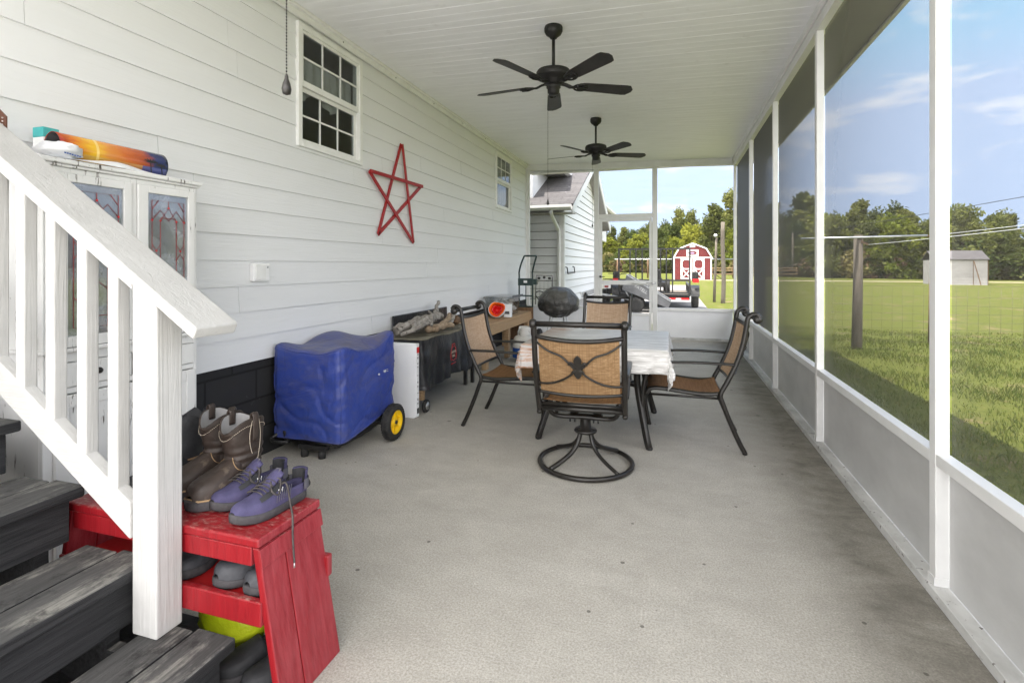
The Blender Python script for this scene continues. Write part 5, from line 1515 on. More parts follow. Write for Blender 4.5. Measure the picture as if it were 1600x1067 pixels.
for (sx, sy) in ((1, -1), (-1, -1), (1, 1), (-1, 1)):
    x = TX1 - .20 if sx > 0 else TX0 + .20; y = TY0 + .16 if sy < 0 else TY1 - .16
    b.tube([(x, y, .42), ((TX0 + TX1) / 2 + .21 * sx, (TY0 + TY1) / 2 + .21 * sy, .40)], .012, 8)
b.build('stretcher_ring', M['bronze'], tb)
b = MB(); b.box(TX1 - .222, TX1 - .172, TY0 + .133, TY0 + .1395, .53, .665); b.build('leg_sticker', M['bulbtile'], tb)
b = MB()
for i in range(4): b.box(TX1 - .205, TX1 - .195, TY0 + .1305, TY0 + .1328, .60 + .012 * i, .607 + .012 * i)
b.build('sticker_print', M['slip'], tb)
EX = .21
def cloth(u, v):
    x = TX0 - EX + (TX1 - TX0 + 2 * EX) * u; y = TY0 - EX + (TY1 - TY0 + 2 * EX) * v
    cx = min(max(x, TX0), TX1); cy = min(max(y, TY0), TY1)
    ex_, ey_ = x - cx, y - cy
    dr = math.hypot(ex_, ey_)
    if dr < 1e-6:
        return (x, y, TZ + .0015 + .0035 * max(0, nz((x * 3, y * 3, 0), 1.6)))
    ang_ = math.atan2(ey_, ex_)
    dmax = math.hypot(*( (EX * math.cos(ang_), EX * math.sin(ang_)) ))
    r = .010
    out = min(dr, r * 1.5) * .66 + max(0, dr - r * 1.5) * (.06 + .02 * math.sin(x * 17 + y * 13))
    along = x if abs(ey_) > abs(ex_) else y
    out += max(0, dr - .03) * .17 * (.5 + .5 * math.sin(along * 11 + 2.2 * math.sin(along * 5)))
    corner = abs(ex_) > .005 and abs(ey_) > .005
    if corner:
        q = abs(math.sin(2 * ang_)); out *= 1 - .25 * q
        out += .02 * q * math.sin(ang_ * 9)
    dz = max(0, dr - r * .6) * .985
    dz *= 1 if corner else .80 + .10 * nz((along * 3, 2, 0), 1.2)
    return (cx + math.cos(ang_) * out, cy + math.sin(ang_) * out, TZ + .0015 - dz)
b = MB(); b.grid(cloth, 84, 84)
one(b, 'tablecloth', M['cloth'], 'white board printed vinyl cloth hanging over the patio table', 'tablecloth', solid=.0016)

# ================================================================ sling chairs
def xf(b, o):  # helper kept local to the chairs
    return b
FLEUR = [(0, .075), (.016, .060), (.024, .040), (.020, .022), (.034, .034), (.050, .034), (.058, .022), (.056, .008), (.050, .016), (.040, .018), (.028, .006), (.022, -.006), (.014, -.012),
         (.030, -.018), (.040, -.030), (.036, -.036), (.026, -.036), (.018, -.052), (.008, -.066), (0, -.070)]
FLEUR = FLEUR + [(-a, c) for a, c in reversed(FLEUR[1:-1])]


def chair(name, label, swivel):
    o = thing(name, label, 'chair', (0, 0, 0), 'sling chairs around the patio table')
    OFS[o.name] = Vector((0, 0, 0))
    hw = .262
    lift = .050 if swivel else 0
    def back(z):         # y of the back line at height z
        t = (z - .42) / .50
        return -.235 - .165 * t - .03 * math.sin(PI * max(0, min(1, t)))
    fm = MB()
    for s in (-1, 1):
        post = [(s * hw, back(z), z) for z in ((.41 if swivel else .40), .48, .56, .64, .72, .80, .87, .915)]
        if swivel:
            pts = [(s * hw, back(.40), .385), (s * hw, back(.41), .395)] + post + [(s * hw, back(.935), .945)]
            p = MB(); p.tube(spline(pts, 3), .0175, 8, flat=1.0); p.build('back_post', M['bronze'], o)
        else:
            pts = [(s * hw, -.385, .012), (s * hw, -.345, .09), (s * hw, -.285, .23), (s * hw, -.245, .34)] + post + [(s * hw, back(.93) - .004, .944), (s * hw, back(.93) - .030, .966), (s * hw, back(.93) - .060, .966), (s * hw, back(.93) - .078, .945)]
            p = MB(); p.tube(spline(pts, 3), .0150, 8, flat=1.25, up=(0, 1, 0) if False else None); p.build('back_leg', M['bronze'], o)
        ky = (back(.93) - .062, .930) if not swivel else (back(.945), .957)
        p = MB(); p.lathe([(.006, -.020), (.024, -.017), (.029, -.006), (.029, .006), (.024, .017), (.006, .020)], (s * (hw + (.0 if not swivel else .004)), ky[0], ky[1]), 14, 'x'); p.build('scroll_knob', M['bronze'], o)
        # arm and front leg
        if not swivel:
            pts = [(s * hw, .262, .008), (s * (hw + .004), .285, .12), (s * (hw + .006), .300, .28), (s * (hw + .006), .292, .42), (s * (hw + .006), .270, .53), (s * (hw + .006), .262, .598)]
            p = MB(); p.tube(spline(pts, 4), .0150, 8, flat=1.15); p.build('front_leg', M['bronze'], o)
        else:
            p = MB(); p.tube(spline([(s * hw, .10, .42), (s * (hw + .006), .16, .50), (s * (hw + .006), .20, .58), (s * (hw + .006), .19, .640)], 4), .014, 8); p.build('arm_support', M['bronze'], o)
        za = .612 if not swivel else .65
        p = MB(); pts = spline([(s * (hw + .004), back(za) + .01, za + .004), (s * (hw + .010), -.10, za + .008), (s * (hw + .010), .12, za), (s * (hw + .008), .28 if not swivel else .22, za - .012), (s * (hw + .006), .315 if not swivel else .25, za - .035)], 5)
        p.tube(pts, .0105, 8, flat=2.4, up=(1, 0, 0)); p.build('armrest', M['bronze'], o)
        # seat side rail
        ys = [(y_, z_ + lift) for y_, z_ in [(-.235, .405), (-.12, .395), (0, .402), (.12, .415), (.205, .418), (.250, .405), (.275, .368)]]
        p = MB(); p.tube(spline([(s * (hw - .018), y, z) for y, z in ys], 4), .014, 8, flat=1.2); p.build('seat_rail', M['bronze'], o)
        p = MB(); p.tube([(s * (hw - .018), -.235, .370 + lift), (s * (hw - .018), .24, .372 + lift)], .0085, 8); p.build('stretcher', M['bronze'], o)
    p = MB()
    kz = (back(.93) - .062, .930) if not swivel else (back(.945), .957)
    p.tube([(-hw, kz[0], kz[1]), (hw, kz[0], kz[1])], .0165, 10); p.build('top_bar', M['bronze'], o)
    def sag(x): return (1 - (x / hw) ** 2)
    for nm, z, dy, r in (('sling_top_bar', .885, .0, .013), ('sling_bottom_bar', .485 + lift * 1.1, .0, .011)):
        p = MB(); pts = [(hw * k / 8, back(z) - .038 * sag(hw * k / 8), z - .022 * sag(hw * k / 8) * (1 if z > .6 else .6)) for k in range(-8, 9)]
        p.tube(pts, r, 8); p.build(nm, M['bronze'], o)
    p = MB(); p.tube([(-hw + .02, -.235, .395 + lift), (hw - .02, -.235, .395 + lift)], .012, 8); p.build('cross_bar', M['bronze'], o); p = MB(); p.tube([(-hw + .02, .272, .368 + lift), (hw - .02, .272, .368 + lift)], .011, 8); p.build('cross_bar', M['bronze'], o)
    w = hw - .026
    def bs(off):
        def fn(u, v):
            x = -w + 2 * w * u; z = .490 + lift * 1.1 + (.395 - lift * 1.1) * v
            return (x, back(z) - .034 * sag(x) + off, z - .022 * sag(x) * v - .013 * sag(x) * (1 - v))
        return fn
    p = MB(); p.grid(bs(-.0015), 14, 12); p.build('back_sling', M['sling'], o)
    p = MB(); p.grid(bs(.0015), 14, 12); p.build('sling_facing', M['sling2'], o)
    YS = spline([(0, y, z + lift) for y, z in [(-.232, .425), (-.12, .402), (0, .408), (.12, .424), (.205, .428), (.252, .414), (.278, .376)]], 3)
    def ss(u, v):
        q = YS[int(round(v * (len(YS) - 1)))]; x = -w + 2 * w * u
        return (x, q.y, q.z - .014 * sag(x))
    p = MB(); p.grid(ss, 12, len(YS) - 1); p.build('seat_sling', M['seat'], o, solid=.003)
    # scrolled back ornament behind the sling
    def at(x, z, d=.0): return (x, back(z) - .038 * sag(x) - .016 - d, z)
    p = MB()
    for s in (-1, 1):
        p.tube(spline([(s * hw, back(.865), .865), at(s * .225, .835), at(s * .17, .800), at(s * .10, .775), at(s * .055, .735), at(s * .02, .700, .004)], 5), .0062, 8)
        p.tube(spline([(s * hw, back(.545 + lift), .545 + lift), at(s * .215, .545 + lift), at(s * .15, .555 + lift), at(s * .09, .580 + lift), at(s * .045, .620 + lift * .8), at(s * .015, .655 + lift * .7, .004)], 5), .0062, 8)
    p.build('scroll_rods', M['bronze'], o)
    p = MB(); tilt = math.atan2(back(.72) - back(.64), .08)
    p.prism(FLEUR, lambda a, c, d: (a, back(.68 + lift * .6) - .060 + d + c * math.tan(tilt), .68 + lift * .6 + c), -.008, .008); p.build('fleur_ornament', M['bronze'], o, bevel=.004)
    if swivel:
        n = 44
        p = MB(); p.tube([(.30 * math.cos(2 * PI * k / n), .30 * math.sin(2 * PI * k / n), .020) for k in range(n)], .0165, 8, True, flat=.9); p.build('base_ring', M['bronze'], o)
        p = MB()
        for k in range(4):
            a = R(48 + 90 * k)
            q = lambda r, z: (r * math.cos(a), r * math.sin(a), z)
            p.tube(spline([q(.292, .030), q(.20, .060), q(.12, .098), q(.068, .150), q(.050, .200), q(.046, .235)], 5), .0155, 8, flat=.8)
        p.build('base_arm', M['bronze'], o)
        p = MB(); p.lathe([(.05, .205), (.07, .212), (.075, .222), (.070, .232), (.036, .238), (.034, .30), (.03, .305)], (0, 0, 0), 24); p.build('swivel_hub', M['bronze'], o)
        p = MB(); p.box(-.11, .11, -.05, .05, .306, .316); p.bar((-.075, -.10, .325), (-.075, .10, .325), .055, .012); p.bar((.075, -.10, .325), (.075, .10, .325), .055, .012)
        p.build('rocker_plate', M['bronze'], o, bevel=.002)
        p = MB()
        for x in (-.09, -.06, .06, .09):
            for y in (-.085, .085): p.lathe([(.009, 0), (.009, .010), (.006, .014)], (x, y, .331), 8)
            for y in (-.085, .085): p.lathe([(.006, 0), (.006, -.022)], (x, y, .319), 8)
        p.build('bolt', M['black'], o)
        p = MB()
        for y in (-.10, .10):
            p.tube(spline([(-.225, y * 1.6, .430), (-.205, y * 1.3, .360), (-.15, y, .333), (0, y, .336), (.15, y, .333), (.205, y * 1.3, .360), (.225, y * 1.6, .430)], 5), .0145, 8)
        p.build('spring_tube', M['bronze'], o)
        p = MB(); p.tube([(-hw, back(.41), .418), (hw, back(.41), .418)], .0165, 8); p.build('rear_bar', M['bronze'], o)
    else:
        for s in (-1, 1):
            for y in (-.385, .262):
                p = MB(); p.lathe([(.012, 0), (.017, .003), (.017, .014), (.012, .018)], (s * hw, y, 0.0005), 10); p.build('foot_cap', M['rubber'], o)
    return o


c1 = chair('sling_chair', 'four legged tan sling chair on the right of the patio table, backed towards the screens', False)
c1.location = (.085, 4.10, 0); c1.rotation_euler = (0, 0, R(91))
c2 = dup(c1, (-1.235, 4.115, 0), R(-91), 'four legged tan sling chair on the left of the patio table, beside the griddle')
c3 = dup(c1, (-.735, 5.60, 0), R(178), 'tan sling chair on the far side of the patio table, facing the camera')
s1 = chair('swivel_chair', 'tan swivel chair on a round ring base with its back to the camera', True)
s1.location = (-.545, 3.36, 0); s1.rotation_euler = (0, 0, R(3))
# ================================================================ house wing with gable (garage end)
gw = thing('garage_wing', 'white lap sided wing with a dark shingled roof beyond the end screen', 'building', (-3, 13.8, -.15))
GX, GY0, GY1, GE, GP = -2.25, 10.9, 16.7, 2.50, .47
def roofz(y): return 2.56 + GP * (min(y - 10.45, 17.15 - y))
b = MB(); k = 0; z = .45
while z < 4.1:
    z1 = z + .178
    lo, hi = GY0, GY1
    if z1 > 2.6: lo = max(lo, 10.45 + (z1 - 2.62) / GP); hi = min(hi, 17.15 - (z1 - 2.62) / GP)
    if hi - lo > .05:
        b.add([(GX + .020, lo, z), (GX + .020, hi, z), (GX + .004, hi, z1 - .012), (GX + .004, lo, z1 - .012), (GX - .02, lo, z), (GX - .02, hi, z)], [(0, 1, 2, 3), (0, 4, 5, 1)])
    if z1 < 2.6:
        b.add([(-4.2, GY0 - .024, z), (GX, GY0 - .024, z), (GX, GY0 - .008, z1 - .014), (-4.2, GY0 - .008, z1 - .014), (-4.2, GY0 + .02, z), (GX, GY0 + .02, z)], [(0, 1, 2, 3), (1, 5, 4, 0)])
    z += .178
b.build('siding', M['siding'], gw)
b = MB(); b.box(-11, GX - .021, GY0 + .021, GY1, -.3, 2.5); b.box(GX - .5, GX - .01, GY0 - .005, GY1, -.3, .449); b.box(-4.2, GX - .01, GY0 - .005, GY0 + .02, -.3, .449); b.build('wall_core', M['vinyl'], gw)
b = MB(); b.box(GX - .09, GX + .016, GY0 - .030, GY0 + .0, .44, 2.5); b.box(GX - .001, GX + .026, GY0 + .001, GY0 + .09, .44, 2.6); b.build('corner_board', M['trim'], gw)
for (ya, yb) in ((10.45, 13.8), (17.15, 13.8)):
    b = MB(); b.add([(-11, ya, 2.58), (-1.95, ya, 2.58), (-1.95, yb, roofz(13.8) + .02), (-11, yb, roofz(13.8) + .02), (-11, ya, 2.53), (-1.95, ya, 2.53), (-1.95, yb, roofz(13.8) - .04), (-11, yb, roofz(13.8) - .04)],
                    [(0, 1, 2, 3), (7, 6, 5, 4), (0, 4, 5, 1), (1, 5, 6, 2), (3, 2, 6, 7)]); b.build('roof', M['shingle'], gw)
    b = MB(); b.add([(-1.948, ya, 2.555), (-1.948, yb, roofz(13.8) - .005), (-1.948, yb, roofz(13.8) - .19), (-1.948, ya, 2.37), (-1.975, ya, 2.555), (-1.975, yb, roofz(13.8) - .005), (-1.975, yb, roofz(13.8) - .19), (-1.975, ya, 2.37)],
                    [(0, 1, 2, 3), (7, 6, 5, 4), (0, 4, 5, 1), (3, 2, 6, 7), (0, 3, 7, 4)]); b.build('rake_board', M['trim'], gw)
    b = MB(); b.add([(GX, ya, 2.44), (-1.976, ya, 2.44), (-1.976, yb, roofz(13.8) - .12), (GX, yb, roofz(13.8) - .12)], [(0, 1, 2, 3)]); b.build('rake_soffit', M['vinyl'], gw)
b = MB(); b.box(-4.2, -1.976, 10.46, 10.9, 2.40, 2.41); b.build('soffit', M['vinyl'], gw)
b = MB(); b.prism([(10.34, 2.56), (10.33, 2.50), (10.37, 2.45), (10.445, 2.45), (10.445, 2.56), (10.435, 2.56), (10.435, 2.46), (10.375, 2.46), (10.345, 2.505), (10.352, 2.56)], lambda p, q, d: (d, p, q), -4.2, -1.98); b.build('gutter', M['trim'], gw)
b = MB(); b.tube(spline([(-2.40, 10.40, 2.46), (-2.40, 10.42, 2.36), (-2.37, 10.60, 2.22), (-2.35, 10.80, 2.10), (-2.34, 10.85, 1.95), (-2.34, 10.85, 1.0), (-2.34, 10.85, -.1)], 4), .042, 4); b.build('downspout', M['trim'], gw, bevel=.006)
b = MB(); b.box(-4.2, -2.93, 10.9, 24, 2.4, 3.55); b.build('upper_wall', M['siding'], gw)
b = MB(); b.prism([(-2.45, 3.48), (-2.45, 3.60), (-7.0, 5.9), (-7.0, 5.75)], lambda p, q, d: (p, d, q), 11.2, 24); b.build('main_roof', M['shingle'], gw)
b = MB(); b.box(-2.93, -2.47, 11.2, 24, 3.47, 3.479); b.build('main_soffit', M['vinyl'], gw)
b = MB(); b.prism([(-2.36, 3.58), (-2.36, 3.50), (-2.449, 3.47), (-2.449, 3.58)], lambda p, q, d: (p, d, q), 11.2, 24); b.build('main_gutter', M['trim'], gw)
b = MB()
for i in range(12): b.box(GX + .0295, GX + .036, 13.1 + .18 * i, 13.16 + .18 * i, .48, .62)
b.build('slatted_vent', M['slip'], gw)
b = MB(); b.box(GX + .0255, GX + .029, 13.0, 15.3, .46, .64); b.build('vent_panel', M['trim'], gw)
hk = thing('hose_hanger', 'black U shaped hanger bracket on the gable wall of the white wing', 'hanger', (GX + .05, 11.3, 1.15))
b = MB(); b.tube([(GX + .02, 11.02, 1.27), (GX + .06, 11.02, 1.26), (GX + .075, 11.02, 1.13), (GX + .075, 11.85, 1.14), (GX + .06, 11.85, 1.27), (GX + .02, 11.85, 1.28)], .014, 6); b.build('bracket', M['black'], hk)

# ---- wrought-iron chair outside the end screen
wc = thing('iron_chair', 'black wrought iron patio chair with leaf scroll back outside the end screen', 'chair', (-2.55, 10.05, -.15))
b = MB(); x0, x1, y = -2.68, -2.34, 10.15
for x in (x0, x1):
    b.tube(spline([(x, y + .02, .30), (x, y + .03, .62), (x, y + .09, 1.10)], 5), .010, 6); b.tube([(x, y + .02, .32), (x, y + .08, -.14)], .010, 6); b.tube([(x, y - .42, .32), (x, y - .46, -.14)], .010, 6)
    b.tube(spline([(x, y + .04, .62), (x - .02, y - .20, .64), (x - .02, y - .42, .60), (x, y - .42, .32)], 5), .010, 6)
b.tube([(x0, y + .09, 1.10), (x1, y + .09, 1.10)], .010, 6); b.tube([(x0, y + .07, .99), (x1, y + .07, .99)], .007, 6)
for z_ in (.50, .66, .83): b.tube([(x0, y + .03 + .05 * (z_ - .5), z_), (x1, y + .03 + .05 * (z_ - .5), z_)], .005, 5)
for i in range(1, 4): b.tube([(x0 + (x1 - x0) * i / 4, y + .03, .32), (x0 + (x1 - x0) * i / 4, y + .07, .99)], .004, 5)
b.build('frame', M['black'], wc)
b = MB()
for i, dx in enumerate((.06, .17, .28)):
    b.ball((x0 + dx, y + .08, 1.045 + (.015 if i == 1 else 0)), (.034, .006, .028), 10, 6)
b.build('leaf_scroll', M['black'], wc)
b = MB()
for i in range(9): b.tube([(x0, y - .42 + .05 * i, .32), (x1, y - .42 + .05 * i, .32)], .005, 5)
for i in range(7): b.tube([(x0 + (x1 - x0) * i / 6, y - .42, .322), (x0 + (x1 - x0) * i / 6, y + .02, .322)], .005, 5)
b.build('seat_grid', M['black'], wc)

# ================================================================ dump cart
G = -.15
dc = thing('dump_cart', 'tilted grey poly dump cart with white lettering on the concrete drive', 'cart', (-.8, 16.6, G))
YA, YZ = 16.2, 17.05
A, B_, Cc, D = (-1.36, 1.005), (-.035, .203), (-.13, .015), (-1.50, .56)
def tubp(inset, y):
    cx = sum(p[0] for p in (A, B_, Cc, D)) / 4; cz = sum(p[1] for p in (A, B_, Cc, D)) / 4
    return [(cx + (p[0] - cx) * (1 - inset), y, cz + (p[1] - cz) * (1 - inset)) for p in (A, B_, Cc, D)]
b = MB()
tz = .04
dirn = Vector((B_[0] - A[0], 0, B_[1] - A[1])).normalized(); nrm = Vector((-dirn.z, 0, dirn.x))
if nrm.z < 0: nrm = -nrm
def quadbox(p, q, r, s, t):     # panel p,q,r,s thickened by vector t
    t = Vector(t); vs = [Vector(v) for v in (p, q, r, s)]; vs += [v + t for v in vs]
    b.add(vs, [(0, 1, 2, 3), (7, 6, 5, 4), (0, 4, 5, 1), (1, 5, 6, 2), (2, 6, 7, 3), (3, 7, 4, 0)])
def P3(p, y): return (p[0], y, p[1])
quadbox(P3(A, YA), P3(B_, YA), P3(Cc, YA), P3(D, YA), (0, .025, 0)); quadbox(P3(A, YZ), P3(B_, YZ), P3(Cc, YZ), P3(D, YZ), (0, .025, 0))
quadbox(P3(Cc, YA + .026), P3(D, YA + .026), P3(D, YZ - .001), P3(Cc, YZ - .001), tuple(nrm * .025)); quadbox(P3(A, YA + .026), P3(D, YA + .026), P3(D, YZ - .001), P3(A, YZ - .001), tuple(dirn * .025))
b.build('tub', M['gray'], dc, bevel=.006)
b = MB()
for y in (YA + .012, YZ + .012): b.bar(Vector(P3(A, y)) + nrm * .012, Vector(P3(B_, y)) + nrm * .012, .05, .024)
b.bar(Vector(P3(A, YA + .04)) + nrm * .012, Vector(P3(A, YZ - .02)) + nrm * .012, .05, .024); b.build('rim', M['steel'], dc, bevel=.004)
mid = Vector(P3(A, YA - .0015)) + dirn * .60 - nrm * .14
b = MB(); text('FATELL', .14, 'lettering', M['bulbtile'], dc, frame(mid, tuple(dirn), tuple(nrm)), .001, None, .95)
for y in (YA + .10, YZ - .08):
    b = MB(); b.lathe([(.12, -.085), (.21, -.09), (.24, -.06), (.24, .06), (.21, .09), (.12, .085)], (-1.08, y, G + .241), 28, 'y'); w = b.build('wheel', M['rubber'], dc)
    b = MB(); b.lathe([(.125, -.075), (.125, .075), (.10, .06), (.04, .05), (.03, .07), (.004, .07)], (-1.08, y, G + .241), 20, 'y'); b.lathe([(.125, -.076), (.10, -.06), (.04, -.05), (.03, -.07), (.004, -.07)], (-1.08, y, G + .241), 20, 'y'); b.build('rim', M['steel'], w)
b = MB(); b.bar((-1.10, 16.62, .20), (-2.35, 16.62, .42), .06, .06); b.bar((-1.08, 16.3, G + .24), (-1.08, 16.97, G + .24), .05, .05); b.bar((-1.30, 16.62, .26), (-1.46, 16.62, .60), .08, .04); b.build('drawbar', M['steel'], dc)

# ================================================================ utility trailer
ut = thing('utility_trailer', 'black utility trailer with a tall barred ramp gate and red tail lights on the drive', 'trailer', (-.6, 19, G))
gx_0, gx_1, gy, gz0, gz1 = -1.70, .525, 17.3, .40, 1.87
b = MB()
for x in (gx_0, gx_1): b.box(x - .025, x + .025, gy, gy + .05, gz0, gz1)
b.box(gx_0 + .026, gx_1 - .026, gy, gy + .05, gz1 - .05, gz1); b.box(gx_0 + .026, gx_1 - .026, gy, gy + .05, gz0, gz0 + .05); b.box(gx_0 + .026, gx_1 - .026, gy + .001, gy + .049, .80, .85)
for x in (-1.34, -1.15, -.95, -.55, -.375, -.19, 0.0, .14):
    if x in (.14,): continue
    b.box(x - .022, x + .022, gy + .002, gy + .048, gz0 + .05, gz1 - .05)
b.build('ramp_gate', M['black'], ut)
b = MB(); b.box(gx_0, gx_1, gy + .06, 21.4, .26, .31); b.box(gx_0, gx_1, gy + .06, gy + .12, .20, .38)
for x in (gx_0, gx_1):
    b.box(x - .03, x + .03, gy + .13, 21.4, .311, .37); b.box(x - .03, x + .03, gy + .13, 21.4, .62, .67)
    for y in (17.5, 18.8, 20.1, 21.37): b.box(x - .028, x + .028, y, y + .05, .371, .619)
b.bar((-.6, 21.4, .25), (-.6, 23.0, .2), .1, .1); b.build('bed_frame', M['black'], ut)
b = MB(); b.box(gx_0 + .03, gx_1 - .03, gy + .13, 21.35, .311, .335); b.build('plank_deck', M['pole'], ut)
for x in (.73, -1.90):
    b = MB(); b.lathe([(.18, -.10), (.31, -.115), (.345, -.09), (.35, .0), (.345, .09), (.31, .115), (.18, .10)], (x, 18.7, G + .351), 30, 'x'); w = b.build('wheel', M['rubber'], ut)
    b = MB(); b.lathe([(.18, -.08), (.18, .08), (.1, .06), (.004, .07)], (x, 18.7, G + .351), 18, 'x'); b.build('rim', M['steel'], w)
    b = MB(); rg = []
    for k in range(13):
        a = R(8 + 164 * k / 12); rg.append([(x + dx, 18.7 + (.42 + e) * math.cos(a), G + .351 + (.42 + e) * math.sin(a)) for dx, e in ((-.14, 0), (.14, 0), (.14, .012), (-.14, .012))])
    b.rings(rg, smooth=False); b.build('fender', M['black'], ut)
    b = MB(); b.box(x - .09, x + .11, 18.16, 18.24, .735, .86); b.build('tail_light', M['redlens'], ut)
    b = MB(); b.box(x - .11, x + .10, 18.30, 18.42, .75, 1.10); b.build('light_guard', M['rubber'], ut, bevel=.05)
b = MB(); b.box(-.10, .50, gy + .04, gy + .058, .20, .27); b.build('red_marker_strip', M['redlens'], ut)
b = MB(); b.box(.10, .26, gy + .02, gy + .038, .20, .26); b.build('license_plate', M['white'], ut)
mw = thing('riding_mower', 'black seated riding mower parked on the trailer bed', 'mower', (-.7, 19.6, .34))
b = MB(); b.box(-1.05, -.25, 19.3, 20.6, .52, .72); b.build('body', M['black'], mw, bevel=.05)
b = MB(); b.box(-.80, -.36, 19.35, 19.80, .73, .84); b.build('seat', M['rubber'], mw, bevel=.03)
b = MB(); b.add([(-.78, 19.30, .84), (-.38, 19.30, .84), (-.42, 19.26, 1.17), (-.72, 19.26, 1.17), (-.78, 19.38, .84), (-.38, 19.38, .84), (-.42, 19.34, 1.17), (-.72, 19.34, 1.17)], [(3, 2, 1, 0), (4, 5, 6, 7), (0, 1, 5, 4), (1, 2, 6, 5), (2, 3, 7, 6), (3, 0, 4, 7)]); b.build('seat_back', M['rubber'], mw, bevel=.03)
for (x, y, r_) in ((-1.12, 19.5, .24), (-.18, 19.5, .24), (-1.05, 20.5, .17), (-.25, 20.5, .17)):
    b = MB(); b.lathe([(.08, -.08), (r_ - .02, -.09), (r_, -.05), (r_, .05), (r_ - .02, .09), (.08, .08)], (x, y, .336 + r_), 20, 'x'); b.build('wheel', M['rubber'], mw)
av = thing('quad_bike', 'dark quad bike with a rear rack and white licence plate behind the tilted cart', 'quad bike', (-2.0, 19.2, G))
b = MB(); b.box(-2.35, -1.75, 19.2, 20.9, .25, .62); b.box(-2.25, -1.85, 19.5, 20.2, .63, .80); b.build('body', M['black'], av, bevel=.06)
b = MB()
for y in (19.0, 19.15, 19.3, 19.45): b.tube([(-2.45, y, .80), (-1.35, y, .80)], .014, 6)
b.tube([(-2.45, 19.0, .80), (-2.45, 19.45, .80)], .014, 6); b.tube([(-1.35, 19.0, .80), (-1.35, 19.45, .80)], .014, 6); b.tube([(-2.2, 19.3, .60), (-2.2, 19.3, .80)], .014, 6); b.tube([(-1.8, 19.3, .60), (-1.8, 19.3, .80)], .014, 6); b.build('rack', M['black'], av)
b = MB(); b.box(-2.48, -2.18, 19.15, 19.165, .46, .60); b.build('license_plate', M['white'], av)
b = MB(); b.box(-2.40, -2.26, 19.143, 19.149, .50, .56); b.build('plate_print', M['redp'], av)
b = MB(); b.box(-1.95, -1.82, 19.16, 19.19, .30, .36); b.build('tail_light', M['redlens'], av)
for (x, y) in ((-2.52, 19.5), (-1.58, 19.5), (-2.5, 20.7), (-1.6, 20.7)):
    b = MB(); b.lathe([(.12, -.11), (.26, -.12), (.29, -.07), (.29, .07), (.26, .12), (.12, .11)], (x, y, G + .291), 22, 'x'); b.build('wheel', M['rubber'], av)
b = MB(); b.tube(spline([(-2.4, 20.25, 1.0), (-2.2, 20.35, .98), (-2.05, 20.4, .9), (-1.9, 20.35, .98), (-1.7, 20.25, 1.0)], 4), .015, 6); b.build('handlebar', M['black'], av)

# ================================================================ barn-style shed
BX, BY = 1.96, 56.1
bs = thing('barn_shed', 'red gambrel roofed barn shed with white trim and double doors across the lawn', 'shed', (BX, BY + 2, G))
prof = [(-1.85, G), (1.85, G), (1.85, 2.13), (1.27, 3.06), (0, 3.55), (-1.27, 3.06), (-1.85, 2.13)]
b = MB(); b.prism(prof, lambda p, q, d: (BX + p, BY + d, q), 0, 3.6); b.build('wall', M['barnred'], bs)
b = MB()
rp = [(-1.98, 2.06), (-1.36, 3.12), (0, 3.66), (1.36, 3.12), (1.98, 2.06)]
for i in range(4):
    p, q = rp[i], rp[i + 1]
    b.add([(BX + p[0], BY - .12, p[1]), (BX + q[0], BY - .12, q[1]), (BX + q[0], BY + 3.7, q[1]), (BX + p[0], BY + 3.7, p[1])], [(0, 1, 2, 3)])
b.build('roof', M['shingle'], bs, solid=.05)
b = MB()
def bt(p, q, w=.11, y=BY - .03): b.bar((BX + p[0], y, p[1]), (BX + q[0], y, q[1]), .05, w, (0, 0, 1) if abs(p[0] - q[0]) > .05 else (1, 0, 0))
for i in range(4):
    p, q = rp[i], rp[i + 1]; v = Vector((q[0] - p[0], 0, q[1] - p[1])); b.bar((BX + p[0] * .975, BY - .13, p[1] - .06), (BX + q[0] * .975, BY - .13, q[1] - .06), .05, .12, (0, 0, 1))
b.build('gable_trim', M['white'], bs)
b = MB(); bt((-1.80, G), (-1.80, 2.1)); bt((1.80, G), (1.80, 2.1)); bt((-1.74, 2.13), (1.74, 2.13), .12, BY - .032); b.build('corner_trim', M['white'], bs)
b = MB(); b.box(BX - .26, BX + .26, BY - .05, BY, 3.20, 3.44); b.build('peak_vent', M['white'], bs)
b = MB(); b.box(BX - .58, BX + .58, BY - .04, BY, 2.28, 2.95); sg = b.build('sign_panel', M['white'], bs)
b = MB(); b.prism([(.42 * math.cos(2 * PI * k / 28), .22 * math.sin(2 * PI * k / 28)) for k in range(28)], lambda p, q, d: (BX + p, BY - .045 - d, 2.61 + q), 0, .012); b.build('oval_emblem', M['barnred'], sg)
b = MB(); b.prism([(.20 * math.cos(2 * PI * k / 20), .10 * math.sin(2 * PI * k / 20)) for k in range(20)], lambda p, q, d: (BX + p, BY - .058 - d, 2.60 + q), 0, .008); b.build('emblem_centre', M['lavender'], sg)
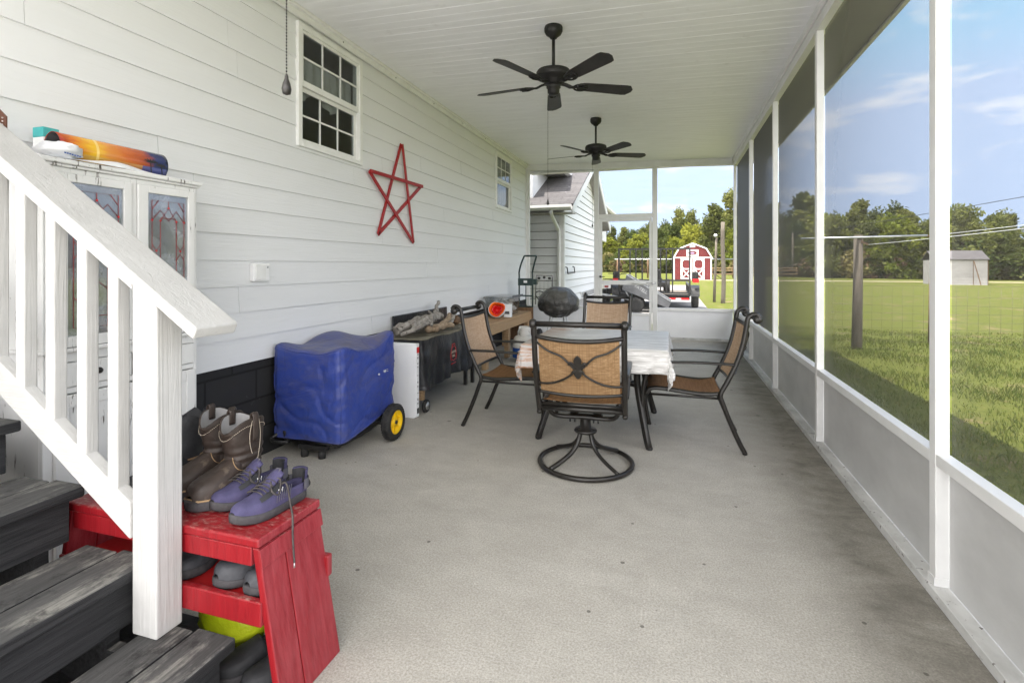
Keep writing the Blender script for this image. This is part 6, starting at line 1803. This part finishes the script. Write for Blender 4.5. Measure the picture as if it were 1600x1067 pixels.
for s in (-1, 1):
    b = MB(); c = BX + s * .60; w = .56
    y0, y1 = BY - .06, BY - .002
    b.box(c - w, c - w + .17, y0, y1, G + .06, 2.04); b.box(c + w - .17, c + w, y0, y1, G + .06, 2.04); b.box(c - w + .171, c + w - .171, y0, y1, 1.88, 2.04); b.box(c - w + .171, c + w - .171, y0, y1, .90, 1.02); b.box(c - w + .171, c + w - .171, y0, y1, G + .06, G + .18)
    for (cx_, cz_) in ((-1, 1), (1, 1), (-1, -1), (1, -1)):
        X_, Z_ = c + cx_ * (w - .171), 1.45 + cz_ * .43; b.add([(X_, y0 + .005, Z_), (X_ - cx_ * .17, y0 + .005, Z_), (X_, y0 + .005, Z_ - cz_ * .19)], [(0, 1, 2)])
    b.bar((c - w + .17, y0 + .01, G + .2), (c + w - .17, y0 + .01, .90), .03, .10); b.bar((c - w + .17, y0 + .012, .90), (c + w - .17, y0 + .012, G + .2), .03, .10)
    d = b.build('door', M['white'], bs)
    b = MB()
    for z_ in (.18, .98, 1.85): b.box(c + s * w - .09, c + s * w + .03, BY - .075, BY - .061, z_, z_ + .05)
    b.build('hinge', M['black'], d)
b = MB(); b.bar((BX + 2.2, BY + .6, G), (BX + 2.0, BY + .3, .9), .05, .05); b.bar((BX + 2.1, BY + .5, .5), (BX + 3.0, BY + 1.2, G), .05, .05); b.bar((BX + 2.95, BY + 1.1, G), (BX + 3.0, BY + 1.2, .35), .12, .12)
one(b, 'trailer_tongue', M['black'], 'dark leaning implement frame beside the red barn shed', 'implement')

# ================================================================ pale shed on the right
ws = thing('vinyl_shed', 'pale vinyl garden shed with a dark low roof far out on the lawn', 'shed', (20.5, 47, G))
Mx = Matrix.Translation((20.65, 46.9, 0)) @ Matrix.Rotation(R(-6), 4, 'Z')
b = MB(); b.T = Mx
for k in range(9):
    z0_ = G + .21 * k
    b.box(-1.6, 1.6, -.012 * 0 - .001 * k, 2.4, z0_, z0_ + .212)
    b.add([(-1.6, -.02, z0_), (1.6, -.02, z0_), (1.6, .0, z0_ + .21), (-1.6, .0, z0_ + .21)], [(0, 1, 2, 3)])
b.build('wall', M['vinyl'], ws)
b = MB(); b.T = Mx; b.prism([(-.15, 1.72), (1.2, 2.38), (2.55, 1.72), (2.55, 1.79), (1.2, 2.46), (-.15, 1.79)], lambda p, q, d: (d, p, q), -1.68, 1.68); b.build('roof', M['shingle'], ws)
b = MB(); b.T = Mx
for x in (-1.3, -.6): b.add([(x - .25, .55, 2.13), (x + .25, .55, 2.13), (x + .25, .85, 2.28), (x - .25, .85, 2.28)], [(0, 1, 2, 3)])
b.build('skylight', M['white'], ws)
b = MB(); b.T = Mx; b.box(1.61, 1.64, -.03, .03, G, 1.72); b.box(.75, .78, -.028, .0, G, 1.66); b.build('corner_trim', M['oldwood'], ws)
b = MB(); b.T = Mx; b.bar((.70, -.3, 1.66), (1.05, -.5, G), .08, .05); one(b, 'leaning_post', M['oldwood'], 'dark pole leaning against the pale vinyl shed', 'pole')

# ================================================================ poles, rails, fence, clothesline, cables
def pole(name, lab, x, y, h, r, m=None):
    b = MB(); pts = [(x + .02 * math.sin(z_ * 2), y, z_) for z_ in np.linspace(G - .2, h, 9)]; b.tube(pts, [r * (1.1 - .15 * i / 8) for i in range(9)], 10); return b, one(b, name, m or M['pole'], lab, 'pole')
pole('wood_pole', 'thicker weathered wooden pole by the drive, right one of the pair', 1.86, 21.3, 2.98, .078)
up2 = thing('wood_pole', 'thinner weathered wooden pole by the drive with a white cap, left one of the pair', 'pole', (1.62, 21.9, G))
b = MB(); b.tube([(1.58, 21.9, G - .2), (1.60, 21.9, .6), (1.64, 21.9, 1.5), (1.66, 21.9, 2.42)], [.058, .054, .048, .042], 10); b.build('shaft', M['pole'], up2)
b = MB(); b.ball((1.63, 21.86, 2.50), (.07, .07, .06), 12, 8); b.build('cap', M['white'], up2)
pf_ = thing('pipe_rail', 'long pale horizontal pipe on dark posts running behind the red barn shed', 'rail', (1.5, 63, G))
b = MB(); b.tube([(-6.5, 61.2, 2.05), (7.2, 65.2, 2.05)], .07, 8); b.build('pipe', M['steel'], pf_)
for x in (-2.78, -6.2, 2.0, 6.85):
    y = 61.2 + (x + 6.5) * 4 / 13.7; b = MB(); b.tube([(x, y, G), (x, y, 2.0)], .10 if x != 6.85 else .13, 8); b.build('post', M['oldwood'], pf_)
rf = thing('rail_fence', 'low wooden rail fence on the dry strip right of the red barn shed', 'fence', (8, 68, G))
b = MB()
for z_ in (.28, .72, 1.0): b.bar((4.2, 67, z_), (14.5, 69.6, z_), .05, .10)
b.build('rail', M['wood'], rf)
for x in (4.6, 7.0, 9.5, 12, 14.3): b = MB(); b.tube([(x, 67 + (x - 4.2) * .252 + .06, G), (x, 67 + (x - 4.2) * .252 + .06, 1.15)], .07, 7); b.build('post', M['oldwood'], rf)

wf = thing('wire_fence', 'rusty welded wire fence crossing the lawn beyond the side screens', 'fence', (6, 11.3, G))
b = MB()
FXA, FXB = 1.6, 16.0
def fy(x): return 11.22 + .035 * (x - 3) + .02 * math.sin(x * 2)
hs = [-.10, .02, .14, .27, .41, .56, .73, .92]
for z_ in hs: b.tube([(x, fy(x), z_ + .012 * math.sin(x * 3 + z_ * 9)) for x in np.arange(FXA, FXB, .5)], .0028, 4)
for x in np.arange(FXA, FXB, .165): b.tube([(x, fy(x), -.12), (x + .01, fy(x), .92)], .0022, 4)
b.build('mesh', M['wire'], wf)
for x in (1.7, 4.53, 7.3, 10.2, 13.1, 15.9):
    b = MB(); b.tube([(x, fy(x) + .05, G - .1), (x + .02, fy(x) + .05, 1.05)], .035, 7); b.build('post', M['oldwood'], wf)
cl = thing('clothesline', 'grey wooden T post clothesline with a metal crossbar on the lawn', 'clothesline', (3.07, 10.3, G))
b = MB(); b.tube([(3.05, 10.3, G - .2), (3.07, 10.3, .8), (3.08, 10.3, 1.83)], [.085, .075, .07], 10); b.build('post', M['pole'], cl)
b = MB(); b.tube([(2.18, 10.22, 1.775), (4.05, 10.22, 1.80)], .019, 8); b.build('crossbar', M['steel'], cl)
b = MB(); b.tube([(4.0, 10.22, 1.795), (4.25, 10.22, 1.78)], .016, 6); b.bar((3.1, 10.25, 1.72), (3.2, 10.22, 1.66), .03, .03); b.build('hook', M['oldwood'], cl)
def sagline(p, q, s, n=24):
    p, q = Vector(p), Vector(q); return [p.lerp(q, i / n) - Vector((0, 0, 4 * s * (i / n) * (1 - i / n))) for i in range(n + 1)]
b = MB(); b.tube(sagline((4.10, 10.22, 1.80), (4.02, 2.2, 1.86), .03), .0042, 5); b.tube(sagline((3.2, 10.2, 1.66), (4.1, 2.2, 1.84), .04), .0042, 5); b.build('line', M['line'], cl)
b = MB(); b.tube([(4.05, 2.1, G - .2), (4.05, 2.1, 1.9)], .075, 10); b.build('far_post', M['pole'], cl)
b = MB(); b.tube(sagline((14.0, 70, 5.0), (26.0, 13.0, 6.4), .25), .022, 5)
one(b, 'overhead_cable', M['cable'], 'thin overhead cable rising to the right above the tree line', 'cable')
b = MB(); b.tube([(14.0, 70, G - .3), (14.0, 70, 5.3)], [.13, .10], 8); one(b, 'cable_pole', M['pole'], 'far wooden pole carrying the overhead cable, at the tree line', 'pole')
b = MB(); b.tube([(26.0, 13.0, G - .3), (26.0, 13.0, 6.7)], [.13, .10], 8); one(b, 'cable_pole', M['pole'], 'wooden pole carrying the near end of the overhead cable', 'pole')

# ================================================================ vegetation
NPR = np.random.default_rng(11)
def leaf_cards(centers, radii, n, size, squash=.8):
    """n small leaf cards scattered through each clump; returns verts, faces"""
    c = np.repeat(np.array(centers), n, axis=0); r = np.repeat(np.array(radii), n)
    N_ = len(c)
    d = NPR.normal(size=(N_, 3)); d /= np.linalg.norm(d, axis=1)[:, None]
    rad = r * NPR.uniform(.25, 1, N_) ** .6
    p = c + d * rad[:, None] * np.array([1, 1, squash])
    a = NPR.normal(size=(N_, 3)); a /= np.linalg.norm(a, axis=1)[:, None]
    b_ = np.cross(a, NPR.normal(size=(N_, 3))); b_ /= np.linalg.norm(b_, axis=1)[:, None]
    s = size * NPR.uniform(.55, 1.25, N_)[:, None]
    v = np.stack([p - a * s, p + b_ * s * .42, p + a * s, p - b_ * s * .42], axis=1).reshape(-1, 3)
    f = [(4 * i, 4 * i + 1, 4 * i + 2, 4 * i + 3) for i in range(N_)]
    return v, f
LEAF = {
    'pine': m_leaf('pine_needles', (.075, .090, .028), (.20, .205, .062)),
    'oak': m_leaf('oak_leaves', (.11, .14, .022), (.29, .29, .048)),
    'dark': m_leaf('dark_leaves', (.070, .090, .028), (.18, .19, .055)),
    'bush': m_leaf('scrub_leaves', (.13, .12, .048), (.30, .26, .11)),
    'red': m_leaf('russet_scrub_leaves', (.14, .09, .065), (.28, .19, .125)),
}
def make_tree(name, label, kind, h, w, clumps, cr, n, size, base, group):
    rn = random.Random(hash((name, h, w, kind)) % 9999 if False else int(h * 100 + w * 17 + clumps))
    o = thing(name, label, 'tree' if 'tree' in name or name in ('pine', 'oak') else 'shrub', (0, 0, 0), group); OFS[o.name] = Vector((0, 0, 0))
    b = MB(); tops = [Vector((0, 0, 0)), Vector((rn.uniform(-.2, .2), rn.uniform(-.2, .2), h * .5)), Vector((rn.uniform(-.4, .4), rn.uniform(-.4, .4), h * .93))]
    tr = .020 * h + .03
    T_ = spline(tops, 5); b.tube(T_, [tr * (1 - .8 * i / (len(T_) - 1)) for i in range(len(T_))], 7)
    cs, rs = [], []
    for i in range(clumps):
        t = base + (1 - base) * (i + rn.random()) / clumps
        if kind == 'pine': ww = w * (1.05 - t) ** .7 * rn.uniform(.35, 1.1)
        else: ww = w * math.sin(PI * min(.97, .18 + .80 * (t - base) / (1 - base))) ** .6 * rn.uniform(.15, 1.05)
        a = rn.uniform(0, 2 * PI)
        ax = T_[min(len(T_) - 1, int(t * (len(T_) - 1)))]
        c = Vector((ax.x + ww * math.cos(a), ax.y + ww * math.sin(a), h * t + rn.uniform(-.2, .25)))
        cs.append(tuple(c)); rs.append(cr * rn.uniform(.6, 1.25))
        if rn.random() < .65:
            p0 = T_[max(1, min(len(T_) - 1, int((t - .08) * (len(T_) - 1))))]
            b.tube([p0, p0.lerp(c, .5) + Vector((0, 0, -.06 * h * .2)), c], [tr * .35, tr * .22, tr * .08], 5)
    b.build('trunk', M['bark'], o)
    v, f = leaf_cards(cs, rs, n, size)
    k = MB(); k.v = [tuple(q) for q in v]; k.f = f; k.sm = [False] * len(f)
    k.build('crown', LEAF[kind if kind in LEAF else 'oak'], o)
    return o
TG = 'trees along the far edge of the field'
protos = [
    make_tree('pine', 'tall dark pine with an open tufted crown in the far tree line', 'pine', 10.5, 2.4, 56, .95, 66, .30, .20, TG),
    make_tree('pine', 'slim pine with a sparse pointed crown in the far tree line', 'pine', 11.5, 1.9, 40, .85, 64, .27, .32, TG),
    make_tree('oak', 'bright green rounded tree in the far tree line', 'oak', 7.5, 2.7, 64, .95, 70, .27, .06, TG),
    make_tree('oak', 'deep green spreading tree in the far tree line', 'dark', 8.2, 2.9, 68, .98, 70, .28, .06, TG),
    make_tree('oak', 'small yellow green tree in the far tree line', 'oak', 5.8, 2.2, 52, .85, 66, .25, .05, TG),
    make_tree('pine', 'broad dark pine with heavy boughs in the far tree line', 'pine', 9.2, 2.7, 62, .98, 68, .29, .14, TG)]
SG = 'scrub bushes under the tree line'
sprotos = [
    make_tree('scrub_bush', 'olive scrub bush at the foot of the tree line', 'bush', 2.3, 1.4, 22, .62, 46, .20, .05, SG),
    make_tree('scrub_bush', 'russet dry scrub bush at the foot of the tree line', 'red', 2.0, 1.3, 20, .58, 46, .19, .05, SG),
    make_tree('scrub_bush', 'dark green scrub bush at the foot of the tree line', 'dark', 2.8, 1.6, 24, .68, 46, .21, .05, SG)]
line = [(-46, 128), (-14.6, 117), (-4, 106), (8, 92), (17.7, 69), (26, 65.8), (33, 62.5), (46, 54), (62, 40), (74, 18)]
def on_line(t):
    L_ = [math.hypot(line[i + 1][0] - line[i][0], line[i + 1][1] - line[i][1]) for i in range(len(line) - 1)]
    s = t * sum(L_)
    for i, l_ in enumerate(L_):
        if s <= l_ or i == len(L_) - 1:
            u = s / l_; p, q = line[i], line[i + 1]
            nx, ny = -(q[1] - p[1]) / l_, (q[0] - p[0]) / l_
            if ny < 0 and nx < 0: nx, ny = -nx, -ny
            return p[0] + (q[0] - p[0]) * u, p[1] + (q[1] - p[1]) * u, nx, ny
        s -= l_
rn = random.Random(21)
used = set()
def put(p, i, x, y, s, rot):
    if i not in used:
        used.add(i); o = p; o.location = (x, y, G); o.rotation_euler = (0, 0, rot); o.scale = (s, s, s)
    else:
        dup(p, (x, y, G), rot, None, None, (s, s, s))
NT_ = 174
for k in range(NT_):
    row = k % 3; t = (k // 3 + rn.uniform(.1, .9)) / (NT_ / 3)
    x, y, nx, ny = on_line(t); d_ = (1.5, 6, 11)[row] + rn.uniform(-1.6, 1.6)
    x, y = x + abs(nx) * d_ * .9, y + abs(ny) * d_
    far = y > 85
    if far: i = rn.choice((0, 1, 5, 0, 3, 2)) if row else rn.choice((2, 4, 3, 0))
    else: i = rn.choice((5, 3, 0, 3)) if row else rn.choice((2, 3, 4, 3))
    s = rn.uniform(.78, 1.12) * (1.02 if far else .80) * (1, 1.0, 1.08)[row]
    put(protos[i], i, x, y, s, rn.uniform(0, 6.28))
put(protos[1], 1, 9.7, 100, 1.25, 1.0)
for k in range(126):
    t = (k + rn.uniform(.1, .9)) / 126; x, y, nx, ny = on_line(t)
    i = rn.choice((0, 1, 2, 2, 0)); put(sprotos[i], 10 + i, x - abs(nx) * 0 + rn.uniform(-1, 1), y + rn.uniform(-1.2, 1.5), rn.uniform(.9, 1.45) * (1.25 if y > 85 else 1.05), rn.uniform(0, 6.28))
cs, rs = [], []
for k in range(700):
    t = (k + rn.random()) / 700; x, y, nx, ny = on_line(t); d_ = rn.uniform(9, 20); hh = rn.uniform(.3, 1) ** .8
    cs.append((x + abs(nx) * d_, y + abs(ny) * d_, G + hh * (7.5 if y > 85 else 5.0))); rs.append(rn.uniform(1.0, 1.7))
v, f = leaf_cards(cs, rs, 50, .42)
k = MB(); k.v = [tuple(q) for q in v]; k.f = f; k.sm = [False] * len(f)
one(k, 'far_woods', LEAF['dark'], 'dense dark wood filling in behind the tree line', 'woods', kind='stuff')

# ---- grass blades on the near lawn
N_ = 95000
gxv = NPR.uniform(0, 1, N_) ** 1.5; gx_ = 1.14 + gxv * 9.0; gyv = NPR.uniform(-.6, 13.5, N_)
dens = np.array([noise.noise(Vector((a * .9, c_ * .9, 3))) + .6 * noise.noise(Vector((a * 2.7, c_ * 2.7, 7))) for a, c_ in zip(gx_, gyv)])
keep = dens > NPR.uniform(-.75, .25, N_)
gx_, gyv, dens, gxv = gx_[keep], gyv[keep], dens[keep], gxv[keep]; N_ = len(gx_)
hgt = NPR.uniform(.025, .075, N_) * (1 + .7 * np.clip(dens, -.4, .9)) * np.where(gyv > 11.4, .6, 1)
ang = NPR.uniform(0, 2 * PI, N_); lean = NPR.uniform(.15, .95, N_) * hgt; la = NPR.uniform(0, 2 * PI, N_); wd = NPR.uniform(.002, .0045, N_) * (1 + gxv)
bx, by = np.cos(ang) * wd, np.sin(ang) * wd
z0 = np.full(N_, G)
V_ = np.stack([np.stack([gx_ - bx, gyv - by, z0], 1), np.stack([gx_ + bx, gyv + by, z0], 1),
               np.stack([gx_ + bx * .7 + np.cos(la) * lean * .35, gyv + by * .7 + np.sin(la) * lean * .35, z0 + hgt * .65], 1),
               np.stack([gx_ + np.cos(la) * lean, gyv + np.sin(la) * lean, z0 + hgt], 1),
               np.stack([gx_ - bx * .7 + np.cos(la) * lean * .35, gyv - by * .7 + np.sin(la) * lean * .35, z0 + hgt * .65], 1)], 1).reshape(-1, 3)
k = MB(); k.v = [tuple(q) for q in V_.tolist()]; k.f = [(5 * i, 5 * i + 1, 5 * i + 2, 5 * i + 3, 5 * i + 4) for i in range(N_)]; k.sm = [False] * N_
def m_grass():
    t = NT('grass_blades'); g = t.world()
    n1 = t.noise(g, .8, 5, .65); n2 = t.noise(g, 24, 3, .6)
    c = t.ramp(n1, .3, .7, (.070, .115, .016), (.14, .165, .030))
    c = t.mix(t.ramp(n2, .52, .72), c, (.30, .26, .09))
    d = t.n('ShaderNodeBsdfDiffuse', Color=c); r = t.n('ShaderNodeBsdfTranslucent', Color=c)
    return t.surf(t.n('ShaderNodeMixShader', i0=.4, i1=d.outputs[0], i2=r.outputs[0]).outputs[0])
one(k, 'grass', m_grass(), 'uneven green grass blades on the lawn next to the porch', 'grass', kind='stuff')

# ================================================================ sky, sun, camera
EL, DX, DY = R(72), -.95, -.20
wd_ = bpy.data.worlds.new('World'); SC.world = wd_; wd_.use_nodes = True
wt = wd_.node_tree; wt.nodes.clear()
sky = wt.nodes.new('ShaderNodeTexSky'); sky.sky_type = 'NISHITA'; sky.sun_disc = False
sky.sun_elevation = EL; sky.sun_rotation = math.atan2(DX, DY); sky.air_density = 1.0; sky.dust_density = .25; sky.ozone_density = 1.4
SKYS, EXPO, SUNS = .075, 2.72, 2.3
CLOUD_N, CLOUD_FILL = (3.5, 3.6, 3.75), (12.3, 12.2, 12.2)
bgn = wt.nodes.new('ShaderNodeBackground'); bgn.inputs[1].default_value = SKYS
tc = wt.nodes.new('ShaderNodeTexCoord')
sx = wt.nodes.new('ShaderNodeSeparateXYZ'); wt.links.new(tc.outputs['Generated'], sx.inputs[0])
mp = wt.nodes.new('ShaderNodeMapping'); mp.inputs['Location'].default_value = (3.1, 1.7, .4); mp.inputs['Scale'].default_value = (1.6, 1.6, 5.2); wt.links.new(tc.outputs['Generated'], mp.inputs[0])
n1 = wt.nodes.new('ShaderNodeTexNoise'); n1.inputs['Scale'].default_value = 3.4; n1.inputs['Detail'].default_value = 8; n1.inputs['Roughness'].default_value = .58; n1.inputs['Distortion'].default_value = .25
wt.links.new(mp.outputs[0], n1.inputs['Vector'])
cr_ = wt.nodes.new('ShaderNodeValToRGB'); cr_.color_ramp.elements[0].position = .53; cr_.color_ramp.elements[1].position = .70; wt.links.new(n1.outputs['Fac'], cr_.inputs[0])
# unseen bright cloud bank behind the camera, added to light the porch; thin wisps elsewhere
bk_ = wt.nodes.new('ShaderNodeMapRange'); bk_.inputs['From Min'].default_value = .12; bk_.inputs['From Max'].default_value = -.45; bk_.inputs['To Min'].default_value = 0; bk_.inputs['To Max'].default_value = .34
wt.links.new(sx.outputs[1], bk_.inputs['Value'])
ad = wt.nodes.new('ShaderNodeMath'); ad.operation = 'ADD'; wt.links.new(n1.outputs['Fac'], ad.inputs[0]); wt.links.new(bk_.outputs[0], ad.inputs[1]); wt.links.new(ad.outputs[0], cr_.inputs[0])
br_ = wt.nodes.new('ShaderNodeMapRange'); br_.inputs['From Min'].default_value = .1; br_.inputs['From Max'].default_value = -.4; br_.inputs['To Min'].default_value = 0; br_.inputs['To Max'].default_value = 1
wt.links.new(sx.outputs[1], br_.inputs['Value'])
cc_ = wt.nodes.new('ShaderNodeMix'); cc_.data_type = 'RGBA'; wt.links.new(br_.outputs[0], cc_.inputs[0]); cc_.inputs[6].default_value = (*CLOUD_N, 1); cc_.inputs[7].default_value = (*CLOUD_FILL, 1)
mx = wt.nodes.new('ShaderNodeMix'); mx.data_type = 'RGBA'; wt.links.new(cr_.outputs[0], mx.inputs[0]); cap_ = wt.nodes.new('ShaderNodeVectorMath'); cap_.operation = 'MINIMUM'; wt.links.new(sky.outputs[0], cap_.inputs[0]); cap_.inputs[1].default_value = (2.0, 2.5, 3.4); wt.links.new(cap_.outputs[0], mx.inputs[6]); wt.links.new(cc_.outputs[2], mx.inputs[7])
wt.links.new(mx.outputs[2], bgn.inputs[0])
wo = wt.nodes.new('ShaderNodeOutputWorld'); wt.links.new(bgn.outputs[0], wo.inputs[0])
sl = bpy.data.lights.new('sun', 'SUN'); sl.energy = SUNS; sl.angle = R(.5); sl.color = (1, .95, .87)
so_ = bpy.data.objects.new('sun', sl); C.objects.link(so_)
dv = Vector((DX, DY, 0)).normalized() * math.cos(EL) + Vector((0, 0, math.sin(EL)))
so_.rotation_euler = dv.to_track_quat('Z', 'Y').to_euler()
so_.location = dv * 30
cam = bpy.data.cameras.new('camera'); co_ = bpy.data.objects.new('camera', cam); C.objects.link(co_)
cam.sensor_width = 36; cam.lens = 801.75 / 1600 * 36; cam.shift_y = -(533.5 - 415.2) / 1600
cam.clip_start = .03; cam.clip_end = 1500
co_.location = (0, 0, 1.3); co_.rotation_euler = (R(90), 0, .30325)
SC.camera = co_
SC.view_settings.view_transform = 'Standard'; SC.view_settings.look = 'None'; SC.view_settings.exposure = EXPO; SC.view_settings.gamma = 1
SC.view_settings.use_curve_mapping = False
SC.render.engine = 'CYCLES'
SC.cycles.max_bounces = 12; SC.cycles.diffuse_bounces = 6; SC.cycles.transparent_max_bounces = 24; SC.cycles.transmission_bounces = 6
SC.cycles.caustics_reflective = False; SC.cycles.caustics_refractive = False
SC.cycles.sample_clamp_indirect = 6
